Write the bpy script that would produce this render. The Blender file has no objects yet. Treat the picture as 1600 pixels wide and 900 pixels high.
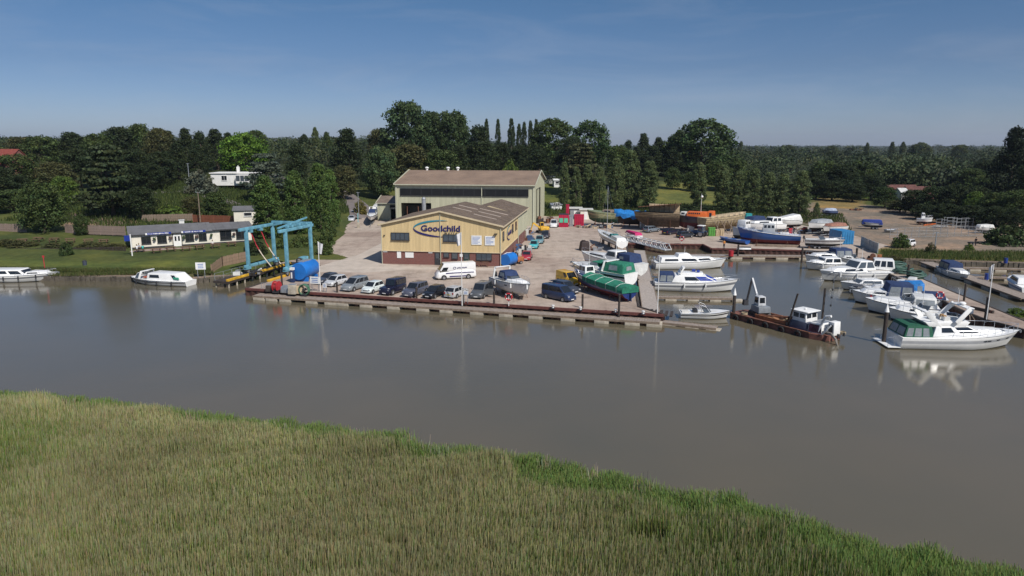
import bpy, bmesh, math, random
import numpy as np
from mathutils import Vector, Matrix
random.seed(11)
RNG = np.random.default_rng(7)
sc = bpy.context.scene
C = sc.collection
PI = math.pi
R = math.radians

# ---------------------------------------------------------------- camera
FPX, CAMH = 1100.0, 20.0                       # focal length in pixels of a 1600 px wide picture, height over the yard
PITCH = math.atan(224 / FPX)
cam = bpy.data.cameras.new('camera')
cam.sensor_width = 36.0
cam.lens = FPX / 1600 * 36.0
cam.clip_start, cam.clip_end = 0.5, 20000
camo = bpy.data.objects.new('camera', cam)
C.objects.link(camo)
camo.location = (0, 0, CAMH)
camo.rotation_euler = (PI / 2 - PITCH, 0, 0)
sc.camera = camo

# ---------------------------------------------------------------- sky and sun
SUN_EL, SUN_AZ = R(46), math.atan2(0.60, -0.80)   # azimuth measured from +Y towards +X : the sun stands behind and right of the camera
world = bpy.data.worlds.new('World')
sc.world = world
world.use_nodes = True
nt = world.node_tree
nt.nodes.clear()
wo = nt.nodes.new('ShaderNodeOutputWorld')
bg = nt.nodes.new('ShaderNodeBackground')
sky = nt.nodes.new('ShaderNodeTexSky')
sky.sky_type = 'NISHITA'
sky.sun_disc = False
sky.sun_elevation = SUN_EL
sky.sun_rotation = SUN_AZ
sky.altitude = 0
sky.air_density = 1.0
sky.dust_density = 0.35
sky.ozone_density = 3.0
bg.inputs['Strength'].default_value = 0.115
# thin high cloud streaks, a property of the sky itself (world directions)
tc = nt.nodes.new('ShaderNodeTexCoord')
mp = nt.nodes.new('ShaderNodeMapping')
mp.inputs['Scale'].default_value = (1.6, 1.6, 9.0)
mp.inputs['Rotation'].default_value = (0.10, 0.12, 0.3)
nz = nt.nodes.new('ShaderNodeTexNoise')
nz.inputs['Scale'].default_value = 2.2
nz.inputs['Detail'].default_value = 8
nz.inputs['Roughness'].default_value = 0.62
nz.inputs['Distortion'].default_value = 0.6
rp = nt.nodes.new('ShaderNodeValToRGB')
rp.color_ramp.elements[0].position = 0.48
rp.color_ramp.elements[1].position = 0.86
rp.color_ramp.elements[0].color = (0, 0, 0, 1)
rp.color_ramp.elements[1].color = (0.22, 0.22, 0.22, 1)
mx = nt.nodes.new('ShaderNodeMixRGB')
mx.inputs['Color2'].default_value = (4.2, 4.4, 5.0, 1)
tint = nt.nodes.new('ShaderNodeMixRGB')
tint.blend_type = 'MULTIPLY'
tint.inputs['Fac'].default_value = 1.0
sx = nt.nodes.new('ShaderNodeSeparateXYZ')
zr = nt.nodes.new('ShaderNodeValToRGB')          # the photograph's clear, slightly lilac horizon below a deeper blue, the same all round
for e_, (q_, c_) in zip([zr.color_ramp.elements[0], zr.color_ramp.elements[1]] + [zr.color_ramp.elements.new(q) for q in (0.1, 0.2)], ((0.0, (0.45, 0.53, 0.80, 1)), (0.6, (0.36, 0.56, 0.68, 1)), (0.1, (0.335, 0.405, 0.565, 1)), (0.2, (0.285, 0.41, 0.53, 1)))):
    e_.position = q_; e_.color = c_
L = nt.links
L.new(tc.outputs['Generated'], mp.inputs['Vector'])
L.new(tc.outputs['Generated'], sx.inputs[0]); L.new(sx.outputs['Z'], zr.inputs['Fac']); L.new(zr.outputs['Color'], tint.inputs['Color2'])
L.new(mp.outputs['Vector'], nz.inputs['Vector'])
L.new(nz.outputs['Fac'], rp.inputs['Fac'])
L.new(rp.outputs['Color'], mx.inputs['Fac'])
L.new(sky.outputs['Color'], tint.inputs['Color1'])
L.new(tint.outputs['Color'], mx.inputs['Color1'])
L.new(mx.outputs['Color'], bg.inputs['Color'])
L.new(bg.outputs['Background'], wo.inputs['Surface'])

sun = bpy.data.lights.new('sun', 'SUN')
sun.energy = 4.7
sun.angle = R(0.53)
sun.color = (1.0, 0.945, 0.87)
suno = bpy.data.objects.new('sun', sun)
C.objects.link(suno)
sdir = Vector((math.sin(SUN_AZ) * math.cos(SUN_EL), math.cos(SUN_AZ) * math.cos(SUN_EL), math.sin(SUN_EL)))
suno.rotation_euler = sdir.to_track_quat('Z', 'Y').to_euler()
suno.location = (60, -60, 90)

vs = sc.view_settings
vs.view_transform = 'Standard'
vs.look = 'None'
vs.exposure = 0.0
vs.gamma = 1.0
vs.use_curve_mapping = False
sc.cycles.use_denoising = True
sc.cycles.max_bounces = 6
sc.cycles.diffuse_bounces = 2
sc.cycles.glossy_bounces = 3
sc.cycles.transmission_bounces = 4
sc.cycles.transparent_max_bounces = 8
sc.cycles.caustics_reflective = False
sc.cycles.caustics_refractive = False

# ---------------------------------------------------------------- from a picture position to the ground
SP, CP = math.sin(PITCH), math.cos(PITCH)
def G(u, v, z=0.0):
    a, b = (u - 800) / FPX, (450 - v) / FPX
    y, dz = CP + b * SP, -SP + b * CP
    t = (z - CAMH) / dz
    return Vector((a * t, y * t, z))
def at_dist(u, v, y):
    a, b = (u - 800) / FPX, (450 - v) / FPX
    yy, dz = CP + b * SP, -SP + b * CP
    t = y / yy
    return Vector((a * t, y, CAMH + dz * t))
def span(p, q, z=0.0):
    """two picture points on the level z -> midpoint, heading p->q, length"""
    A, B = G(*p, z), G(*q, z)
    d = B - A
    return (A + B) / 2, math.atan2(d.y, d.x), d.length

# ---------------------------------------------------------------- materials
MATS = {}
def M(name, col, rough=0.6, metal=0.0, var=0.12, scale=1.5, bump=0.0, bscale=8.0, spec=0.5, detail=4, coat=0.0, stretch=None):
    if name in MATS: return MATS[name]
    m = bpy.data.materials.new(name); m.use_nodes = True
    t = m.node_tree; n = t.nodes; l = t.links
    p = n['Principled BSDF']
    p.inputs['Roughness'].default_value = rough
    p.inputs['Metallic'].default_value = metal
    p.inputs['Specular IOR Level'].default_value = spec
    p.inputs['Coat Weight'].default_value = coat
    p.inputs['Base Color'].default_value = (*col, 1)
    if var or bump:
        c = n.new('ShaderNodeTexCoord')
        nz = n.new('ShaderNodeTexNoise'); nz.inputs['Scale'].default_value = scale
        nz.inputs['Detail'].default_value = detail; nz.inputs['Roughness'].default_value = 0.65
        if stretch:
            mpg = n.new('ShaderNodeMapping'); mpg.inputs['Scale'].default_value = stretch; l.new(c.outputs['Object'], mpg.inputs['Vector']); l.new(mpg.outputs['Vector'], nz.inputs['Vector'])
        else: l.new(c.outputs['Object'], nz.inputs['Vector'])
        if var:
            r = n.new('ShaderNodeValToRGB')
            r.color_ramp.elements[0].position, r.color_ramp.elements[1].position = 0.3, 0.7
            r.color_ramp.elements[0].color = (*[max(0, x * (1 - var * 1.3)) for x in col], 1)
            r.color_ramp.elements[1].color = (*[min(1, x * (1 + var)) for x in col], 1)
            l.new(nz.outputs['Fac'], r.inputs['Fac']); l.new(r.outputs['Color'], p.inputs['Base Color'])
        if bump:
            b = n.new('ShaderNodeBump'); b.inputs['Strength'].default_value = bump; b.inputs['Distance'].default_value = 0.05
            n2 = n.new('ShaderNodeTexNoise'); n2.inputs['Scale'].default_value = bscale; n2.inputs['Detail'].default_value = 5
            l.new(c.outputs['Object'], n2.inputs['Vector']); l.new(n2.outputs['Fac'], b.inputs['Height']); l.new(b.outputs['Normal'], p.inputs['Normal'])
    MATS[name] = m
    return m
def paint(col, name=None):
    """car and boat paint"""
    name = name or 'paint_%02d_%02d_%02d' % tuple(int(x * 99) for x in col)
    return M(name, col, 0.28, 0, 0.05, 2.0, coat=0.5)

GEL = M('white_gelcoat', (0.80, 0.80, 0.78), 0.22, 0, 0.06, 1.2)
GEL2 = M('aged_white_gelcoat', (0.66, 0.66, 0.63), 0.35, 0, 0.14, 1.4)
GLASS = M('dark_glass', (0.015, 0.018, 0.022), 0.04, 0, 0, spec=0.8)
GLASS2 = M('grey_glass', (0.07, 0.085, 0.10), 0.05, 0, 0, spec=0.8)
CLEARV = M('clear_vinyl', (0.22, 0.24, 0.25), 0.12, 0, 0.2, 2)
STEEL = M('stainless_steel', (0.62, 0.63, 0.65), 0.25, 0.9, 0.08, 4)
GALV = M('galvanised_steel', (0.42, 0.44, 0.46), 0.45, 0.6, 0.2, 3)
BLACK = M('black_rubber', (0.018, 0.018, 0.02), 0.6, 0, 0.2, 6)
DARK = M('dark_metal', (0.05, 0.05, 0.055), 0.5, 0.3, 0.25, 4)
WHITE = M('white_paint', (0.78, 0.78, 0.76), 0.45, 0, 0.08, 2)
RUST = M('rusty_steel', (0.17, 0.075, 0.045), 0.85, 0.1, 0.45, 2.2, 0.4, 14)
TIMBER = M('weathered_timber', (0.23, 0.175, 0.13), 0.8, 0, 0.3, 2.5, 0.3, 20)
TIMBERD = M('dark_tarred_timber', (0.045, 0.034, 0.028), 0.75, 0, 0.35, 3, 0.3, 18)
PALEWOOD = M('pale_new_timber', (0.50, 0.39, 0.25), 0.75, 0, 0.22, 2, 0.2, 18)
CONC = M('concrete', (0.36, 0.34, 0.31), 0.9, 0, 0.22, 0.8, 0.3, 20)
NAVYC = M('navy_canvas', (0.016, 0.036, 0.105), 0.85, 0, 0.25, 3)
GREENC = M('green_canvas', (0.015, 0.165, 0.10), .85, 0, .3, 2, 1.0, 2.2)
BLUETARP = M('bright_blue_tarpaulin', (0.02, 0.19, 0.52), 0.5, 0, 0.3, 2, 1.0, 2.2)
REDM = M('red_paint', (0.42, 0.025, 0.035), 0.5, 0, 0.2, 2)
YELM = M('yellow_paint', (0.62, 0.36, 0.03), 0.6, 0, 0.3, 2)
PLATE_W = M('plate_white', (0.7, 0.7, 0.68), 0.5, 0, 0)
PLATE_Y = M('plate_yellow', (0.65, 0.5, 0.05), 0.5, 0, 0)
LAMP = M('lamp_glass', (0.55, 0.57, 0.6), 0.08, 0.3, 0)
LAMPR = M('red_lamp_glass', (0.3, 0.01, 0.01), 0.15, 0, 0)
TYRE = M('tyre_rubber', (0.02, 0.02, 0.021), 0.8, 0, 0.2, 8)
ALLOY = M('alloy_rim', (0.45, 0.46, 0.48), 0.35, 0.7, 0.1, 4)

# ---------------------------------------------------------------- mesh builder
def bil(q, u, v):
    """point on the quad q = (bl, br, tr, tl)"""
    return (q[0] * (1 - u) + q[1] * u) * (1 - v) + (q[3] * (1 - u) + q[2] * u) * v
class MB:
    def __init__(s): s.v, s.f, s.m = [], [], []
    def add(s, vs_, fs_, mi=0):
        o = len(s.v); s.v += [tuple(x) for x in vs_]
        for f in fs_: s.f.append(tuple(i + o for i in f)); s.m.append(mi)
        return s
    def hexa(s, b, t, mi=0):
        return s.add(list(b) + list(t), [(3, 2, 1, 0), (4, 5, 6, 7), (0, 1, 5, 4), (1, 2, 6, 5), (2, 3, 7, 6), (3, 0, 4, 7)], mi)
    def box(s, c, d, rz=0, mi=0, rx=0, ry=0):
        m = Matrix.Rotation(rz, 3, 'Z') @ Matrix.Rotation(ry, 3, 'Y') @ Matrix.Rotation(rx, 3, 'X')
        c = Vector(c); h = [x / 2 for x in d]
        q = [(-1, -1), (1, -1), (1, 1), (-1, 1)]
        return s.hexa([c + m @ Vector((a * h[0], b * h[1], -h[2])) for a, b in q], [c + m @ Vector((a * h[0], b * h[1], h[2])) for a, b in q], mi)
    def bar(s, p, q, w, h=None, mi=0):
        """square bar from p to q"""
        p, q = Vector(p), Vector(q); h = h or w
        d = (q - p).normalized()
        up = Vector((0, 0, 1)) if abs(d.z) < 0.95 else Vector((0, 1, 0))
        sd = d.cross(up).normalized(); up = sd.cross(d).normalized()
        o = [sd * (a * w / 2) + up * (b * h / 2) for a, b in ((-1, -1), (1, -1), (1, 1), (-1, 1))]
        return s.hexa([p + x for x in o], [q + x for x in o], mi)
    def cyl(s, p, q, r0, r1=None, n=10, mi=0):
        p, q = Vector(p), Vector(q); r1 = r0 if r1 is None else r1
        d = (q - p).normalized()
        a = Vector((1, 0, 0)) if abs(d.x) < 0.9 else Vector((0, 1, 0))
        e1 = d.cross(a).normalized(); e2 = d.cross(e1)
        ring = [e1 * math.cos(2 * PI * i / n) + e2 * math.sin(2 * PI * i / n) for i in range(n)]
        vs_ = [p + x * r0 for x in ring] + [q + x * r1 for x in ring]
        fs_ = [(i, (i + 1) % n, n + (i + 1) % n, n + i) for i in range(n)] + [tuple(range(n))[::-1], tuple(range(n, 2 * n))]
        return s.add(vs_, fs_, mi)
    def tube(s, pts, r, n=6, mi=0, closed=False):
        pts = [Vector(p) for p in pts]; k = len(pts); vs_ = []
        for i, p in enumerate(pts):
            a = pts[i - 1] if (i or closed) else p; b = pts[(i + 1) % k] if (i < k - 1 or closed) else p
            d = (b - a).normalized()
            up = Vector((0, 0, 1)) if abs(d.z) < 0.9 else Vector((0, 1, 0))
            e1 = d.cross(up).normalized(); e2 = e1.cross(d)
            vs_ += [p + (e1 * math.cos(2 * PI * j / n) + e2 * math.sin(2 * PI * j / n)) * r for j in range(n)]
        fs_ = []
        for i in range(k if closed else k - 1):
            a, b = i * n, ((i + 1) % k) * n
            fs_ += [(a + j, b + j, b + (j + 1) % n, a + (j + 1) % n) for j in range(n)]
        if not closed: fs_ += [tuple(range(n)), tuple(range((k - 1) * n, k * n))[::-1]]
        return s.add(vs_, fs_, mi)
    def loft(s, rings, closed=True, cap=True, mi=0, rowm=None):
        n = len(rings[0]); vs_ = [p for r in rings for p in r]; o = len(s.v)
        s.v += [tuple(x) for x in vs_]
        for i in range(len(rings) - 1):
            for j in range(n if closed else n - 1):
                k = (j + 1) % n
                s.f.append((o + i * n + j, o + i * n + k, o + (i + 1) * n + k, o + (i + 1) * n + j)); s.m.append(rowm[j] if rowm else mi)
        if cap:
            s.f.append(tuple(o + j for j in range(n))[::-1]); s.m.append(mi)
            s.f.append(tuple(o + (len(rings) - 1) * n + j for j in range(n))); s.m.append(mi)
        return s
    def ball(s, c, r, n=8, k=5, mi=0):
        c = Vector(c); r = r if hasattr(r, '__len__') else (r, r, r)
        rings = []
        for i in range(k + 1):
            a = PI * i / k - PI / 2; e = max(math.cos(a), 0.02)
            rings.append([c + Vector((r[0] * e * math.cos(2 * PI * j / n), r[1] * e * math.sin(2 * PI * j / n), r[2] * math.sin(a))) for j in range(n)])
        return s.loft(rings, mi=mi)
    def prism(s, poly, z0, z1, mi=0):
        n = len(poly)
        vs_ = [(p[0], p[1], z0) for p in poly] + [(p[0], p[1], z1) for p in poly]
        return s.add(vs_, [tuple(range(n))[::-1], tuple(range(n, 2 * n))] + [(i, (i + 1) % n, n + (i + 1) % n, n + i) for i in range(n)], mi)
    def panel(s, q, u0, u1, v0, v1, off=0.012, th=0.02, mi=0):
        """thin slab on the quad q, standing off its surface"""
        c = [bil(q, u, v) for u, v in ((u0, v0), (u1, v0), (u1, v1), (u0, v1))]
        nn = (c[1] - c[0]).cross(c[3] - c[0]).normalized()
        return s.hexa([p + nn * (off - th) for p in c], [p + nn * off for p in c], mi)
    def mesh(s, name, mats, smooth=False, bevel=0.0, seg=2, angle=40):
        me = bpy.data.meshes.new(name)
        me.from_pydata(s.v, [], s.f)
        mats = mats if isinstance(mats, (list, tuple)) else [mats]
        for m in mats: me.materials.append(m)
        me.polygons.foreach_set('material_index', s.m)
        bm = bmesh.new(); bm.from_mesh(me)
        bmesh.ops.recalc_face_normals(bm, faces=bm.faces)
        if bevel:
            es = [e for e in bm.edges if len(e.link_faces) == 2 and e.calc_face_angle(0) > 0.5]
            bmesh.ops.bevel(bm, geom=es, offset=bevel, segments=seg, profile=0.6, affect='EDGES', clamp_overlap=True)
        bm.to_mesh(me); bm.free()
        if smooth or bevel:
            me.polygons.foreach_set('use_smooth', [True] * len(me.polygons))
            me.set_sharp_from_angle(angle=R(angle))
        return me
    def build(s, name, mats, parent=None, smooth=False, bevel=0.0, seg=2, angle=40):
        return link(name, s.mesh(name, mats, smooth, bevel, seg, angle), parent)
def link(name, me, parent=None):
    o = bpy.data.objects.new(name, me); C.objects.link(o)
    if parent is not None: o.parent = parent
    return o
def tag(o, label, cat, group=None, kind=None):
    o['label'] = label; o['category'] = cat
    if group: o['group'] = group
    if kind: o['kind'] = kind
    return o
def thing(name, label, cat, loc=(0, 0, 0), rz=0.0, group=None):
    o = bpy.data.objects.new(name, None); C.objects.link(o)
    o.empty_display_size = 0.3
    o.location = loc; o.rotation_euler = (0, 0, rz)
    return tag(o, label, cat, group)
def structure(o, label=None):
    o['kind'] = 'structure'
    if label: o['label'] = label
    return o
KIDS = {}
def dup(root, loc, rz, label=None, group=None, scale=None):
    r = root.copy(); C.objects.link(r); r.location = loc; r.rotation_euler = (0, 0, rz)
    if label: r['label'] = label
    if group: r['group'] = group
    if scale: r.scale = scale
    for ch in kids_of(root):
        c = ch.copy(); C.objects.link(c); c.parent = r
        for g in kids_of(ch):
            d = g.copy(); C.objects.link(d); d.parent = c
    return r
def kids_of(o):
    if o.name not in KIDS: KIDS[o.name] = list(o.children)
    return KIDS[o.name]
# ================================================================ THE SETTING
WATER_Z = -1.0
Q0, E1, E2 = Vector((-27.9, 95.1, 0)), Vector((0.962, -0.272, 0)).normalized(), Vector((0.272, 0.962, 0)).normalized()
QANG = math.atan2(E1.y, E1.x)
def Q(s, t, z=0.0):
    """s metres along the quay, t metres inland from its edge"""
    p = Q0 + E1 * s + E2 * t
    return Vector((p.x, p.y, z))
XN = [-400, -300, -100, -60, -30, 10, 50, 100, 160, 400]
YN = [0, 100, 125, 150, 175, 200, 235, 280, 320, 400, 700, 2000, 5000]
ZT = np.array([
    [.3, .3, .3, .3, 0, 0, 0, 0, 0, 0],
    [.3, .3, .3, .2, 0, 0, 0, 0, 0, 0],
    [.9, .9, .8, .6, 0, 0, 0, 0, 0, 0],
    [1.9, 1.9, 1.6, 1.0, .2, 0, 0, 0, .1, .3],
    [3.6, 3.6, 3.0, 1.5, .2, 0, 0, 0, 0, .3],
    [5.6, 5.6, 4.8, 2.0, .2, 0, 0, 0, 0, .5],
    [8, 8, 7, 3.6, .8, .8, .3, .2, .2, 1],
    [11, 11, 10.3, 8, 6.5, 7.5, 5.2, 1.5, .5, 1],
    [13, 13, 13, 11, 9.5, 10.5, 9, 3, 1, 1],
    [14, 14, 14, 13, 12, 11, 9, 4, 2, 2],
    [16, 16, 16, 14, 12, 10, 8, 5, 4, 4],
    [30, 30, 28, 24, 18, 12, 8, 5, 4, 4],
    [46, 46, 44, 38, 28, 16, 8, 6, 6, 6]], float)
def zland(x, y):
    x = np.asarray(x, float); y = np.asarray(y, float)
    xi = np.clip(np.searchsorted(XN, x) - 1, 0, len(XN) - 2); yi = np.clip(np.searchsorted(YN, y) - 1, 0, len(YN) - 2)
    xa, ya = np.array(XN, float), np.array(YN, float)
    u = np.clip((x - xa[xi]) / (xa[xi + 1] - xa[xi]), 0, 1); v = np.clip((y - ya[yi]) / (ya[yi + 1] - ya[yi]), 0, 1)
    return (ZT[yi, xi] * (1 - u) + ZT[yi, xi + 1] * u) * (1 - v) + (ZT[yi + 1, xi] * (1 - u) + ZT[yi + 1, xi + 1] * u) * v
def polydist(px, py, poly):
    """signed distance to a polygon, positive inside"""
    poly = [(p[0], p[1]) for p in poly]
    ins = np.zeros(px.shape, bool); dm = np.full(px.shape, 1e9)
    for i in range(len(poly)):
        x0, y0 = poly[i - 1]; x1, y1 = poly[i]
        dx, dy = x1 - x0, y1 - y0
        t = np.clip(((px - x0) * dx + (py - y0) * dy) / (dx * dx + dy * dy + 1e-12), 0, 1)
        dm = np.minimum(dm, np.hypot(px - x0 - t * dx, py - y0 - t * dy))
        c = ((y0 > py) != (y1 > py)) & (px < (x1 - x0) * (py - y0) / (y1 - y0 + 1e-12) + x0)
        ins ^= c
    return np.where(ins, dm, -dm)
def xy(v): return (v.x, v.y)
# right hand jetty between the two basins, its left and right edge
JL = [G(1317, 394), G(1421, 442), G(1471, 468), G(1500, 483), G(1540, 499), G(1604, 516)]
JR = [G(1375, 401), G(1436, 434), G(1495, 459), G(1564, 487), G(1612, 507)]
WALK_L = [Q(47.9, 0), G(997, 480), G(980, 392)]
BACK = [G(978, 380), G(1053, 381), G(1099, 381.5), G(1112, 388), G(1170, 388.5), G(1252, 391)]
YARD = [Q(-10.2, -0.0), Q(47.9, 0)] + WALK_L[1:] + BACK + JL + JR[::-1] + [G(1362, 392), Vector((76, 141, 0)), Vector((77, 160, 0)), Vector((70, 196, 0)), Vector((44, 206, 0)), Vector((10, 200, 0)),
        Vector((4, 214, 0)), Vector((-36, 214, 0)), Vector((-43, 196, 0)), Vector((-42, 178, 0)), Vector((-38, 158, 0)), Vector((-36.5, 134, 0)), Q(-7, 27), Q(-18.4, 24.5), Q(-18.4, 20), Q(-10.2, 20)]
MAIN = [Vector((-420, 112, 0)), Vector((-150, 111, 0)), G(0, 433, -.4), G(95, 432, -.4), G(205, 433, -.4), G(300, 436, -.4), G(335, 433, -.4), Q(-18.4, 9)] + [Q(-18.4, 20), Q(-10.2, 20)] + YARD[:2] + WALK_L[1:] + BACK + JL + JR[::-1] \
       + [G(1378, 404), G(1420, 405, -.3), G(1460, 407, -.3), G(1600, 411, -.3), Vector((140, 126, 0)), Vector((420, 120, 0)), Vector((6000, 120, 0)), Vector((6000, 9000, 0)), Vector((-6000, 9000, 0)), Vector((-6000, 112, 0))]
EDGE = [(-260, 585), (0, 611), (100, 622), (200, 630), (300, 645), (400, 655), (520, 665), (640, 680), (700, 697), (800, 707), (900, 727), (1000, 749), (1080, 766), (1160, 774), (1240, 801), (1320, 831), (1400, 846), (1500, 868), (1600, 881), (1800, 935)]
MARSH = [G(u, v, 0.0) for u, v in EDGE] + [Vector((60, -40, 0)), Vector((-200, -40, 0)), Vector((-200, 70, 0))]

def axis(lo, a, b, hi, step, grow):
    mid = list(np.arange(a, b + step, step)); st = step; up = [mid[-1]]; dn = [mid[0]]
    while up[-1] < hi: st *= grow; up.append(up[-1] + st)
    st = step
    while dn[-1] > lo: st *= grow; dn.append(dn[-1] - st)
    return np.array(dn[::-1][:-1] + mid + up[1:])
gx, gy = axis(-6000, -110, 150, 6000, 1.5, 1.12), axis(-60, 20, 250, 9000, 1.5, 1.08)
GX, GY = np.meshgrid(gx, gy)
dM, dN = polydist(GX, GY, MAIN), polydist(GX, GY, MARSH)
dY = polydist(GX, GY, YARD)
zl = zland(GX, GY)
def wob(x, y): return np.sin(x * .21 + 1.3 * np.sin(y * .17)) * .5 + np.sin(y * .33 + x * .11) * .5
zl = zl + 0.12 * wob(GX, GY) * np.clip(-dY / 6, 0, 1)
zmain = zl - np.clip((1.6 - dM) / 1.6, 0, 1) * (0.75 + zl * .5)
zmain = np.where(dY > 0.8, np.minimum(zmain, -0.25), np.where(dY > -4, np.minimum(zmain, -.03 + np.clip(-dY, 0, 4) * .35 ), zmain))
zmain = np.where((dY > -1.0) & (dY < 2.2) & (dM < 2.6), -2.6, zmain)
zmarsh = -0.75 + 0.05 * wob(GX * 2, GY * 2)
GZ = np.where(dM > 0, zmain, np.where(dN > 0, zmarsh - np.clip((.8 - dN) / .8, 0, 1) * .5, -1.3 - np.clip(np.minimum(-dM, -dN) * .5, 0, 1.6)))
def zat(x, y):
    return float(zland(x, y))
# ---- what covers the ground: grass, dry grass, sand and gravel, bare earth, wood floor
def inpoly(pix): return polydist(GX, GY, [G(u, v, z) for u, v, z in pix])
col = np.zeros(GX.shape + (3,)) + np.array([0.070, 0.088, 0.026])
def lay(d, c, soft=1.5):
    k = np.clip(d / soft + .5, 0, 1)[..., None]
    col[:] = col * (1 - k) + np.array(c) * k
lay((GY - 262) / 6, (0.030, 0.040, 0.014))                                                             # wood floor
lay(polydist(GX, GY, [G(1020, 322), G(1135, 322), at_dist(1150, 282, 290), at_dist(1090, 280, 296), at_dist(1030, 283, 290)]), (0.125, 0.135, 0.04), 3)   # pasture
lay(polydist(GX, GY, [(0, 215), (14, 200), (24, 240), (20, 280), (8, 270)]), (0.10, 0.12, 0.035), 3)
SAND = [G(1335, 392), G(1395, 390), G(1430, 396), G(1600, 396), (190, 133), (190, 168), G(1600, 345), G(1480, 346), G(1440, 333), G(1330, 318), G(1270, 318), (72, 200), (77, 160)]
lay(polydist(GX, GY, [xy(p) if hasattr(p, 'x') else p for p in SAND]), (0.225, 0.182, 0.145), 2)
lay(polydist(GX, GY, [G(1270, 325), G(1345, 327), G(1350, 313), G(1275, 312)]), (0.22, 0.165, 0.07), 3)   # dry grass strip
lay(polydist(GX, GY, [G(1275, 312), G(1352, 313), G(1346, 307), G(1272, 306)]), (0.10, 0.15, 0.03), 3)
lay(polydist(GX, GY, [G(1335, 398), G(1420, 402), G(1600, 409), (140, 128), (140, 134), G(1600, 396), G(1500, 391), G(1430, 394), G(1390, 387)]), (0.13, 0.135, 0.045), 2)
lay(polydist(GX, GY, [at_dist(100, 349, 158), at_dist(215, 345, 163), at_dist(212, 328, 178), at_dist(100, 332, 176)]), (0.22, 0.165, 0.13), 2)     # earth car park behind the fence
lay(polydist(GX, GY, [at_dist(60, 431, 106), at_dist(205, 424, 111), at_dist(290, 415, 114), at_dist(330, 428, 109), at_dist(300, 436, 106), at_dist(90, 433, 106)]), (0.14, 0.125, 0.052), 4)
lay(polydist(GX, GY, [(-85, 113), (-71, 113), (-45, 113), (-45, 122), (-66, 117), (-90, 121)]), (0.092, 0.118, 0.030), 3)
lay(polydist(GX, GY, MARSH), (0.035, 0.040, 0.018), 1)
me = bpy.data.meshes.new('ground')
ny, nx = GX.shape
idx = np.arange(ny * nx).reshape(ny, nx)
quads = np.stack([idx[:-1, :-1], idx[:-1, 1:], idx[1:, 1:], idx[1:, :-1]], -1).reshape(-1, 4)
me.vertices.add(nx * ny); me.vertices.foreach_set('co', np.stack([GX, GY, GZ], -1).astype(np.float32).ravel())
me.loops.add(quads.size); me.loops.foreach_set('vertex_index', quads.ravel().astype(np.int32))
me.polygons.add(len(quads)); me.polygons.foreach_set('loop_start', np.arange(0, quads.size, 4, dtype=np.int32))
me.polygons.foreach_set('use_smooth', np.ones(len(quads), bool))
me.update(calc_edges=True)
ca = me.color_attributes.new('cover', 'FLOAT_COLOR', 'POINT')
ca.data.foreach_set('color', np.concatenate([col, np.ones(GX.shape + (1,))], -1).astype(np.float32).ravel())
gm = bpy.data.materials.new('ground_cover'); gm.use_nodes = True
t = gm.node_tree; n = t.nodes; l = t.links; p = n['Principled BSDF']
p.inputs['Roughness'].default_value = 0.95; p.inputs['Specular IOR Level'].default_value = 0.15
at_ = n.new('ShaderNodeAttribute'); at_.attribute_name = 'cover'
tcn = n.new('ShaderNodeTexCoord')
def noise(t, sc_, det=5, rough=.65, vec=None):
    z = t.nodes.new('ShaderNodeTexNoise'); z.inputs['Scale'].default_value = sc_; z.inputs['Detail'].default_value = det; z.inputs['Roughness'].default_value = rough
    if vec: t.links.new(vec, z.inputs['Vector'])
    return z
def ramp(t, src, stops):
    r = t.nodes.new('ShaderNodeValToRGB')
    while len(r.color_ramp.elements) < len(stops): r.color_ramp.elements.new(0.5)
    for e, (pos, c) in zip(r.color_ramp.elements, stops):
        e.position = pos; e.color = (*c, 1) if len(c) == 3 else c
    t.links.new(src, r.inputs['Fac']); return r
def mul(t, a, b, fac=1.0):
    m = t.nodes.new('ShaderNodeMixRGB'); m.blend_type = 'MULTIPLY'; m.inputs['Fac'].default_value = fac
    t.links.new(a, m.inputs['Color1']); t.links.new(b, m.inputs['Color2']); return m
n1 = noise(t, 0.9, 8, .7, tcn.outputs['Object']); n2 = noise(t, 0.09, 5, .6, tcn.outputs['Object'])
r1 = ramp(t, n1.outputs['Fac'], [(0.25, (.55, .55, .5)), (0.75, (1.35, 1.3, 1.25))])
r2 = ramp(t, n2.outputs['Fac'], [(0.32, (.60, .70, .75)), (0.5, (1, 1, 1)), (0.68, (1.55, 1.32, 1.15))])
mm = mul(t, at_.outputs['Color'], r1.outputs['Color']); mm2 = mul(t, mm.outputs['Color'], r2.outputs['Color'])
l.new(mm2.outputs['Color'], p.inputs['Base Color'])
bp = n.new('ShaderNodeBump'); bp.inputs['Strength'].default_value = .7; bp.inputs['Distance'].default_value = .15
l.new(n1.outputs['Fac'], bp.inputs['Height']); l.new(bp.outputs['Normal'], p.inputs['Normal'])
me.materials.append(gm)
structure(link('ground', me), 'grass, sand and gravel ground rising to a wooded hill')

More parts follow.
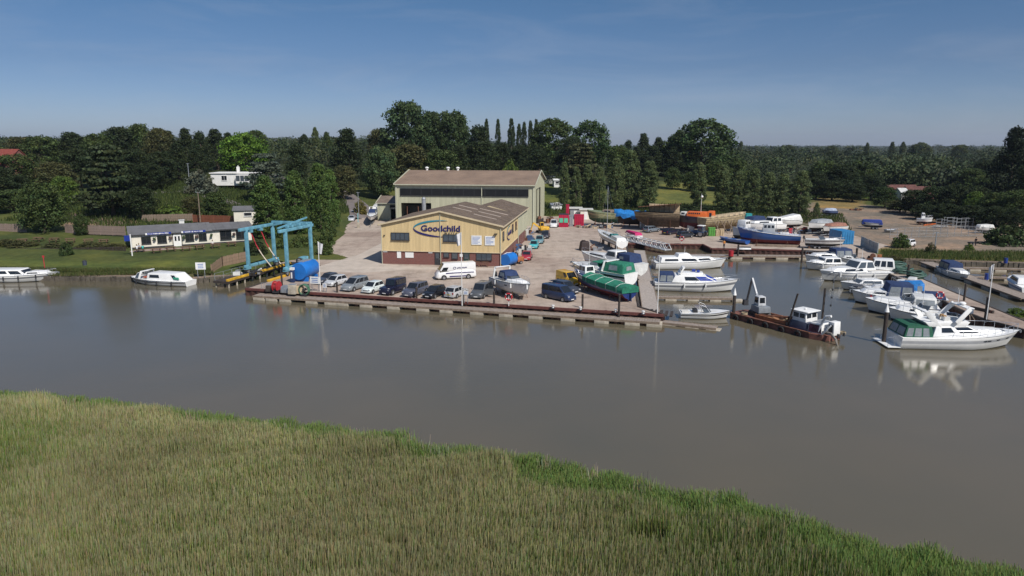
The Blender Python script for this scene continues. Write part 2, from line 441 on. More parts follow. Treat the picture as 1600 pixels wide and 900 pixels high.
# ---- river and basins
wm = bpy.data.materials.new('murky_water'); wm.use_nodes = True
t = wm.node_tree; n = t.nodes; l = t.links; p = n['Principled BSDF']
p.inputs['Base Color'].default_value = (0.088, 0.072, 0.052, 1); p.inputs['Roughness'].default_value = 0.03; p.inputs['IOR'].default_value = 1.52
tcn = n.new('ShaderNodeTexCoord')
mpn = n.new('ShaderNodeMapping'); mpn.inputs['Scale'].default_value = (1.0, 1.7, 1); mpn.inputs['Rotation'].default_value = (0, 0, R(-24)); l.new(tcn.outputs['Object'], mpn.inputs['Vector'])
wa = noise(t, 3.4, 5, .65, mpn.outputs['Vector']); wb = noise(t, 0.35, 3, .5, mpn.outputs['Vector']); wc = noise(t, 0.03, 4, .6, tcn.outputs['Object'])
amp = ramp(t, wc.outputs['Fac'], [(0.38, (.25, .25, .25)), (0.62, (1.15, 1.15, 1.15))])
ad = n.new('ShaderNodeMath'); ad.operation = 'MULTIPLY_ADD'; ad.inputs[1].default_value = .7
l.new(wb.outputs['Fac'], ad.inputs[0]); l.new(wa.outputs['Fac'], ad.inputs[2])
bp = n.new('ShaderNodeBump'); bp.inputs['Distance'].default_value = .013
sm = n.new('ShaderNodeMath'); sm.operation = 'MULTIPLY'; sm.inputs[1].default_value = .8
l.new(amp.outputs['Color'], sm.inputs[0]); l.new(sm.outputs[0], bp.inputs['Strength'])
l.new(ad.outputs[0], bp.inputs['Height']); l.new(bp.outputs['Normal'], p.inputs['Normal'])
cr = ramp(t, wc.outputs['Fac'], [(0.3, (0.128, 0.106, 0.068)), (0.7, (0.096, 0.087, 0.060))]); l.new(cr.outputs['Color'], p.inputs['Base Color'])
b = MB(); b.add([(-900, -60, WATER_Z), (900, -60, WATER_Z), (900, 146, WATER_Z), (-900, 146, WATER_Z)], [(0, 1, 2, 3)])
structure(b.build('river_water', wm), 'calm grey-brown tidal river and marina basin')

# ---- concrete yard
ym = bpy.data.materials.new('worn_yard_concrete'); ym.use_nodes = True
t = ym.node_tree; n = t.nodes; l = t.links; p = n['Principled BSDF']; p.inputs['Roughness'].default_value = .92; p.inputs['Specular IOR Level'].default_value = .2
tcn = n.new('ShaderNodeTexCoord'); O = tcn.outputs['Object']
big = noise(t, 0.045, 4, .55, O); mid = noise(t, 0.35, 7, .7, O); fin = noise(t, 3.5, 6, .7, O)
c1 = ramp(t, big.outputs['Fac'], [(0.36, (0.315, 0.245, 0.20)), (0.47, (0.40, 0.325, 0.268)), (0.66, (0.45, 0.382, 0.318))])
c2 = ramp(t, mid.outputs['Fac'], [(0.28, (.66, .65, .64)), (0.5, (1, 1, 1)), (0.8, (1.16, 1.15, 1.13))])
c3 = ramp(t, fin.outputs['Fac'], [(0.3, (.84, .84, .84)), (0.7, (1.12, 1.12, 1.12))])
mpn = n.new('ShaderNodeMapping'); mpn.inputs['Rotation'].default_value = (0, 0, R(14)); mpn.inputs['Scale'].default_value = (0.5, 0.06, 1); l.new(O, mpn.inputs['Vector'])
trk = noise(t, 1.0, 5, .6, mpn.outputs['Vector']); c4 = ramp(t, trk.outputs['Fac'], [(0.34, (.80, .78, .77)), (0.52, (1.03, 1.03, 1.03))])
m1 = mul(t, c1.outputs['Color'], c2.outputs['Color']); m2 = mul(t, m1.outputs['Color'], c3.outputs['Color']); m3 = mul(t, m2.outputs['Color'], c4.outputs['Color'], .6)
sn = noise(t, 0.22, 6, .75, O); c5 = ramp(t, sn.outputs['Fac'], [(0.30, (.44, .42, .41)), (0.40, (.80, .79, .78)), (0.47, (1, 1, 1))])
m4 = mul(t, m3.outputs['Color'], c5.outputs['Color'], .8)
l.new(m4.outputs['Color'], p.inputs['Base Color'])
bp = n.new('ShaderNodeBump'); bp.inputs['Strength'].default_value = .25; bp.inputs['Distance'].default_value = .03; l.new(fin.outputs['Fac'], bp.inputs['Height']); l.new(bp.outputs['Normal'], p.inputs['Normal'])
b = MB(); b.prism([xy(v) for v in YARD], -0.30, 0.0)
structure(b.build('boatyard_pavement', ym), 'pale pinkish-grey concrete boatyard apron')

# paler concrete strip before the office and the drive on its side, tarmac lane up to the wood
b = MB()
b.add([G(470, 424, .004), G(560, 398, .004), G(628, 364, .004), G(640, 372, .004), G(597, 412, .004), G(640, 416, .004), G(786, 419, .004), G(786, 423, .004), G(640, 421, .004), G(570, 426, .004)], [tuple(range(10))[::-1]])
structure(b.build('concrete_path', M('pale_concrete', (0.47, 0.405, 0.34), .9, 0, .14, .5, .2, 10)), 'paler concrete path in front of the cream office')
ASPH = M('worn_lane_tarmac', (0.17, 0.145, 0.135), .95, 0, .22, .6, .3, 12)
def zgrid(x, y):
    i = int(np.clip(np.searchsorted(gx, x) - 1, 0, len(gx) - 2)); j = int(np.clip(np.searchsorted(gy, y) - 1, 0, len(gy) - 2))
    return float(GZ[j:j + 2, i:i + 2].max())
def road(name, LP, label):
    pts = []
    for (x0, y0, w0), (x1, y1, w1) in zip(LP, LP[1:]):
        k = max(2, int(math.hypot(x1 - x0, y1 - y0) / 1.5))
        pts += [(x0 + (x1 - x0) * i / k, y0 + (y1 - y0) * i / k, w0 + (w1 - w0) * i / k) for i in range(k)]
    pts.append(LP[-1]); ring = []
    for i, (x, y, w) in enumerate(pts):
        a = Vector(pts[max(i - 4, 0)][:2]); c_ = Vector(pts[min(i + 4, len(pts) - 1)][:2]); d = (c_ - a).normalized(); sd = Vector((d.y, -d.x)) * w / 2
        ring.append([Vector((x + sd.x * k, y + sd.y * k, zgrid(x + sd.x * k, y + sd.y * k) + .05)) for k in (1, .6, .2, -.2, -.6, -1)])
    b = MB(); b.loft(ring, closed=False, cap=False); structure(b.build(name, ASPH, smooth=True), label)
road('lane', [(-40.5, 193, 7.5), (-44, 206, 7), (-49, 221, 6.5), (-56, 238, 6), (-68, 256, 5), (-90, 264, 5)], 'narrow tarmac lane leading from the yard into the trees')
road('hillside_road', [(-132, 203, 6), (-112, 212, 6), (-100, 218, 6), (-88, 210, 5), (-78, 199, 4)], 'tarmac drive climbing the slope below the bungalow')

# ---- sheet pile quay walls round the yard, each run of wall one thing
PILE = M('rusty_sheet_piling', (0.075, 0.034, 0.026), .85, .1, .4, 1.2, .3, 10)
CAPM = M('red_brown_cap_beam', (0.125, 0.042, 0.034), .8, 0, .25, 1.5, .2, 12)
def quay(pts, label, cap=.32, capmat=CAPM, h=.1):
    """pleated sheet piling hung below a cap beam that stands a little over the yard"""
    t_ = thing('quay_wall', label, 'quay wall')
    w = MB(); c_ = MB()
    for i in range(len(pts) - 1):
        a, d = pts[i], pts[i + 1] - pts[i]; Ln = d.length; d = d.normalized(); nn = Vector((d.y, -d.x, 0))
        k = max(2, int(Ln / .5)); top, bot = [], []
        for j in range(k + 1):
            off = (.05 if (j // 1) % 2 else .20)
            p_ = a + d * (Ln * j / k) + nn * off
            top.append(Vector((p_.x, p_.y, -.12))); bot.append(Vector((p_.x, p_.y, -2.6)))
        w.add(bot + top, [(j, j + 1, k + 2 + j, k + 1 + j) for j in range(k)])
        q = [a + nn * .26, a + d * Ln + nn * .26, a + d * Ln - nn * (cap - .26), a - nn * (cap - .26)]
        c_.hexa([Vector((v.x, v.y, -.22)) for v in q], [Vector((v.x, v.y, h)) for v in q])
    w.build('sheet_piling', PILE, t_); c_.build('cap_beam', capmat, t_)
quay([Q(-10.2, 0), Q(47.9, 0)], 'long red-brown quay edge along the parked cars and river')
quay(WALK_L[0:1] + WALK_L[1:] + BACK[:1], 'dark quay wall beside the plank walkway and green-covered boats', .3, TIMBERD)
quay(BACK, 'rust-red wall at the back of the marina basin below the tractor', .3, CAPM, .06)
quay([BACK[-1]] + JL, 'dark wall of the jetty where the white cruisers lie', .3, TIMBERD, .08)
quay(JR[::-1] + [G(1375, 401)], 'wall on the far side of the right jetty towards the second basin', .25, TIMBERD, .05)
quay([Q(-10.2, 20), Q(-10.2, 0)], 'short dock wall under the inner yellow runway', .3, TIMBERD, .05)
quay([Q(-18.4, 20), Q(-10.2, 20)], 'end wall of the boat lift dock', .3, TIMBERD, .05)
# low stone and timber river bank edging
def revet(pts, label):
    t_ = thing('bank_wall', label, 'bank wall'); s_ = MB(); st = MB()
    for i in range(len(pts) - 1):
        a, d = pts[i], pts[i + 1] - pts[i]; Ln = d.length; d = d.normalized(); nn = Vector((d.y, -d.x, 0))
        k = int(Ln / .8)
        for j in range(k):
            p_ = a + d * (Ln * (j + .5) / k) + nn * random.uniform(-.05, .12); zz = random.uniform(-.35, -.18)
            st.box((p_.x, p_.y, zz - .7), (random.uniform(.6, .84), random.uniform(.35, .5), 1.4), math.atan2(d.y, d.x) + random.uniform(-.06, .06), rx=random.uniform(-.06, .06))
        m_ = (a + pts[i + 1]) / 2 - nn * .28
        s_.box((m_.x, m_.y, -.2), (Ln, .22, .3), math.atan2(d.y, d.x))
    st.build('facing_stones', M('bank_stone', (0.10, 0.085, 0.065), .9, 0, .4, 1.5, .5, 8), t_)['kind'] = 'stuff'
    s_.build('timber_edging', TIMBER, t_)
revet([Vector((-150, 110.6, 0)), G(0, 434, -.4), G(95, 433, -.4), G(205, 434, -.4)], 'low stone bank edge beneath the lawn between the two white cruisers')
revet([G(205, 434, -.4), G(300, 437, -.4), G(335, 434, -.4), Q(-18.4, 9)], 'low bank edge in front of the inn beside the white board')
revet([G(1378, 404), G(1420, 406, -.3), G(1460, 408, -.3), G(1600, 412, -.3), Vector((140, 125.6, 0))], 'muddy stone bank of the second basin below the grass verge')
# ================================================================ REED MARSH
def quadmesh(name, V, colr=None, attr='tint', mat=None):
    """V: (n,4,3) separate quads"""
    nq = len(V)
    me = bpy.data.meshes.new(name)
    me.vertices.add(nq * 4); me.vertices.foreach_set('co', V.astype(np.float32).ravel())
    me.loops.add(nq * 4); me.loops.foreach_set('vertex_index', np.arange(nq * 4, dtype=np.int32))
    me.polygons.add(nq); me.polygons.foreach_set('loop_start', np.arange(0, nq * 4, 4, dtype=np.int32))
    me.update(calc_edges=True)
    if colr is not None:
        ca = me.color_attributes.new(attr, 'FLOAT_COLOR', 'POINT')
        cc = np.repeat(colr[:, None, :], 4, 1) if colr.ndim == 2 else colr
        ca.data.foreach_set('color', np.concatenate([cc, np.ones(cc.shape[:2] + (1,))], -1).astype(np.float32).ravel())
    if mat: me.materials.append(mat)
    return me
def leafmat(name, attr='tint', trans=.3, use_obj=False):
    m = bpy.data.materials.new(name); m.use_nodes = True
    t = m.node_tree; n = t.nodes; l = t.links; p = n['Principled BSDF']; out = n['Material Output']
    p.inputs['Roughness'].default_value = .6; p.inputs['Specular IOR Level'].default_value = .18
    a = n.new('ShaderNodeAttribute'); a.attribute_name = attr; c = a.outputs['Color']
    if use_obj:
        oi = n.new('ShaderNodeObjectInfo'); mm = mul(t, c, oi.outputs['Color']); c = mm.outputs['Color']
    l.new(c, p.inputs['Base Color'])
    tr = n.new('ShaderNodeBsdfTranslucent'); l.new(c, tr.inputs['Color'])
    mx = n.new('ShaderNodeMixShader'); mx.inputs['Fac'].default_value = trans
    l.new(p.outputs[0], mx.inputs[1]); l.new(tr.outputs[0], mx.inputs[2]); l.new(mx.outputs[0], out.inputs['Surface'])
    return m
REEDM = leafmat('reed_blades', trans=.42)
def vnoise(x, y, s, seed=0):
    r = np.random.default_rng(seed); ph = r.uniform(0, 6.28, 12); an = r.uniform(0, 6.28, 12); fr = r.uniform(.5, 1.8, 12)
    return sum(np.sin((x * np.cos(a) + y * np.sin(a)) * f * s + p_) for a, f, p_ in zip(an, fr, ph)) / 4.2
def scatter_marsh(n):
    x = RNG.uniform(-75, 48, n); y = RNG.uniform(20, 66, n)
    d = polydist(x, y, MARSH); keep = (d > .15) & (np.abs(x) < y * .78 + 16)
    return x[keep], y[keep], d[keep]
def blades(x, y, z, h, w, lean, colr, tip=None, wind=None):
    n = len(x); a = RNG.uniform(0, 2 * PI, n); b = RNG.uniform(0, 2 * PI, n) if wind is None else wind + RNG.normal(0, .9, n)
    dx, dy = np.cos(a) * w / 2, np.sin(a) * w / 2
    lx, ly = np.cos(b) * lean * h, np.sin(b) * lean * h
    V = np.zeros((n, 4, 3))
    V[:, 0] = np.stack([x - dx, y - dy, z], -1); V[:, 1] = np.stack([x + dx, y + dy, z], -1)
    V[:, 2] = np.stack([x + dx * .5 + lx, y + dy * .5 + ly, z + h], -1); V[:, 3] = np.stack([x - dx * .5 + lx, y - dy * .5 + ly, z + h * .97], -1)
    c = np.repeat(colr[:, None, :], 4, 1).copy()
    if tip is not None: c[:, 2:] = tip[:, None, :]
    return V, c
x, y, d = scatter_marsh(1700000)
n_ = len(x)
patch = vnoise(x, y, .16, 3); patch2 = vnoise(x, y, .5, 5); fine = vnoise(x, y, 1.7, 9); strip = vnoise(x * .5, y * 2.2, .8, 13)
# greener: a meadow at the far left end, and towards the right; straw along the upper left rim
green = np.clip(.46 + .22 * patch + .12 * patch2 + .10 * strip + .34 * np.clip((x - 0) / 13, -.3, 1) * np.clip((46 - y) / 8, .3, 1), 0, 1)
meadow = polydist(x, y, [G(u, v, .7) for u, v in ((-400, 640), (0, 640), (120, 652), (95, 705), (0, 768), (-400, 800))]) + 1.3 * patch2 + RNG.normal(0, 1.6, n_)
green = np.where((meadow > 0) & (d > 1.5), .86, green)
straw = np.clip(1 - np.abs(d - 3.4 - 1.2 * patch2) / 3.0, 0, 1) * np.clip((-x - 5) / 14, 0, 1) * (meadow < 0)
green = green * (1 - .6 * straw)
edge = np.clip(1 - d / (2.7 + 1.2 * patch2 + 1.3 * np.clip((x + 5) / 15, 0, 1)), 0, 1)
isg = RNG.random(n_) < np.clip(green * .70 + .22 + edge * 1.2, 0, 1)
h = RNG.uniform(1.45, 2.0, n_) * (1 + .07 * fine + .10 * patch + .05 * strip) * np.where(isg, .86, 1.0)
h = np.where(edge > .02, RNG.uniform(.75, 1.25, n_) * (1 + .25 * fine) * (1.25 - .45 * edge), h)
h = np.where(meadow > 0, h * .88, h)
h = h * (1 - .22 * np.exp(-(strip / .07) ** 2) * (d > 4))
for u0, v0, ra in ((1010, 838, 1.5), (1000, 830, .8), (1025, 848, .9), (380, 800, .7), (620, 850, .8)):
    g0 = G(u0, v0, .4); h = np.where(np.hypot((x - g0.x) / 1.6, y - g0.y) + .25 * fine < ra * .5, h * .68, h)
tone = .86 * (1 + .07 * patch2 + .06 * strip)[:, None]
gcol = np.stack([RNG.uniform(.165, .265, n_), RNG.uniform(.22, .325, n_), RNG.uniform(.06, .095, n_)], -1) * tone
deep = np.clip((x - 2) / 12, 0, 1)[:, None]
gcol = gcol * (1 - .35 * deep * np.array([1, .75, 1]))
gcol = np.where((edge > .05)[:, None], np.stack([RNG.uniform(.14, .22, n_), RNG.uniform(.20, .30, n_), RNG.uniform(.06, .09, n_)], -1), gcol)
bcol = np.stack([RNG.uniform(.37, .53, n_), RNG.uniform(.345, .49, n_), RNG.uniform(.175, .26, n_)], -1) * tone * (1 + .3 * straw[:, None])
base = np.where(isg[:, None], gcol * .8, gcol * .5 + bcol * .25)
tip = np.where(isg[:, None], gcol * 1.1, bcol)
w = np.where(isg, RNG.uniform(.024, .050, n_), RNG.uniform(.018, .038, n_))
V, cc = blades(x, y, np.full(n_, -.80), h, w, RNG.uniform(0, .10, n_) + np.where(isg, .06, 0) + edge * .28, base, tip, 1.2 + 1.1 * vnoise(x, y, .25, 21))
print('REEDS', n_)
# feathery plume heads on the dead stems
o = link('reeds', quadmesh('reeds', V, cc, mat=REEDM)); o['kind'] = 'stuff'; o['label'] = 'tall brown and green reeds filling the near marsh'
# pale plumed grass tufts standing out along the water's edge
T = [(430, 660), (455, 664), (522, 670), (640, 682), (690, 700), (705, 702), (660, 690), (205, 634), (1000, 750), (1240, 802), (850, 718), (930, 735), (110, 624), (790, 706), (1100, 770), (300, 647), (560, 674)]
tv, tcol = [], []
for u, v in T:
    c0 = G(u, v + 3, .3); k = random.randint(30, 60)
    X = c0.x + RNG.normal(0, .28, k); Y = c0.y - .5 + RNG.normal(0, .25, k)
    a, b = blades(X, Y, np.full(k, -.8), RNG.uniform(.9, 1.75, k), RNG.uniform(.03, .06, k), RNG.uniform(.05, .3, k), np.stack([RNG.uniform(.3, .48, k), RNG.uniform(.28, .42, k), RNG.uniform(.18, .28, k)], -1))
    tv.append(a); tcol.append(b)
o = link('plumed_grass', quadmesh('plumed_grass', np.concatenate(tv), np.concatenate(tcol), mat=REEDM)); o['kind'] = 'stuff'; o['label'] = 'pale plumed grass tufts along the marsh edge'
# ================================================================ TREES
LEAFM = leafmat('foliage', trans=.30, use_obj=True)
BARK = M('bark', (0.085, 0.065, 0.048), .95, 0, .3, 3, .5, 10)
BARKP = M('pale_bark', (0.22, 0.18, 0.14), .9, 0, .3, 3, .4, 10)
def clump_leaves(cen, rad, nl, size, r, flat=1.0, sp=1.0, jit=.55):
    """leaf sprays over the outside of ellipsoid clumps; returns quads and a tint"""
    k = len(cen); n = k * nl
    d = r.normal(size=(n, 3)); d /= np.linalg.norm(d, axis=1)[:, None]
    ci = np.repeat(np.arange(k), nl)
    d[:, 2] = np.where(r.random(n) < .25, np.abs(d[:, 2]), d[:, 2])
    rr = r.uniform(.55, 1.06, n)[:, None]
    p = cen[ci] + d * rad[ci] * rr * np.array([1, 1, flat])
    nn = d * .75 + r.normal(size=(n, 3)) * jit; nn /= np.linalg.norm(nn, axis=1)[:, None]
    t = np.cross(nn, r.normal(size=(n, 3))); t /= np.linalg.norm(t, axis=1)[:, None] + 1e-9
    b = np.cross(nn, t)
    s = size * r.uniform(.55, 1.25, n)[:, None]
    a = r.uniform(.5, 1.0, n)[:, None]
    V = np.stack([p - t * s * .5 - b * s * .30 * a, p + t * s * .15 - b * s * .5 * a, p + t * s * .6 + b * s * .12 * a, p - t * s * .1 + b * s * .5 * a], 1)
    tone = np.repeat(r.uniform(1 - .28 * sp, 1 + .28 * sp, k), nl) * r.uniform(1 - .32 * sp, 1 + .32 * sp, n)
    hue = np.repeat(r.normal(0, .06, k), nl) + r.normal(0, .05, n)
    c = np.stack([tone * (1 + hue), tone, tone * (1 - hue)], -1)
    return V, c
def crown_mesh(kind, seed, W, H):
    r = np.random.default_rng(seed)
    if kind == 'broad':
        k = 170; h = r.uniform(0, 1, k) ** .8
        env = np.sqrt(np.clip(1 - ((h - .42) / .60) ** 2, .05, 1)); lump = 1 + .20 * np.sin(r.uniform(0, 6.28, k))
        a = r.uniform(0, 2 * PI, k); q = np.sqrt(r.uniform(.25, 1, k)) * env * lump
        cen = np.stack([np.cos(a) * q * W * .40, np.sin(a) * q * W * .40, (.14 + .80 * h) * H], -1)
        rad = np.stack([r.uniform(.075, .13, k) * W] * 2 + [r.uniform(.055, .09, k) * H], -1)
        return clump_leaves(cen, rad, 56, .038 * W, r, 1.0, 1.3)
    if kind == 'round':
        k = 200; h = r.uniform(0, 1, k)
        env = np.sqrt(np.clip(1 - (2 * h - 1) ** 2, .04, 1)); a = r.uniform(0, 2 * PI, k); q = np.sqrt(r.uniform(.35, 1, k)) * env
        cen = np.stack([np.cos(a) * q * W * .43, np.sin(a) * q * W * .43, (.10 + .83 * h) * H], -1)
        rad = np.stack([r.uniform(.07, .12, k) * W] * 2 + [r.uniform(.05, .085, k) * H], -1)
        return clump_leaves(cen, rad, 54, .038 * W, r, 1.0, 1.3)
    if kind == 'column':
        k = 240; h = r.uniform(0, 1, k)
        env = np.clip(h / .18, .4, 1) ** .6 * np.clip((1.02 - h) / .30, .15, 1) ** .7; a = r.uniform(0, 2 * PI, k); q = np.sqrt(r.uniform(.3, 1, k)) * env * (1 + .06 * r.normal(size=k))
        cen = np.stack([np.cos(a) * q * W * .42, np.sin(a) * q * W * .42, (.03 + .93 * h) * H], -1)
        rad = np.stack([r.uniform(.11, .17, k) * W] * 2 + [r.uniform(.03, .05, k) * H], -1)
        return clump_leaves(cen, rad, 60, .060 * W, r)
    if kind == 'conifer':
        k = 170; h = r.uniform(0, 1, k) ** .85
        env = np.clip((1.03 - h) / .8, .1, 1) ** .8; a = r.uniform(0, 2 * PI, k); q = np.sqrt(r.uniform(.35, 1, k)) * env * (1 + .22 * r.normal(size=k))
        cen = np.stack([np.cos(a) * q * W * .42, np.sin(a) * q * W * .42, (.10 + .84 * h) * H], -1)
        rad = np.stack([r.uniform(.08, .14, k) * W] * 2 + [r.uniform(.035, .075, k) * H], -1)
        return clump_leaves(cen, rad, 46, .042 * W, r)
    if kind == 'layered':                         # a pine or cedar with flat plates of needles
        lv = np.sort(r.uniform(.18, 1, 26)); cs, rs = [], []
        for q in lv:
            reach = (.52 - .36 * max(0, q - .45) / .55) * (.75 if q < .3 else 1)
            for _ in range(8):
                a = r.uniform(0, 2 * PI); s = reach * r.uniform(.35, 1)
                cs.append((np.cos(a) * s * W * .86, np.sin(a) * s * W * .86, q * H * .96)); rs.append((r.uniform(.09, .15) * W, r.uniform(.09, .15) * W, .022 * H))
        return clump_leaves(np.array(cs), np.array(rs), 36, .05 * W, r)
    if kind == 'bush':
        k = 60; a = r.uniform(0, 2 * PI, k); q = np.sqrt(r.uniform(0, 1, k)); h = r.uniform(0, 1, k) * np.sqrt(np.clip(1 - q * q, .05, 1))
        cen = np.stack([np.cos(a) * q * W * .42, np.sin(a) * q * W * .42, (.10 + .76 * h) * H], -1)
        rad = np.stack([r.uniform(.08, .15, k) * W] * 2 + [r.uniform(.08, .15, k) * H], -1)
        return clump_leaves(cen, rad, 56, .055 * W, r)
NOM = {'broad': (14, 16), 'round': (14, 16), 'column': (5, 15), 'conifer': (11, 17), 'layered': (16, 18), 'bush': (6, 4)}
CROWN = {}
for k_, c_ in (('broad', 4), ('round', 3), ('column', 4), ('conifer', 3), ('layered', 2), ('bush', 4)):
    CROWN[k_] = []
    for i in range(c_):
        V, cl = crown_mesh(k_, 100 + 17 * i + len(k_), *NOM[k_])
        CROWN[k_].append(quadmesh('crown', V, cl, mat=LEAFM))
def trunk_mesh(kind, seed):
    W, H = NOM[kind]; r = random.Random(seed); b = MB()
    r0 = .028 * H if kind != 'bush' else .05
    top = .85 if kind in ('conifer', 'column', 'layered') else .55
    pts = [Vector((r.uniform(-.02, .02) * W * i, r.uniform(-.02, .02) * W * i, H * top * i / 4)) for i in range(5)]
    rings = [[p + Vector((math.cos(2 * PI * j / 8), math.sin(2 * PI * j / 8), 0)) * r0 * (1 - .8 * i / 4) * (1.35 if i == 0 else 1) for j in range(8)] for i, p in enumerate(pts)]
    b.loft(rings)
    for i in range(9 if kind in ('broad', 'round') else 5):
        a = r.uniform(0, 2 * PI); q = r.uniform(.2, .9); s = pts[0].lerp(pts[-1], q)
        s = Vector((s.x, s.y, H * top * q)); ln = W * .30 * (1.1 - q)
        e = s + Vector((math.cos(a) * ln, math.sin(a) * ln, H * .14)); b.cyl(s, e, r0 * .4, r0 * .12, 6)
    return b.mesh('trunk', BARK, smooth=True)
TRUNK = {k_: [trunk_mesh(k_, 5 + i) for i in range(2)] for k_ in NOM}
SEEDC = [0]
def plant_tree(kind, x, y, w, h, col, label, group=None, name=None, var=None, z=None):
    SEEDC[0] += 1; r = random.Random(SEEDC[0] * 7919)
    z = zat(x, y) - .1 if z is None else z
    nm = name or {'column': 'poplar_tree', 'conifer': 'conifer_tree', 'layered': 'pine_tree', 'bush': 'bush'}.get(kind, 'broadleaf_tree')
    t_ = thing(nm, label, 'bush' if kind == 'bush' else 'tree', (x, y, z), r.uniform(0, 6.28), group)
    W, H = NOM[kind]; t_.scale = (w / W, w / W, h / H)
    v = r.randrange(len(CROWN[kind])) if var is None else var
    c_ = link('crown', CROWN[kind][v], t_); c_.color = (*col, 1)
    link('trunk', TRUNK[kind][r.randrange(2)], t_)
    return t_
def tree_px(kind, u, vtop, y, wpx, col, label, group=None, name=None, vbase=None, var=None):
    """a tree whose top shows at (u, vtop) of the picture and that stands y metres away"""
    p = at_dist(u, vtop, y)
    z0 = zat(p.x, y) - .1 if vbase is None else at_dist(u, vbase, y).z
    dep = y * CP - (p.z - CAMH) * SP
    return plant_tree(kind, p.x, y, wpx * dep / FPX, max(1.0, p.z - z0), col, label, group, name, var, z0)
GD = (0.036, 0.052, 0.020)      # dark evergreen
GM = (0.068, 0.098, 0.030)      # mid green
GB = (0.105, 0.160, 0.032)      # bright green
GP = (0.115, 0.150, 0.060)      # poplar
GS = (0.120, 0.135, 0.095)      # silver grey green
GO = (0.088, 0.090, 0.034)      # olive brown
ORD = ['first', 'second', 'third', 'fourth', 'fifth', 'sixth', 'seventh', 'eighth', 'ninth', 'tenth', 'eleventh', 'twelfth', 'thirteenth', 'fourteenth', 'fifteenth']
def ranked(rows, ycut=None):
    """name each of a row by its place from the left, back row and front row apart"""
    out = {}
    for back in (True, False):
        q = sorted((r for r in rows if ycut is None or (r[2] >= ycut) == back), key=lambda r: r[0])
        for i, r in enumerate(q): out[r] = ORD[i] + ' from left' + ('' if ycut is None else (', back row' if back else ', front row'))
    return out
# --- left bank and inn garden
tree_px('broad', 60, 284, 150, 78, GM, 'round leafy tree left of the big pine, on the inn lawn', vbase=371)
tree_px('layered', 165, 224, 172, 104, (0.051, 0.069, 0.030), 'tall dark spreading pine with bare trunk behind the garden fence', vbase=349)
tree_px('round', 125, 334, 147, 28, GM, 'small young tree beside the plank fence and picnic tables', name='young_tree', vbase=371)
tree_px('bush', 101, 376, 124, 22, (0.053, 0.083, 0.027), 'small dark cone-shaped shrub on the lawn above the river', name='shrub', vbase=401)
tree_px('broad', 218, 291, 168, 54, GD, 'dark bushy tree directly behind the left end of the inn', vbase=342)
tree_px('bush', 312, 262, 215, 52, GS, 'silver-green rounded bush below the white bungalow', name='silver_bush')
tree_px('broad', 335, 300, 172, 50, GM, 'leafy tree behind the inn roof near the telegraph pole', vbase=345)
tree_px('broad', 300, 306, 178, 40, GO, 'dark olive tree between the hillside road and the inn roof', vbase=345)
tree_px('bush', 265, 318, 176, 60, GB, 'bright green shrubs on the slope above the inn roof', name='shrubbery_bush', vbase=342)
for i, (u, v) in enumerate([(12, 372), (35, 378), (90, 380), (140, 378), (178, 380)]):
    tree_px('bush', u, v, 134 - i * .5, 48, GO, 'clipped low hedge bush on the inn lawn, ' + ORD[i] + ' from the left', 'garden hedge bushes', 'hedge_bush')
# --- hillside wood on the left
LW = 'tree in the wood on the left hillside, '
ROW_ = [(-30, 215, 250, 80, GM), (20, 240, 215, 80, GM), (80, 252, 205, 70, GO), (15, 296, 178, 70, GM), (-20, 270, 190, 80, GD), (60, 212, 262, 70, GM), (110, 206, 270, 60, GD), (150, 208, 262, 60, GM), (185, 198, 275, 70, GD),
                       (215, 193, 280, 62, GM), (245, 200, 270, 56, GO), (120, 232, 225, 66, GD), (210, 232, 226, 60, GD), (250, 236, 232, 60, GD), (5, 262, 195, 66, GD), (95, 275, 186, 50, GB), (230, 255, 218, 60, GD), (35, 213, 300, 60, GO)]
RK = ranked(ROW_, 240)
for r_ in ROW_:
    u, v, y, w, c_ = r_; tree_px('broad', u, v, y, w, c_, {GM: 'leafy green ', GD: 'dark ', GO: 'olive ', GB: 'bright green '}[c_] + LW + RK[r_], 'left hillside wood')
ROW_ = [(262, 203, 282, 44), (288, 199, 276, 46), (310, 204, 270, 42), (335, 200, 280, 50), (355, 206, 284, 36), (275, 222, 244, 50), (305, 226, 242, 46)]
RK = ranked(ROW_, 260)
for r_ in ROW_:
    u, v, y, w = r_; tree_px('conifer', u, v, y, w, GD, 'dark evergreen near the white bungalow, ' + RK[r_], 'evergreens behind the bungalow')
tree_px('round', 378, 206, 250, 84, (0.112, 0.200, 0.027), 'bright fresh green tree behind the white bungalow')
tree_px('round', 398, 202, 300, 46, GM, 'rounded dark tree on the skyline above the bright green tree')
tree_px('layered', 412, 238, 208, 74, (0.093, 0.117, 0.083), 'blue-grey cedar to the right of the white bungalow')
tree_px('conifer', 461, 222, 215, 54, GD, 'dense black-green evergreen behind the boat lift poplars')
tree_px('column', 492, 198, 330, 13, GP, 'slim poplar alone on the skyline above the boat lift')
tree_px('conifer', 510, 205, 320, 26, GM, 'small pointed tree beside the lone slim poplar')
tree_px('round', 475, 209, 330, 22, GD, 'small dark round tree on the far skyline')
for u, v, w, lab in [(413, 273, 46, 'broad green hornbeam column nearest the inn, behind the blue boat lift'), (457, 264, 38, 'middle leafy green column behind the blue boat lift'), (496, 253, 38, 'tallest leafy green column behind the boat lift, next to the lane')]:
    tree_px('column', u, v, 148 + (u - 415) * .16, w, (0.087, 0.138, 0.036), lab, 'leafy columns behind the boat lift', 'hornbeam_tree', vbase=384)
tree_px('column', 513, 262, 172, 30, (0.093, 0.150, 0.036), 'leafy column at the bend of the lane', vbase=366)
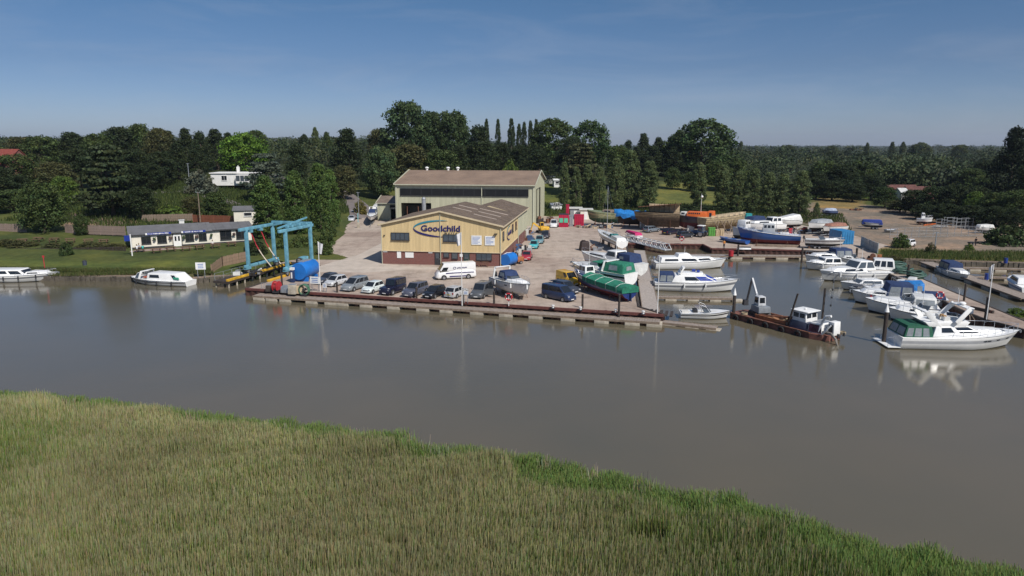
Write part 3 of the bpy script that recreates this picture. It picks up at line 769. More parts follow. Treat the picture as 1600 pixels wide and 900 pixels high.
for i, (u, v) in enumerate([(443, 366), (466, 362), (488, 360), (508, 356)]):
    tree_px('bush', u, v, 134 + i * 3, 34, (0.093, 0.128, 0.036), 'hedge bush between the boat lift and the green columns, ' + ORD[i] + ' from the left', 'boat lift hedge', 'hedge_bush', vbase=402 - i * 2)
tree_px('bush', 398, 372, 128, 40, GD, 'dark shrub in the shade behind the boat lift leg', name='shrub', vbase=402)
# --- centre wood
tree_px('conifer', 541, 199, 252, 76, GD, 'large dark spiky evergreen left of the chestnut tree')
tree_px('broad', 535, 258, 226, 50, GO, 'dull green tree at the left of the lane entrance')
tree_px('round', 593, 226, 236, 62, (0.084, 0.123, 0.048), 'pale-leaved chestnut tree behind the green annexe')
tree_px('broad', 592, 200, 290, 46, GO, 'brownish green tree behind the chestnut')
tree_px('broad', 636, 158, 282, 96, (0.060, 0.093, 0.036), 'tallest tree in the picture, above the green shed')
tree_px('broad', 672, 174, 288, 74, (0.057, 0.087, 0.033), 'tall tree just right of the tallest tree')
tree_px('broad', 706, 173, 286, 76, (0.060, 0.090, 0.033), 'tall ragged tree above the middle of the shed roof')
tree_px('broad', 640, 225, 256, 84, GO, 'olive tree with pale bare limbs behind the shed ridge')
tree_px('broad', 690, 232, 252, 70, GM, 'leafy tree low behind the shed roof')
tree_px('column', 722, 184, 300, 20, GP, 'short poplar beside the ragged tall tree')
tree_px('conifer', 748, 194, 266, 70, GD, 'black-green pine clump behind the right half of the shed')
tree_px('conifer', 716, 226, 256, 56, GD, 'dark evergreen low behind the shed roof')
for i, (u, v) in enumerate([(760, 184), (778, 185), (799, 184), (811, 192), (819, 189), (829, 187), (838, 185)]):
    tree_px('column', u, v, 322, 10 + 3 * (i == 2), (0.051, 0.075, 0.033), ['first', 'second', 'third', 'fourth', 'fifth', 'sixth', 'seventh'][i] + ' slim poplar from the left in the skyline row right of the tall trees', 'skyline poplars')
for i, (u, v, w, k_, c_) in enumerate([(785, 222, 46, 'conifer', GD), (815, 226, 50, 'broad', GD), (840, 228, 46, 'conifer', GD), (770, 236, 40, 'broad', GM), (800, 244, 40, 'bush', GB)]):
    tree_px(k_, u, v, 284 if k_ != 'bush' else 250, w, c_, ['dark conifer below the second skyline poplar', 'dark leafy tree below the middle skyline poplars', 'dark conifer below the last skyline poplar', 'greener tree below the first skyline poplar', 'bright green low bush tree below the third skyline poplar'][i], 'trees below the poplars', 'wood_tree')
tree_px('round', 864, 183, 316, 80, GM, 'broad rounded skyline tree right of the slim poplars')
tree_px('round', 922, 186, 300, 76, (0.060, 0.099, 0.033), 'big domed tree above the caravans')
tree_px('conifer', 842, 232, 270, 66, GD, 'black evergreen beside the caravans')
tree_px('broad', 893, 214, 292, 50, GD, 'dark tree between the domed tree and the caravans')
tree_px('layered', 908, 222, 246, 76, (0.072, 0.078, 0.033), 'brownish pine behind the column poplars of the yard')
tree_px('broad', 968, 226, 262, 50, GM, 'leafy tree rising behind the yard poplars')
YP = 'column poplar in the row behind the old wooden boats, %s from the shed'
for i, (u, v, w, vb) in enumerate([(882, 252, 20, 330), (901, 260, 20, 328), (919, 256, 22, 328), (938, 260, 22, 328), (964, 246, 30, 330), (988, 234, 34, 330), (1016, 250, 34, 322)]):
    tree_px('column', u, v, 218 + (i % 3) * 2, w * .88, GP, YP % ['first', 'second', 'third', 'fourth', 'fifth', 'sixth', 'last'][i], 'yard poplars', vbase=vb)
RP = 'column poplar in the row behind the blue boats, %s from the pasture'
for i, (u, v, w, vb) in enumerate([(1094, 252, 30, 322), (1132, 257, 32, 332), (1156, 266, 27, 334), (1180, 262, 30, 336), (1204, 268, 30, 338), (1226, 270, 30, 338), (1254, 266, 36, 342)]):
    tree_px('column', u, v, 214 - i * 1.5, w * .88, GP, RP % ['first', 'second', 'third', 'fourth', 'fifth', 'sixth', 'last'][i], 'yard poplars', vbase=vb)
tree_px('conifer', 1277, 316, 196, 16, GP, 'small sapling at the end of the poplar row', name='sapling', vbase=343)
ROW_ = [(982, 218, 330, 30), (1006, 207, 325, 36), (1030, 213, 322, 34), (1052, 210, 320, 40), (1075, 216, 316, 40), (1020, 226, 312, 50), (1055, 228, 308, 50), (995, 228, 318, 36)]
RK = ranked(ROW_, 319)
for r_ in ROW_:
    u, v, y, w = r_; tree_px('conifer', u, v, y, w, GD, 'dark pine beyond the grass field, ' + RK[r_], 'pine block beyond the field')
tree_px('round', 1103, 184, 312, 112, (0.060, 0.096, 0.033), 'huge domed tree above the grass field')
tree_px('round', 1064, 204, 318, 64, GM, 'smaller rounded tree leaning on the huge domed one')
for i, (u, v, y, w) in enumerate([(1052, 262, 268, 34), (1080, 268, 266, 30), (1120, 250, 272, 50), (1150, 246, 276, 54)]):
    tree_px('broad', u, v, y, w, GM, 'low tree along the top of the grass field, ' + ORD[i] + ' from the left', 'trees above the field')
for i, (u, w) in enumerate([(1070, 60), (1098, 60), (1128, 50)]):
    tree_px('bush', u, 318, 213, w, GD, 'dark hedge bush behind the orange wheelhouse, ' + ORD[i] + ' from the left', 'hedge behind the wheelhouse', 'hedge_bush', vbase=333)
# --- right hand side
tree_px('conifer', 1592, 196, 205, 84, (0.021, 0.032, 0.015), 'towering black-green evergreen at the right end of the picture')
tree_px('conifer', 1625, 220, 190, 80, GD, 'evergreen just beyond the towering one')
ROW_ = [(1290, 250, 275, 60, GM), (1318, 256, 268, 60, GD), (1345, 250, 285, 56, GM), (1278, 268, 256, 44, GD), (1302, 282, 250, 46, GD), (1335, 284, 247, 46, GD), (1365, 272, 252, 50, GD), (1385, 292, 226, 44, (0.042, 0.069, 0.021)), (1400, 258, 300, 60, GM), (1440, 262, 300, 60, GO), (1480, 256, 310, 56, GM), (1520, 262, 285, 56, GM),
                       (1540, 250, 300, 60, GD), (1430, 296, 205, 50, GD), (1462, 290, 200, 60, (0.039, 0.060, 0.021)), (1495, 288, 195, 60, GD), (1530, 292, 188, 60, GD), (1560, 300, 178, 60, GM), (1595, 296, 172, 60, GM), (1408, 312, 212, 44, GO), (1445, 318, 192, 44, GD), (1480, 318, 182, 56, GD), (1520, 320, 176, 56, GD), (1555, 322, 168, 56, GD), (1590, 326, 162, 50, GD)]
RK = ranked(ROW_, 240)
for r_ in ROW_:
    u, v, y, w, c_ = r_; tree_px('broad', u, v, y, w, c_, ('olive' if c_ == GO else 'leafy green' if c_ == GM else 'dark') + ' tree in the thicket behind the gravel compound, ' + RK[r_], 'thicket behind the compound')
tree_px('round', 1468, 262, 300, 66, (0.112, 0.135, 0.093), 'silvery willow in the woods beyond the red shed roofs', name='willow_tree')
tree_px('round', 1505, 266, 290, 50, (0.105, 0.128, 0.087), 'smaller silvery willow next to the towering evergreen', name='willow_tree')
tree_px('broad', 1525, 298, 183, 34, GB, 'small bright green tree in the dark thicket')
tree_px('bush', 1577, 346, 142, 76, (0.054, 0.081, 0.027), 'large round bush at the right end of the basin bank', vbase=396)
tree_px('bush', 1409, 363, 138, 30, (0.075, 0.117, 0.033), 'round green bush beside the parked white car', vbase=388)
tree_px('bush', 1456, 376, 130, 18, GO, 'scrubby bush at the head of the small pontoon', vbase=402)
tree_px('bush', 1398, 398, 124, 34, GO, 'rough scrub bush on the basin bank by the hoses', vbase=408)
tree_px('bush', 1590, 480, 86, 34, GB, 'weedy shrub growing on the near end of the right jetty', name='weed_bush', vbase=494)
tree_px('bush', 1515, 380, 133, 16, GB, 'small green shrub on the grass verge', name='shrub', vbase=392)
for i in range(9):
    u = 1278 + i * 9
    tree_px('bush', u, 305, 262, 18, (0.128, 0.195, 0.045), 'bright green hedge bush along the dry grass strip, ' + ORD[i] + ' from the left', 'bright hedge', 'hedge_bush')
for i, (u, v, vb, w) in enumerate([(520, 372, 398, 30), (524, 356, 384, 28), (527, 344, 372, 26), (530, 330, 358, 26), (533, 320, 347, 26)]):
    p_ = G(u - 14, vb); tree_px('bush', u - 14, v, p_.y, w, (0.085, 0.12, 0.036), 'leafy shrub along the left side of the drive, %s from the hoist' % ORD[i], 'drive side shrubs', 'shrub', vbase=vb)
for k_, u, v, w, lab in [('conifer', 1158, 220, 16, 'small pointed tree on the horizon just right of the huge domed tree'), ('column', 1356, 222, 8, 'first tiny poplar on the right horizon'), ('column', 1395, 221, 10, 'second tiny poplar on the right horizon'), ('column', 1412, 221, 10, 'third tiny poplar on the right horizon'), ('round', 1440, 222, 40, 'rounded tree standing above the right horizon beside the tiny poplars'), ('round', 1502, 225, 30, 'low rounded tree on the horizon near the towering evergreen'), ('broad', 1230, 226, 36, 'broad tree on the horizon above the yard poplars'), ('broad', 1300, 227, 30, 'low broad tree on the horizon above the gravel compound')]:
    tree_px(k_, u, v, 620, w, (0.075, 0.095, 0.040), lab, 'horizon trees')
# --- woodland that reads as one mass to the horizon
def forest(name, n, y0, y1, fx, hlo, hhi, seed, label, per=110, cond=None):
    r = np.random.default_rng(seed); Vs, Cs = [], []
    made = 0
    while made < n:
        y = math.exp(r.uniform(math.log(y0), math.log(y1))); u = r.uniform(*fx); x = (u - 800) / FPX * y
        if cond and not cond(u, y): continue
        made += 1
        h = r.uniform(hlo, hhi); w = h * r.uniform(.7, 1.35) * (1 + y / 2500); z = zat(x, y)
        f_ = 1.75 if y < 600 else .85 if y < 1200 else .45
        k = 16 if y < 600 else 9; a = r.uniform(0, 6.28, k); q = np.sqrt(r.uniform(.1, 1, k)); hh = r.uniform(.2, .78, k)
        cen = np.stack([x + np.cos(a) * q * w * .36, y + np.sin(a) * q * w * .36, z + hh * h], -1)
        rad = np.stack([r.uniform(.13, .24, k) * w] * 2 + [r.uniform(.10, .18, k) * h], -1)
        pk = max(4, int(per * f_ / k))
        V, c_ = clump_leaves(cen, rad, pk, max(.7, w * (.062 if y < 600 else .085)), r, 1.0, .4, .45)
        base = r.uniform(.75, 1.35) * np.array([(0.046, 0.066, 0.028), (0.060, 0.080, 0.034), (0.036, 0.052, 0.024), (0.074, 0.086, 0.040)][r.integers(4)])
        Vs.append(V); Cs.append(c_ * base)
    o = link(name, quadmesh(name, np.concatenate(Vs), np.concatenate(Cs), mat=WOODM)); o['kind'] = 'stuff'; o['label'] = label
WOODM = leafmat('woodland_foliage', trans=.2)
forest('woodland', 950, 285, 2600, (1010, 1900), 6.5, 17, 3, 'dense woodland spreading from the compound to the horizon', per=207, cond=lambda u, y: y > 330 or u > 1290)
forest('hill_woodland', 760, 288, 1800, (-250, 640), 8, 13, 4, 'dense wood over the hill behind the inn and bungalow', per=162)
forest('middle_woodland', 260, 330, 1500, (640, 1010), 8, 12, 5, 'wood between the tall trees and the caravans', per=162)
forest('distant_woodland', 420, 1600, 4200, (-400, 2000), 12, 20, 6, 'far blue-green woods on the horizon', per=130)
# ================================================================ BUILDINGS
CREAM = M('cream_yellow_cladding', (0.62, 0.475, 0.25), .55, 0, .12, 1.0, stretch=(1.6, 1.6, .12))
SAGE = M('sage_green_cladding', (0.46, 0.455, 0.325), .55, 0, .14, 1.0, stretch=(1.2, 1.2, .10))
SAGET = M('sage_trim', (0.50, 0.50, 0.38), .5, 0, .08, 1)
ROOFB = M('brown_sheet_roof', (0.185, 0.142, 0.110), .6, 0, .26, .8, detail=6)
CREAMT = M('cream_trim', (0.60, 0.50, 0.33), .5, 0, .08, 1)
def brickmat():
    m = bpy.data.materials.new('red_brick'); m.use_nodes = True
    t = m.node_tree; n = t.nodes; l = t.links; p = n['Principled BSDF']; p.inputs['Roughness'].default_value = .9
    c = n.new('ShaderNodeTexCoord'); sp = n.new('ShaderNodeSeparateXYZ'); cb = n.new('ShaderNodeCombineXYZ'); ad = n.new('ShaderNodeMath'); ad.operation = 'ADD'
    l.new(c.outputs['Object'], sp.inputs[0]); l.new(sp.outputs['X'], ad.inputs[0]); l.new(sp.outputs['Y'], ad.inputs[1]); l.new(ad.outputs[0], cb.inputs['X']); l.new(sp.outputs['Z'], cb.inputs['Y'])
    b = n.new('ShaderNodeTexBrick'); l.new(cb.outputs[0], b.inputs['Vector']); b.inputs['Scale'].default_value = 1.0
    b.inputs['Brick Width'].default_value = .225; b.inputs['Row Height'].default_value = .075; b.inputs['Mortar Size'].default_value = .008
    b.inputs['Color1'].default_value = (.20, .058, .045, 1); b.inputs['Color2'].default_value = (.145, .042, .036, 1); b.inputs['Mortar'].default_value = (.22, .17, .15, 1)
    l.new(b.outputs['Color'], p.inputs['Base Color'])
    return m
BRICK = brickmat()
NAVY = M('navy_lettering', (0.02, 0.016, 0.12), .4, 0, 0)
TEALS = M('teal_lettering', (0.02, 0.22, 0.30), .4, 0, 0)
def ribwall(a, d, Ln, z0, top, nrm, holes=(), pitch=.25, dep=.012, mb=None):
    """profiled sheet wall from a along d; top is a function of the distance"""
    b = mb or MB(); s = [0.0]
    k = int(Ln / pitch); pitch = Ln / k; pr = []
    for i in range(k):
        pr += [(i * pitch, 0), ((i + .5) * pitch, 0), ((i + .62) * pitch, dep), ((i + .88) * pitch, dep)]
    pr.append((Ln, 0))
    cuts = sorted({q for h in holes for q in h[:2]})
    out = []
    for (s0, d0), (s1, d1) in zip(pr, pr[1:]):
        ss = [s0] + [c for c in cuts if s0 + 1e-4 < c < s1 - 1e-4] + [s1]
        for q0, q1 in zip(ss, ss[1:]):
            f = lambda q: d0 + (d1 - d0) * (q - s0) / (s1 - s0)
            out.append((q0, f(q0), q1, f(q1)))
    for q0, e0, q1, e1 in out:
        m_ = (q0 + q1) / 2
        iv = [(z0, None)]
        for h in sorted((h for h in holes if h[0] < m_ < h[1]), key=lambda h: h[2]):
            lo = iv.pop(); iv += [(lo[0], h[2]), (h[3], None)]
        for lo, hi in iv:
            if hi is not None and hi - lo < 1e-3: continue
            p0, p1 = a + d * q0 + nrm * e0, a + d * q1 + nrm * e1
            b.add([(p0.x, p0.y, lo), (p1.x, p1.y, lo), (p1.x, p1.y, hi if hi is not None else top(q1)), (p0.x, p0.y, hi if hi is not None else top(q0))], [(0, 1, 2, 3)])
    return b
X_, Y_, Z_ = Vector((1, 0, 0)), Vector((0, 1, 0)), Vector((0, 0, 1))
def slope(b, p0, p1, q0, q1, th=.10, rib=.5):
    """ribbed roof slope: p0-p1 along the eave, q0-q1 along the ridge"""
    p0, p1, q0, q1 = map(Vector, (p0, p1, q0, q1))
    nn = (p1 - p0).cross(q0 - p0).normalized()
    if nn.z < 0: nn = -nn
    b.hexa([p0 - nn * th, p1 - nn * th, q1 - nn * th, q0 - nn * th], [p0, p1, q1, q0])
    k = int((p1 - p0).length / rib)
    for i in range(k):
        u = (i + .5) / k; e = .06 / (p1 - p0).length
        c = [bil((p0, p1, q1, q0), uu, vv) + nn * o for o in (.002, .045) for uu, vv in ((u - e, .005), (u + e, .005), (u + e, .995), (u - e, .995))]
        b.hexa(c[:4], c[4:])
def wwindow(parent, x0, x1, z0, z1, y, ny=-1, panes=3, frame=DARK, axis='x', glass=GLASS2, name='window'):
    """window standing on a wall; axis x: wall runs along x at y; axis y: wall runs along y at x=y"""
    def P_(s, z, o): return (s, y + ny * o, z) if axis == 'x' else (y + ny * o, s, z)
    def bx(b, s0, s1, a0, a1, o0, o1):
        p, q = P_(s0, a0, o0), P_(s1, a1, o1)
        b.box([(i + j) / 2 for i, j in zip(p, q)], [abs(i - j) for i, j in zip(p, q)])
    f = MB(); w = .07
    bx(f, x0 - w, x1 + w, z0 - w, z0, .0, .12); bx(f, x0 - w, x1 + w, z1, z1 + w, .0, .12)
    bx(f, x0 - w, x0, z0, z1, .0, .12); bx(f, x1, x1 + w, z0, z1, .0, .12)
    for i in range(1, panes):
        s = x0 + (x1 - x0) * i / panes; bx(f, s - .03, s + .03, z0, z1, .0, .11)
    fr = f.build(name, frame, parent)
    for i in range(panes):
        g = MB(); a0, a1 = x0 + (x1 - x0) * i / panes + .03 * (i > 0), x0 + (x1 - x0) * (i + 1) / panes - .03 * (i < panes - 1)
        bx(g, a0, a1, z0, z1, .02, .07); g.build('pane', glass, fr)
    s = MB(); bx(s, x0 - w - .04, x1 + w + .04, z0 - w - .06, z0 - w, .0, .2); s.build('sill', frame, fr)
    return fr
def text(parent, body, loc, rot, size, mat, ext=.02, bold=0.0, width=None, spacing=1.0, name='lettering'):
    cu = bpy.data.curves.new(name, 'FONT'); cu.body = body; cu.size = size; cu.extrude = ext; cu.offset = bold; cu.space_character = spacing; cu.resolution_u = 3
    cu.materials.append(mat)
    tmp = bpy.data.objects.new(name, cu); C.objects.link(tmp)
    dg = bpy.context.evaluated_depsgraph_get(); me = bpy.data.meshes.new_from_object(tmp.evaluated_get(dg))
    bpy.data.objects.remove(tmp); me.name = name
    if not me.materials: me.materials.append(mat)
    xs = [v.co.x for v in me.vertices]
    o = link(name, me, parent); o.location = loc; o.rotation_euler = rot
    if width: o.scale = (width / (max(xs) - min(xs)), 1, 1)
    return o
# ---------------------------------------------------------------- cream office
OW, OD1, OD2, OE, OR_ = 20.7, 21.0, 36.0, 6.75, 9.05
of = thing('office_building', 'cream yellow gabled office with red brick base and brown roof', 'building', G(597, 412), R(-8))
gtop = lambda q: OE + (OR_ - OE) * (1 - abs(q - OW / 2) / (OW / 2)) - .05
WZ = 2.35
ribwall(Vector((0, 0, 0)), X_, OW, WZ, gtop, -Y_).build('front_wall', CREAM, of)
ribwall(Vector((OW, 0, 0)), Y_, OD1, WZ, lambda q: OE - .05, X_).build('side_wall', CREAM, of)
ribwall(Vector((OW - .0, OD1, 0)), Y_, OD2 - OD1, WZ, lambda q: OE - .05, X_).build('side_wall', SAGE, of)
ribwall(Vector((0, OD1, 0)), -Y_, OD1, WZ, lambda q: OE - .05, -X_).build('side_wall', CREAM, of)
b = MB(); b.add([(0, OD1, WZ), (OW, OD1, WZ), (OW, OD1, OE - .05), (OW / 2, OD1, OR_ - .1), (0, OD1, OE - .05)], [(0, 1, 2, 3, 4)]); b.build('rear_wall', SAGE, of)
R2 = OW - 5.6
b = MB(); b.add([(OW - 11.2, OD2, 0), (OW, OD2, 0), (OW, OD2, OE - .05), (R2, OD2, 8.4), (OW - 11.2, OD2, OE - .05)], [(0, 1, 2, 3, 4)])
b.add([(OW - 11.2, OD1, 0), (OW - 11.2, OD2, 0), (OW - 11.2, OD2, OE - .05), (OW - 11.2, OD1, OE - .05)], [(0, 1, 2, 3)]); b.build('rear_wall', SAGE, of)
b = MB(); b.prism([(.06, .06), (OW - .06, .06), (OW - .06, OD2 - .06), (OW - 11.1, OD2 - .06), (OW - 11.1, OD1 - .06), (.06, OD1 - .06)], -.1, WZ + .05); b.build('brick_base', BRICK, of)
b = MB(); b.box((OW / 2, -.03, WZ - .06), (OW + .1, .16, .12)); b.box((OW + .03, OD1 / 2, WZ - .06), (.16, OD1, .12)); b.build('cladding_flashing', CREAMT, of)
rf = MB(); hx = OW / 2
slope(rf, (-.35, -.3, OE - .03), (-.35, OD1 + .2, OE - .03), (hx, -.3, OR_), (hx, OD1 + .2, OR_))
slope(rf, (OW + .35, -.3, OE - .03), (OW + .35, OD1 + .2, OE - .03), (hx, -.3, OR_), (hx, OD1 + .2, OR_))
roof = rf.build('roof', ROOFB, of)
rf = MB(); slope(rf, (OW + .35, OD1 + .21, OE - .03), (OW + .35, OD2 + .3, OE - .03), (R2, OD1 + .21, 8.45), (R2, OD2 + .3, 8.45)); slope(rf, (OW - 11.4, OD1 + .21, OE - .03), (OW - 11.4, OD2 + .3, OE - .03), (R2, OD1 + .21, 8.45), (R2, OD2 + .3, 8.45))
rf.build('rear_roof', ROOFB, of)
b = MB(); b.add([(OW - 11.4, OD1 + .235, OE - .1), (OW + .3, OD1 + .235, OE - .1), (R2, OD1 + .235, 8.36)], [(0, 1, 2)]); b.build('rear_gable', CREAMT, of)
ROOFL = M('translucent_rooflight', (0.46, 0.38, 0.31), .5, 0, .1, 1)
rq = [Vector((OW + .35, -.3, OE - .03)), Vector((OW + .35, OD1 + .2, OE - .03)), Vector((hx, OD1 + .2, OR_)), Vector((hx, -.3, OR_))]
for t0, w0, w1 in [(.30, .42, .80), (.52, .42, .80), (.20, .12, .38) if False else (.74, .36, .86), (.42, .02, .34), (.64, .03, .36)]:
    c = [bil(rq, t0 + e, 1 - w) for e, w in ((-.011, w1), (.011, w1), (.011, w0), (-.011, w0))]
    nn = (c[1] - c[0]).cross(c[3] - c[0]).normalized(); nn = nn if nn.z > 0 else -nn
    b = MB(); b.hexa([p + nn * .01 for p in c], [p + nn * .075 for p in c]); b.build('rooflight', ROOFL, roof)
b = MB()
for s in (-1, 1):
    e = Vector((hx + s * (hx + .38), -.36, OE - .02)); b.bar(e, (hx, -.36, OR_ + .05), .09, .26)
b.bar((OW + .40, -.3, OE - .12), (OW + .40, OD2 + .3, OE - .12), .14, .16); b.bar((-.40, -.3, OE - .12), (-.40, OD1, OE - .12), .14, .16)
b.build('barge_board', CREAMT, of)
for x, y in ((10.35, -.12), (OW - .1, -.14), (.1, -.12), (OW + .14, OD1 - .3)):
    b = MB(); b.cyl((x, y, 0), (x, y, OE - .1 if x != 10.35 else OR_ - .2), .055, n=8); b.build('downpipe', SAGET, of)
wwindow(of, 1.85, 4.93, 4.2, 5.35, -.05, panes=4); wwindow(of, 10.9, 13.4, 4.1, 5.2, -.05, panes=3)
wwindow(of, 12.3, 13.2, 1.2, 2.1, .06, panes=1); wwindow(of, 16.5, 19.0, 1.05, 2.12, .06, panes=3); wwindow(of, 10.9, 11.7, 1.45, 2.1, .06, panes=1)
wwindow(of, 1.2, 2.2, 4.3, 5.6, OW + .05, 1, 1, axis='y'); wwindow(of, 12.5, 13.6, 4.3, 5.6, OW + .05, 1, 1, axis='y'); wwindow(of, 17, 18.2, 4.3, 5.6, OW + .05, 1, 1, axis='y')
for x0, x1, m in ((9.3, 10.2, DARK), (14.25, 15.3, M('dark_green_door', (.02, .05, .04), .4, 0, .1))):
    d = MB(); d.box(((x0 + x1) / 2, .03, 1.1), (x1 - x0, .12, 2.15)); dd = d.build('door', m, of)
    d = MB(); d.box((x1 - .14, -.05, 1.05), (.05, .06, .22)); d.build('handle', STEEL, dd)
    d = MB(); d.panel([Vector((x0 + .18, -.03, 1.15)), Vector((x1 - .18, -.03, 1.15)), Vector((x1 - .18, -.03, 2.0)), Vector((x0 + .18, -.03, 2.0))], 0, 1, 0, 1, .015, .02); d.build('door_pane', GLASS2, dd)
BLUETXT = M('blue_print', (0.05, 0.16, 0.45), .5, 0, 0)
for x0, x1, z0, z1 in ((15.65, 17.4, 3.6, 5.15), (17.95, 19.6, 3.55, 5.1)):
    b = MB(); b.box(((x0 + x1) / 2, -.08, (z0 + z1) / 2), (x1 - x0, .06, z1 - z0)); bd = b.build('notice_board', WHITE, of)
    b = MB()
    for i in range(6):
        w = (x1 - x0) * random.uniform(.45, .8); b.box((x0 + .16 + w / 2, -.115, z1 - .25 - i * .21), (w, .01, .07))
    b.build('printed_lines', BLUETXT, bd)['kind'] = 'stuff'
for x0, x1, z0, z1 in ((2.7, 3.4, 1.05, 2.2), (4.15, 5.6, 1.15, 2.05), (.25, 1.0, 2.02, 2.2), (8.2, 8.9, 2.0, 2.2), (13.6, 14.1, 1.5, 2.0)):
    b = MB(); b.box(((x0 + x1) / 2, .02, (z0 + z1) / 2), (x1 - x0, .06, z1 - z0)); b.build('wall_sign', WHITE, of)
def crescent(parent, cx, cz, a, h, ang0, ang1, place, mat, w=.34, name='logo_swoosh'):
    b = MB(); n_ = 28; pin, pout = [], []
    for i in range(n_ + 1):
        q = ang0 + (ang1 - ang0) * i / n_; ww = w * math.sin(PI * i / n_) ** .8
        pout.append((cx + a * math.cos(q), cz + h * math.sin(q))); pin.append((cx + (a - ww) * math.cos(q), cz + (h - ww * .55) * math.sin(q)))
    for i in range(n_):
        c = [place(*pin[i]), place(*pin[i + 1]), place(*pout[i + 1]), place(*pout[i])]
        nn = place.n; b.hexa([p for p in c], [p + nn * .03 for p in c])
    return b.build(name, mat, parent)
class Pl:
    def __init__(s, f, n): s.f, s.n = f, n
    def __call__(s, a, b_): return s.f(a, b_)
plF = Pl(lambda a, b_: Vector((a, -.07, b_)), Vector((0, -1, 0)))
crescent(of, 10.2, 6.2, 4.5, 1.42, R(70), R(182), plF, TEALS, .5); crescent(of, 10.2, 6.2, 4.5, 1.42, R(178), R(282), plF, NAVY, .55)
text(of, 'Goodchild', (7.0, -.09, 5.78), (PI / 2, 0, 0), 1.38, NAVY, .025, .028, 6.7)
text(of, 'marine', (11.1, -.09, 5.36), (PI / 2, 0, 0), .46, M('grey_lettering', (.08, .075, .08), .5, 0, 0), .02, .006, 2.6, 1.8)
plS = Pl(lambda a, b_: Vector((OW + .07, a, b_)), Vector((1, 0, 0)))
crescent(of, 8.9, 4.6, 3.0, 1.25, R(60), R(180), plS, TEALS, .35); crescent(of, 8.9, 4.6, 3.0, 1.25, R(180), R(290), plS, NAVY, .4)
text(of, 'Goodchild', (OW + .09, 6.8, 4.25), (PI / 2, 0, PI / 2), 1.05, NAVY, .02, .02, 4.6)
b = MB(); b.box((.6, -.12, 4.9), (.22, .2, .16)); b.box((19.8, -.3, 5.5), (.5, .5, .12)); b.build('floodlight', DARK, of)
b = MB(); b.box((OW + 2.1, 28, 1.2), (.01, .01, .01))
# ---------------------------------------------------------------- sage green shed
SW, SD, SE, SR = 35.5, 28.0, 10.15, 13.2
sp_ = G(834, 353); ang = R(-8); o_ = Vector((sp_.x - SW * math.cos(ang), sp_.y - SW * math.sin(ang), 0))
sh = thing('boat_shed', 'tall sage green boat shed with brown roof behind the office', 'building', o_, ang)
ribwall(Vector((0, 0, 0)), X_, SW, 0, lambda q: SE - .05, -Y_, [(1.3, 9.2, 0, 5.4)], .42).build('front_wall', SAGE, sh)
gt2 = lambda q: SE + (SR - SE) * (1 - abs(q - SD / 2) / (SD / 2)) - .05
ribwall(Vector((SW, 0, 0)), Y_, SD, 0, gt2, X_, [(5.5, 16, 0, 8.8)], .42).build('gable_wall', SAGE, sh)
ribwall(Vector((0, SD, 0)), -Y_, SD, 0, lambda q: gt2(SD - q), -X_, (), .42).build('gable_wall', SAGE, sh)
b = MB(); b.add([(0, SD, 0), (SW, SD, 0), (SW, SD, SE - .05), (0, SD, SE - .05)], [(0, 1, 2, 3)]); b.build('rear_wall', SAGE, sh)
b = MB(); b.box((SW / 2, SD / 2, .05), (SW - .2, SD - .2, .1)); b.build('shed_floor', CONC, sh)
rf = MB(); slope(rf, (-.4, -.4, SE - .02), (SW + .4, -.4, SE - .02), (-.4, SD / 2, SR), (SW + .4, SD / 2, SR), rib=.7); slope(rf, (-.4, SD + .4, SE - .02), (SW + .4, SD + .4, SE - .02), (-.4, SD / 2, SR), (SW + .4, SD / 2, SR), rib=.7)
roof = rf.build('roof', M('shed_brown_roof', (0.240, 0.168, 0.118), .6, 0, .18, .25), sh)
for x in (4.6, 10.5, 13.2):
    b = MB(); b.cyl((x, SD / 2, SR - .1), (x, SD / 2, SR + .5), .32, .32, 10); b.ball((x, SD / 2, SR + .6), (.55, .55, .32), 10, 5); b.build('roof_vent', WHITE, roof, smooth=True)
b = MB()
for x in (-.45, SW + .45):
    b.bar((x, -.45, SE), (x, SD / 2, SR + .08), .14, .3); b.bar((x, SD / 2, SR + .08), (x, SD + .45, SE), .14, .3)
b.bar((-.4, -.5, SE - .1), (SW + .4, -.5, SE - .1), .2, .22); b.build('barge_board', SAGET, sh)
b = MB()
for x in (.15, 22.3, SW - .15): b.cyl((x, -.14, 0), (x, -.14, SE - .1), .1, n=8)
for x in (.0, SW): b.box((x, 0, SE / 2), (.3, .3, SE - .1))
b.build('corner_trim', SAGET, sh)
for i in range(12):
    a0 = 1.2 + i * 2.74
    wwindow(sh, a0, a0 + 2.74, 7.35, 9.0, -.05, panes=1, glass=M('dull_black_glass', (.012, .012, .013), .35, 0, .2))  # strip window panes in near-black, fairly rough glass
b = MB(); b.box((SW - .1, 10.7, 4.4), (.06, 10.4, 8.8)) ; 
b = MB(); b.box((SW - .35, 13.4, 4.3), (.12, 5.0, 8.6)); b.build('sliding_door', SAGE, sh)
b = MB(); b.box((5.2, 6, 2.2), (7.4, .1, 4.2)); b.build('dark_backing', DARK, sh)  # added dark sheet behind the doorway, stands in for the unlit shed interior
for x in (3.1, 6.0):
    b = MB(); b.cyl((x, -.8, 0), (x, -.8, 4.6), .10, n=8); b.build('door_post', RUST, sh)
b = MB(); b.cyl((7.7, -1.6, 3.0), (7.7, -1.6, 6.6), .55, n=12); b.cyl((7.7, -1.6, 6.6), (7.7, -1.6, 7.0), .62, .3, n=12)
b.bar((7.7, -1.6, 0), (7.7, -1.6, 3.0), .3); b.build('extractor_stack', GALV, sh, smooth=True)
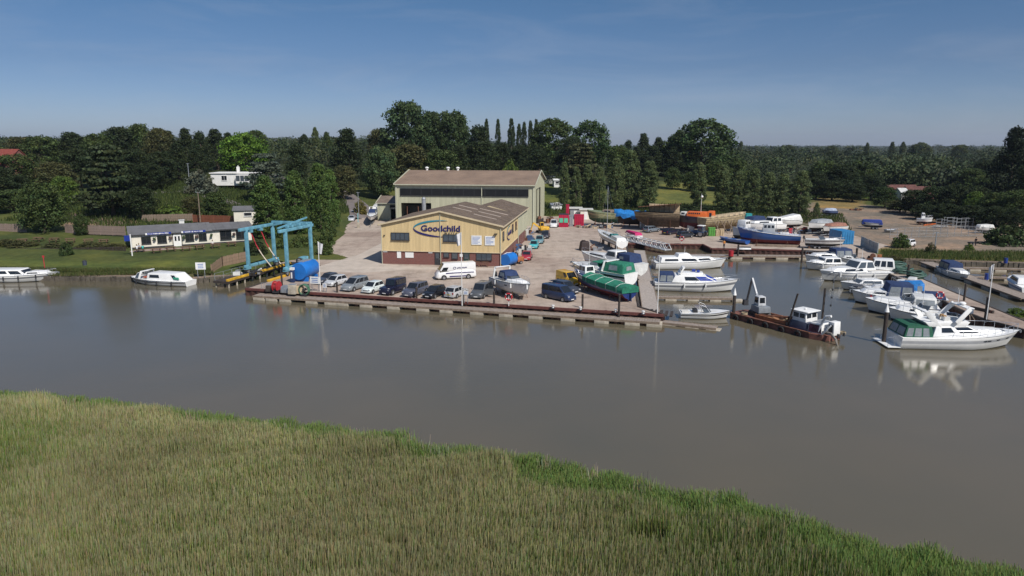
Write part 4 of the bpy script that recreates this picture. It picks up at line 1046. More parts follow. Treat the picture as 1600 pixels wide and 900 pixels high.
# annexe on the left of the shed
ax = thing('shed_annexe', 'low sage green annexe with brown roof at the left end of the shed', 'building', o_ + Vector((-6.6, 9.0, 0)), R(-8))
ribwall(Vector((0, 0, 0)), X_, 6.4, 0, lambda q: 4.6, -Y_, [(3.7, 6.0, 0, 3.6)], .42).build('front_wall', SAGE, ax)
ribwall(Vector((0, 9, 0)), -Y_, 9, 0, lambda q: 4.6 + 1.6 * (1 - abs(q - 4.5) / 4.5), -X_, (), .42).build('gable_wall', SAGE, ax)
b = MB(); b.add([(0, 9, 0), (6.4, 9, 0), (6.4, 9, 4.6), (0, 9, 4.6)], [(0, 1, 2, 3)]); b.build('rear_wall', SAGE, ax)
b = MB(); slope(b, (-.3, -.3, 4.6), (6.4, -.3, 4.6), (-.3, 4.5, 6.25), (6.4, 4.5, 6.25)); slope(b, (-.3, 9.3, 4.6), (6.4, 9.3, 4.6), (-.3, 4.5, 6.25), (6.4, 4.5, 6.25)); b.build('roof', ROOFB, ax)
b = MB(); b.bar((-.35, -.35, 4.6), (-.35, 4.5, 6.3), .12, .25); b.bar((-.35, 4.5, 6.3), (-.35, 9.35, 4.6), .12, .25); b.bar((-.3, -.38, 4.55), (6.4, -.38, 4.55), .15, .18); b.build('barge_board', SAGET, ax)
b = MB(); b.box((4.85, 3.0, 1.8), (2.2, .1, 3.5)); b.build('dark_backing', DARK, ax)  # dark sheet as wide as the opening, its colour stands for the shade inside
wwindow(ax, 3.6, 6.0, 3.1, 4.0, -.05, panes=2, glass=GLASS)
# ---------------------------------------------------------------- waterside inn
PUBW = M('cream_render', (0.72, 0.68, 0.58), .8, 0, .10, .8, .2, 14)
SLATE = M('grey_felt_roof', (0.125, 0.125, 0.13), .8, 0, .16, .6, .2, 10)
PA = R(30); P0 = Vector((-71.4, 131.2, .8)); PL, PD, PH = 21.5, 8.0, 2.65
pub = thing('riverside_inn', 'low cream riverside inn with grey roof and blue name boards', 'building', P0, PA)
b = MB(); b.box((PL / 2, PD / 2, PH / 2 - .2), (PL, PD, PH + .4)); b.build('wall', PUBW, pub)
b = MB(); b.box((PL / 2, -.03, .05), (PL + .02, .08, .36)); b.box((7.0, -.03, 1.2), (.12, .07, 2.4)); b.box((8.6, -.03, 1.2), (.12, .07, 2.4)); b.build('black_skirting', DARK, pub)
rf = MB(); slope(rf, (-.5, -.32, PH - .05), (14.2, -.32, PH - .05), (-.5, PD / 2, PH + 1.25), (14.2, PD / 2, PH + 1.25), rib=1.4); slope(rf, (-.5, PD + .4, PH - .05), (14.2, PD + .4, PH - .05), (-.5, PD / 2, PH + 1.25), (14.2, PD / 2, PH + 1.25), rib=1.4)
roof = rf.build('roof', SLATE, pub)
rf = MB(); slope(rf, (14.22, -.35, PH + .1), (PL + .5, -.35, PH + .1), (14.22, PD / 2 + .6, PH + 1.0), (PL + .5, PD / 2 + .6, PH + 1.0), rib=1.4); slope(rf, (14.22, PD + .4, PH + .1), (PL + .5, PD + .4, PH + .1), (14.22, PD / 2 + .6, PH + 1.0), (PL + .5, PD / 2 + .6, PH + 1.0), rib=1.4)
rf.build('extension_roof', SLATE, pub)
b = MB(); b.box((9.2, 4.4, PH + 1.5), (.9, .7, .7)); b.box((9.2, 4.4, PH + 1.9), (1.1, .9, .12)); b.build('roof_vent', GEL2, roof)
b = MB(); b.bar((-.5, -.34, PH - .12), (14.2, -.34, PH - .12), .08, .16); b.bar((14.2, -.4, PH + .02), (PL + .5, -.4, PH + .02), .08, .22); b.build('fascia', DARK, pub)
for x0, x1, z0, z1, n_ in ((1.7, 3.2, .85, 2.1, 2), (4.4, 5.9, .85, 2.1, 2), (9.3, 10.7, .85, 2.1, 2), (11.7, 13.0, .85, 2.1, 2), (15.6, 17.6, .7, 2.4, 2), (18.6, 20.6, .7, 2.4, 2)):
    wwindow(pub, x0, x1, z0, z1, -.01, panes=n_, frame=DARK, glass=GLASS)
b = MB(); b.box((7.8, -.03, 1.05), (1.35, .1, 2.2)); d = b.build('door', WHITE, pub)
for x in (7.5, 8.1):
    b = MB(); b.box((x, -.09, 1.45), (.32, .04, .9)); b.build('door_pane', GLASS, d)
BSIGN = M('deep_blue_sign', (0.012, 0.035, 0.26), .4, 0, .1)
for x0, x1 in ((2.6, 6.8), (8.8, 12.9)):
    b = MB(); b.box(((x0 + x1) / 2, -.44, PH + .02), (x1 - x0, .07, .38)); s = b.build('name_board', BSIGN, pub)
    b = MB(); x = x0 + .35
    b.box((x0 - .05, -.485, PH + .02), (.34, .02, .34))
    while x < x1 - .5:
        w = random.uniform(.10, .2); b.box((x + w / 2, -.485, PH + random.uniform(-.01, .03)), (w, .02, random.uniform(.13, .24))); x += w + random.choice((.05, .06, .17))
    b.build('white_lettering', WHITE, s)['kind'] = 'stuff'
b = MB(); b.prism([(-.5, -3.4), (PL + .6, -3.0), (PL + .6, 0), (-.5, 0)], -.45, -.12)
structure(tag(b.build('patio', M('pink_paving', (0.30, 0.22, 0.185), .9, 0, .15, 1.5, .2, 10)), 'pinkish paved terrace under the picnic tables of the inn', 'terrace')); 
pt = bpy.data.objects['patio']; pt.location = P0; pt.rotation_euler = (0, 0, PA)
FLOW = M('hanging_flowers', (0.10, 0.055, 0.05), .8, 0, .8, 6)
for i, (x, what) in enumerate(((3.8, 'between the first two inn windows'), (6.6, 'left of the inn door'), (8.95, 'right of the inn door'), (11.25, 'between the middle inn windows'), (13.9, 'right of the second name board'), (18.1, 'between the dark windows of the inn extension'))):
    hb = thing('hanging_basket', 'round flower basket hanging ' + what, 'flower basket', P0 + Matrix.Rotation(PA, 3, 'Z') @ Vector((x, -.38, 1.75)), PA, 'hanging baskets on the inn')
    b = MB(); b.ball((0, 0, -.12), (.2, .2, .16), 8, 5); b.build('basket', TIMBERD, hb, smooth=True)
    b = MB()
    for k in range(26): b.ball((random.uniform(-.26, .26), random.uniform(-.24, .2), random.uniform(-.3, .2)), random.uniform(.07, .13), 5, 3)
    b.build('flowers', FLOW if i % 2 else M('basket_leaves', (.05, .09, .03), .8, 0, .5, 6), hb)
    b = MB(); b.cyl((0, 0, .05), (0, .02, .6), .012, n=4); b.build('chain', DARK, hb)
# ---------------------------------------------------------------- bungalow on the hill, outbuildings, caravans, far roofs
def boxhouse(name, label, p, rz, w, d, h, wall, roofm, pitch=1.2, wins=(), doors=(), chimney=None, flat=False, cat='house'):
    t_ = thing(name, label, cat, p, rz)
    b = MB(); b.box((w / 2, d / 2, h / 2 - .4), (w, d, h + .8)); b.build('wall', wall, t_)
    b = MB()
    if flat: b.box((w / 2, d / 2, h + .12), (w + .7, d + .7, .26))
    else: slope(b, (-.3, -.3, h), (w + .3, -.3, h), (-.3, d / 2, h + pitch), (w + .3, d / 2, h + pitch)); slope(b, (-.3, d + .3, h), (w + .3, d + .3, h), (-.3, d / 2, h + pitch), (w + .3, d / 2, h + pitch))
    r_ = b.build('roof', roofm, t_)
    if not flat:
        b = MB(); b.add([(0, 0, h), (0, d, h), (0, d / 2, h + pitch - .1)], [(0, 1, 2)]); b.add([(w, 0, h), (w, d, h), (w, d / 2, h + pitch - .1)], [(0, 1, 2)]); b.build('gable', wall, t_)
    if chimney:
        b = MB(); b.box((chimney, d / 2, h + .9), (.8, .8, 2.2)); b.cyl((chimney, d / 2, h + 2), (chimney, d / 2, h + 2.4), .16, n=8); b.build('chimney', wall, r_)
    for x0, x1, z0, z1, n_ in wins: wwindow(t_, x0, x1, z0, z1, 0, panes=n_, frame=WHITE, glass=GLASS)
    for x0, x1 in doors:
        b = MB(); b.box(((x0 + x1) / 2, -.03, 1), (x1 - x0, .08, 2)); b.build('door', WHITE, t_)
    return t_
HW = M('white_render', (0.72, 0.71, 0.68), .8, 0, .06, 1)
p = at_dist(330, 286, 228)
boxhouse('bungalow', 'white flat-roofed bungalow with glazed bay on the wooded slope', p, R(4), 13.8, 9, 3.0, HW, HW, flat=True, chimney=7.4, wins=((3.4, 5.0, .9, 2.3, 2), (8.8, 11.6, .5, 2.6, 3)), doors=((6.0, 6.9),))
b = MB(); b.box((10.4, -.9, 1.3), (4.2, 1.8, 2.7)); bay = b.build('bay', HW, bpy.data.objects['bungalow'])
for i in range(3):
    b = MB(); b.box((9.0 + 1.35 * i, -1.83, 1.55), (1.15, .06, 1.7)); b.build('pane', GLASS2, bay)
p = at_dist(366, 346, 158)
boxhouse('garden_outhouse', 'small cream outhouse with dark roof behind the inn extension', p, R(14), 5.2, 4.0, 2.4, PUBW, SLATE, .9, wins=((2.2, 3.8, 1.2, 1.9, 1),), cat='outhouse')
p = at_dist(-22, 274, 215)
boxhouse('red_roof_house', 'house with red tiled roof peeping out at the left picture edge', p, R(-20), 9, 9, 3.2, BRICK, M('red_roof_tiles', (0.23, 0.055, 0.04), .8, 0, .2, 2), 4.6)
CARAV = M('caravan_white', (0.74, 0.74, 0.72), .4, 0, .06, 1)
for i, (u, v, y, w, h, lab) in enumerate([(866, 268, 262, 4.4, 2.8, 'white static caravan on the hill right of the shed roof'), (842, 267, 268, 6.0, 2.4, 'grey-roofed caravan half hidden by the shed gable'), (888, 270, 268, 5, 2.2, 'pale caravan in the trees behind the column poplars'),
                                      (862, 323, 216, 3.2, 1.6, 'little white hut beside the shed at the foot of the poplars')]):
    p = at_dist(u, v, y); p.z = min(p.z, zat(p.x, p.y) + .3)
    boxhouse('static_caravan', lab, p, R(8), w, 3.2, h * .8, CARAV if i in (0, 3) else M('dull_caravan', (.34, .34, .33), .5, 0, .1), GALV if i else CARAV, .5, wins=((.6, 1.7, 1.0, 1.8, 1), (w - 2, w - .7, 1.0, 1.8, 1)), doors=((w / 2 - .4, w / 2 + .4),), cat='caravan')
for u, v, y, w, lab in [(1390, 304, 262, 10, 'long low shed with red-brown roof in the woods beyond the compound'), (1420, 307, 254, 9, 'second red roofed shed in front of the long one'), (1408, 310, 250, 2.4, 'small white gabled hut beside the red roofed sheds')]:
    p = at_dist(u, v, y)
    boxhouse('farm_shed', lab, p, R(-4), w, 6, 2.0, HW if w < 5 else M('dull_red_wall', (.16, .07, .055), .8, 0, .2, 1), M('red_brown_sheet', (0.15, 0.062, 0.048), .7, 0, .3, .6) if w > 5 else GEL2, 1.5, cat='shed')
for u, v, y, lab in [(891, 334, 196, 'grey felted hut behind the red bins'), (907, 335, 192, 'cream hut with flat roof behind the green striped hull')]:
    p = at_dist(u, v, y)
    boxhouse('yard_hut', lab, Vector((p.x, p.y, 0)), R(-3), 3.1, 2.6, 2.6, GALV if u < 900 else PUBW, GEL2, .4, flat=True, doors=((1, 1.8),), cat='hut')
# ================================================================ VEHICLES
def hexq(h, face):
    """face quad of a hexahedron ((bottom BL, BR, FR, FL) with B = rear, L = left(+y); order below), seen from outside: bl, br, tr, tl"""
    b, t = h
    return {'left': (b[3], b[0], t[0], t[3]), 'right': (b[1], b[2], t[2], t[1]), 'front': (b[2], b[3], t[3], t[2]), 'back': (b[0], b[1], t[1], t[0]), 'top': (t[0], t[1], t[2], t[3])}[face]
def house(x0, x1, X0, X1, w0, w1, W0, W1, z0, z1, z1f=None, z0f=None):
    """tapered box: x0..x1 at the bottom, X0..X1 at the top, half widths at rear/front; corners rear left, rear right, front right, front left"""
    zf = z1 if z1f is None else z1f; z0f = z0 if z0f is None else z0f
    b = [Vector((x0, w0, z0)), Vector((x0, -w0, z0)), Vector((x1, -w1, z0f)), Vector((x1, w1, z0f))]
    t = [Vector((X0, W0, z1)), Vector((X0, -W0, z1)), Vector((X1, -W1, zf)), Vector((X1, W1, zf))]
    return b, t
def tyre_mesh(r, w):
    b = MB(); n = 18
    prof = [(r * .62, -w / 2), (r * .93, -w / 2), (r, -w * .32), (r, w * .32), (r * .93, w / 2), (r * .62, w / 2)]
    rings = [[Vector((p * math.cos(2 * PI * i / n), q, p * math.sin(2 * PI * i / n))) for p, q in prof] for i in range(n + 1)]
    b.loft(rings, closed=True, cap=False); return b.mesh('tyre', TYRE, smooth=True)
def rim_mesh(r, w):
    b = MB(); b.cyl((0, -w * .42, 0), (0, w * .42, 0), r * .64, n=16)
    for i in range(5):
        a = 2 * PI * i / 5
        for s in (-1, 1): b.box((r * .35 * math.cos(a), s * w * .45, r * .35 * math.sin(a)), (r * .5, .02, r * .14), ry=-a)
    return b.mesh('rim', ALLOY)
WH = {}
def wheels(t_, xs, hw, r, w=.2):
    key = (round(r, 2), round(w, 2))
    if key not in WH: WH[key] = (tyre_mesh(r, w), rim_mesh(r, w))
    for x in xs:
        for s in (-1, 1):
            h = bpy.data.objects.new('wheel', WH[key][0]); C.objects.link(h); h.parent = t_; h.location = (x, s * (hw - w * .42), r)
            link('rim', WH[key][1], h)
SPEC = {  # L, W, H, belt, hood, screen foot, screen top, rear top, rear foot (fractions of L from the middle), wheel radius, side panes
    'hatch': (3.95, 1.70, 1.47, .90, .80, .24, .04, -.36, -.47, .30, 2),
    'small': (3.60, 1.65, 1.47, .90, .78, .29, .08, -.34, -.47, .28, 2),
    'saloon': (4.45, 1.74, 1.42, .92, .82, .20, .02, -.24, -.36, .31, 2),
    'mpv': (4.65, 1.83, 1.72, 1.00, .92, .30, .06, -.42, -.48, .33, 3),
    'estate': (4.55, 1.78, 1.50, .93, .84, .22, .04, -.40, -.48, .32, 3),
    'suv': (4.45, 1.84, 1.72, 1.05, .96, .22, .07, -.42, -.48, .36, 3),
    'jeep': (4.35, 1.80, 2.02, 1.18, 1.10, .16, .12, -.485, -.497, .40, 3),
    'van': (4.85, 1.86, 1.95, 1.15, 1.02, .34, .17, -.485, -.497, .33, 3),
    'smallvan': (4.35, 1.80, 1.84, 1.08, .92, .26, .10, -.48, -.495, .32, 2),
    'bigvan': (6.15, 2.05, 2.48, 1.35, 1.12, .42, .30, -.488, -.497, .35, 2)}
def car(kind, col, p, rz, label, name='parked_car', group='cars parked in the yard', cat=None, blind=False, roofrack=False, doors_open=False):
    Ln, W, H, belt, hood, sf, st_, rt, rf_, wr, npn = SPEC[kind]
    hw = W / 2; pm = paint(col)
    t_ = thing(name, label, cat or ('van' if 'van' in kind else 'car'), p, rz, group)
    box = kind in ('jeep',)
    # lower body: stations from the tail to the nose
    nose_h = hood * (.86 if not box else .97)
    stn = [(-.500, .86, belt * .80), (-.485, .94, belt * .96), (-.40, 1, belt), (rf_ if rf_ > -.42 else -.30, 1, belt), (0, 1, belt), (sf, 1, belt * .99), (sf + (.5 - sf) * .35, .99, hood + (belt - hood) * .3), (.40, .95, hood), (.475, .90 if not box else .96, nose_h), (.498, .80 if not box else .93, nose_h * .80)]
    stn = sorted(stn)
    rings = []
    for x, k, zt in stn:
        w = hw * k; zs = .20 if abs(x) < .47 else .27
        lo = .42 if zt > .6 else .35
        rings.append([Vector((x * Ln, s * q * w, z)) for s, q, z in ((1, .90, zs), (1, .985, zs + .10), (1, 1.0, lo + .1), (1, .985, zt - .16), (1, .90, zt), (-1, .90, zt), (-1, .985, zt - .16), (-1, 1.0, lo + .1), (-1, .985, zs + .10), (-1, .90, zs))])
    b = MB(); b.loft(rings); body = b.build('body', pm, t_, smooth=True, angle=50)
    # cabin
    gw = hw * .90
    h_ = house(rf_ * Ln, sf * Ln, rt * Ln, st_ * Ln, gw, gw, hw * (.80 if 'van' not in kind and not box else .86), hw * (.78 if 'van' not in kind and not box else .84), belt - .03, H)
    b = MB(); b.hexa(*h_); b.build('cabin', pm, t_, bevel=.07, seg=2)
    b = MB(); b.panel(hexq(h_, 'front'), .06, .94, .07, .93, .012); b.build('windscreen', GLASS, t_)
    b = MB(); b.panel(hexq(h_, 'back'), .08, .92, .12 if 'van' not in kind else .35, .88, .012); b.build('rear_window', GLASS, t_)
    lim = 1.0 if not blind else .0
    edges = {2: [(.05, .46), (.50, .90)], 3: [(.05, .34), (.38, .68), (.71, .94)]}[npn]
    if kind == 'bigvan' or blind: edges = [(.80, .95)] if kind == 'bigvan' else [(.70, .94)]
    for side in ('left', 'right'):
        q = hexq(h_, side)
        for a0, a1 in edges:
            # u runs rear->front on the right side and front->rear on the left
            u0, u1 = (a0, a1) if side == 'right' else (1 - a1, 1 - a0)
            b = MB(); b.panel(q, u0, u1, .10 if kind != 'bigvan' else .05, .84 if kind != 'bigvan' else .48, .012); b.build('side_window', GLASS, t_)
    b = MB()
    for x in (.31, -.30):
        for s in (-1, 1): b.cyl((x * Ln, s * (hw - .13), wr * 1.02), (x * Ln, s * (hw + .006), wr * 1.02), wr * 1.17, n=18)
    b.build('wheel_arch', BLACK, t_)
    wheels(t_, (.31 * Ln, -.30 * Ln), hw + .03, wr, .19)
    zf = hood * .80
    for s in (-1, 1):
        b = MB(); b.box((.478 * Ln, s * hw * .64, zf * .92), (.16, .34, .15), rz=-s * .35); b.build('headlight', LAMP, t_, bevel=.03)
        b = MB(); b.box((-.492 * Ln, s * hw * .76, belt * .80), (.08, .18, .30)); b.build('tail_light', LAMPR, t_, bevel=.02)
        b = MB(); b.box((sf * Ln - .12, s * (hw + .08), belt + .07), (.10, .17, .13)); b.build('wing_mirror', pm if kind != 'bigvan' else BLACK, t_, bevel=.03)
    b = MB(); b.box((.487 * Ln, 0, zf * .74), (.08, hw * 1.05, .13)); b.build('grille', BLACK, t_)
    b = MB(); b.box((.497 * Ln, 0, .36), (.05, .52, .11)); b.build('number_plate', PLATE_W, t_)
    b = MB(); b.box((-.503 * Ln, 0, .55), (.03, .52, .11)); b.build('number_plate', PLATE_Y, t_)
    for q in ((.48 * Ln, .30, .14, 1.72), (-.49 * Ln, .32, .10, 1.76)):
        b = MB(); b.box((q[0], 0, q[1]), (q[2], hw * q[3], .17)); b.build('bumper', BLACK if kind in ('jeep', 'van', 'bigvan') else pm, t_, bevel=.04)
    for s in (-1, 1):
        b = MB()
        for x in ((.13, -.08) if npn == 2 else (.15, -.08)): b.box((x * Ln - .2, s * (hw + .004), belt * .80), (.16, .03, .03))
        b.build('door_handle', BLACK, t_)
    if kind == 'jeep':
        b = MB(); b.cyl((-.515 * Ln, .2, 1.05), (-.55 * Ln, .2, 1.05), .37, n=16); b.build('spare_wheel', TYRE, t_, smooth=True)
        for s in (-1, 1):
            b = MB(); b.box((.30 * Ln, s * (hw + .02), .88), (.95, .10, .05)); b.build('wing', pm, t_)
    if roofrack or kind == 'mpv':
        for s in (-1, 1):
            b = MB(); b.tube([(rt * Ln + .25, s * hw * .70, H + .005), (rt * Ln + .3, s * hw * .70, H + .06), (st_ * Ln - .3, s * hw * .68, H + .06), (st_ * Ln - .25, s * hw * .68, H + .005)], .02); b.build('roof_rail', STEEL, t_)
    if doors_open:
        b = MB(); b.box((.04 * Ln, hw + .45, .72), (.09, .95, .85), rz=.2); b.box((.0 * Ln, hw + .45, 1.36), (.05, .75, .45), rz=.2, mi=1); b.build('open_door', [pm, GLASS], t_)
    return t_
def quaycar(kind, col, u, v, label, flip=False, da=0.0, **kw):
    """car on the river row: (u, v) is the foot of the bumper nearest the water"""
    p = G(u, v); Ln = SPEC[kind][0]
    a = QANG - PI / 2 + R(-9) + da                       # nose towards the river
    c_ = p - Vector((math.cos(a), math.sin(a), 0)) * Ln / 2
    return car(kind, col, c_, a + (PI if flip else 0), label, group='cars parked along the quay', **kw)
quaycar('saloon', (.05, .055, .07), 497, 445.5, 'dark grey car half hidden behind the blue tank', da=-.05)
quaycar('small', (.52, .53, .54), 512, 449, 'silver coupe between the blue tank and the grey people carrier', da=-.05)
quaycar('mpv', (.22, .24, .25), 539, 456.5, 'grey people carrier with dark roof on the quay')
quaycar('small', (.66, .72, .70), 571, 459.5, 'pale mint white small hatchback on the quay')
quaycar('jeep', (.012, .012, .03), 600, 462.5, 'tall boxy black four-by-four on the quay')
quaycar('suv', (.085, .09, .12), 635, 465.5, 'blue-grey hatchback right of the black four-by-four')
quaycar('hatch', (.012, .012, .014), 667, 467.5, 'shiny black hatchback on the quay')
quaycar('hatch', (.45, .45, .45), 701, 467.0, 'silver hatchback seen from behind on the quay', flip=True, da=-.05)
quaycar('smallvan', (.09, .095, .10), 743, 468.0, 'dark grey small van with its side door open', da=.12, doors_open=True)
# the white delivery van
def px_car(kind, col, p, q, label, z=0, **kw):
    m, a, _ = span(p, q, z); return car(kind, col, m, a, label, **kw)
wv = px_car('bigvan', (.74, .74, .73), (744, 433), (678, 436.5), 'long white delivery van parked before the office', name='delivery_van')
b = MB()
for s in (-1, 1):
    b.box((-.55, s * 1.035, 1.02), (4.3, .02, .13)); b.box((-.55, s * 1.035, .50), (3.2, .02, .16))
b.build('side_stripe', NAVY, wv)
for s in (-1, 1):
    b = MB(); b.add([(0, 0, 0)], [])
    cl = MB()
    for k in range(9): cl.box((-.2 - k * .17, s * (.955), 1.72 + (.05 if k % 3 else .0)), (.11, .02, random.uniform(.10, .2)))
    cl.tube([(.25 + .22 * math.cos(a_), s * .955, 1.74 + .17 * math.sin(a_)) for a_ in [i * 2 * PI / 12 for i in range(13)]], .03, 4)
    cl.build('side_logo', NAVY, wv)
# cars and vans by the green boats
px_car('van', (.018, .032, .085), (851, 463), (896, 472.5), 'dark blue panel van with wheels towards the quay', name='parked_van')
px_car('estate', (.045, .05, .065), (864, 450.5), (905, 461), 'dark estate car squeezed behind the blue van')
px_car('smallvan', (.72, .42, .02), (873, 439), (903, 448), 'yellow van behind the blue van', name='parked_van', blind=True)
# row along the right side of the office
px_car('saloon', (.36, .025, .04), (826, 399), (820, 411), 'red car behind the blue barrel')
px_car('small', (.06, .42, .46), (838, 383), (831, 392), 'turquoise small car in the row beside the office')
px_car('hatch', (.13, .26, .30), (846, 375), (840, 384), 'grey-blue car second in the row beside the office')
px_car('estate', (.03, .028, .035), (855, 367), (849, 376), 'dark car at the far end of the row beside the office')
px_car('smallvan', (.72, .72, .71), (868, 350), (863, 360), 'white van parked before the red bins', name='parked_van', blind=True)
# on the lane
px_car('saloon', (.5, .52, .55), (552, 341), (547, 349), 'silver car at the mouth of the lane')
px_car('suv', (.72, .72, .72), (556, 335), (551, 341), 'white car behind the silver one on the lane')
# back of the yard
px_car('estate', (.16, .19, .22), (1005, 364), (1030, 361), 'grey-blue car under the timber hull')
px_car('estate', (.02, .02, .026), (1034, 368), (1060, 364), 'black car between the timber hull and the lifeboat')
px_car('hatch', (.03, .035, .045), (1058, 372), (1082, 370), 'dark hatchback beside the tractor')
px_car('small', (.72, .72, .72), (1424, 384), (1412, 386), 'white car half behind the bush in the gravel compound', z=.05)
# ---- tractor
def tractor():
    m, a, Ln = span((1103, 371), (1080, 369)); t_ = thing('tractor', 'blue farm tractor with white cab roof at the back of the basin', 'tractor', m, a)
    TB = paint((.03, .07, .16))
    b = MB(); b.hexa(*house(-.1, 1.75, -.1, 1.7, .36, .32, .33, .28, .75, 1.45, 1.32)); b.build('bonnet', TB, t_, bevel=.06)
    h_ = house(-1.2, .05, -1.05, -.1, .72, .62, .66, .58, 1.1, 2.45)
    for f in ('left', 'right', 'front', 'back'):
        b = MB(); b.panel(hexq(h_, f), .05, .95, .05, .97, .0, .03); b.build('cab_pane', GLASS2, t_)
    b = MB()
    for i in range(4): b.bar(h_[0][i], h_[1][i], .08)
    b.build('cab_frame', TB, t_)
    b = MB(); b.box((-.58, 0, 2.52), (1.4, 1.5, .16)); b.build('cab_roof', WHITE, t_, bevel=.05)
    b = MB(); b.box((.2, 0, .72), (2.6, .5, .4)); b.build('chassis', DARK, t_)
    for s in (-1, 1):
        b = MB(); b.hexa(*house(-1.5, -.1, -1.35, -.25, .28, .28, .26, .26, 1.12, 1.32)); o = b.build('mudguard', TB, t_); o.location = (0, s * .82, 0)
        for x, r, w in ((-.8, .78, .42), (1.35, .52, .3)):
            key = (r, w)
            if key not in WH: WH[key] = (tyre_mesh(r, w), rim_mesh(r, w))
            o = link('wheel', WH[key][0], t_); o.location = (x, s * .85, r); i = link('rim', WH[key][1], o)
    b = MB(); b.cyl((1.0, .2, 1.4), (1.0, .2, 2.3), .045, n=8); b.build('exhaust', DARK, t_)
tractor()
# ---- yellow digger beside the shed
def digger():
    p = G(848, 364); t_ = thing('digger', 'yellow digger with folded arm beside the sage shed', 'digger', p, R(200))
    for s in (-1, 1):
        b = MB(); b.loft([[Vector((x, s * .75 + w, z)) for x, z in ((-1.2, .05), (1.2, .05), (1.45, .3), (1.2, .6), (-1.2, .6), (-1.45, .3))] for w in (-.2, .2)]); b.build('track', BLACK, t_)
    b = MB(); b.hexa(*house(-1.4, .9, -1.3, .8, .9, .9, .85, .85, .7, 1.5)); b.build('engine_housing', YELM, t_, bevel=.08)
    h_ = house(-.2, .9, -.1, .75, .45, .45, .42, .42, 1.5, 2.5); b = MB(); b.hexa(*h_); o = b.build('cab', YELM, t_, bevel=.06)
    for f in ('left', 'right', 'front'):
        b = MB(); b.panel(hexq(h_, f), .12, .88, .2, .9); b.build('cab_pane', GLASS, o)
    b = MB(); b.bar((.8, .5, 1.2), (2.6, .5, 2.5), .26, .34); b.build('boom', YELM, t_)
    b = MB(); b.bar((2.6, .5, 2.5), (3.1, .5, .9), .2, .26); b.build('dipper_arm', YELM, t_)
    b = MB(); b.hexa(*house(2.7, 3.4, 2.8, 3.3, .35, .35, .3, .3, .1, .8)); b.build('bucket', RUST, t_)
digger()
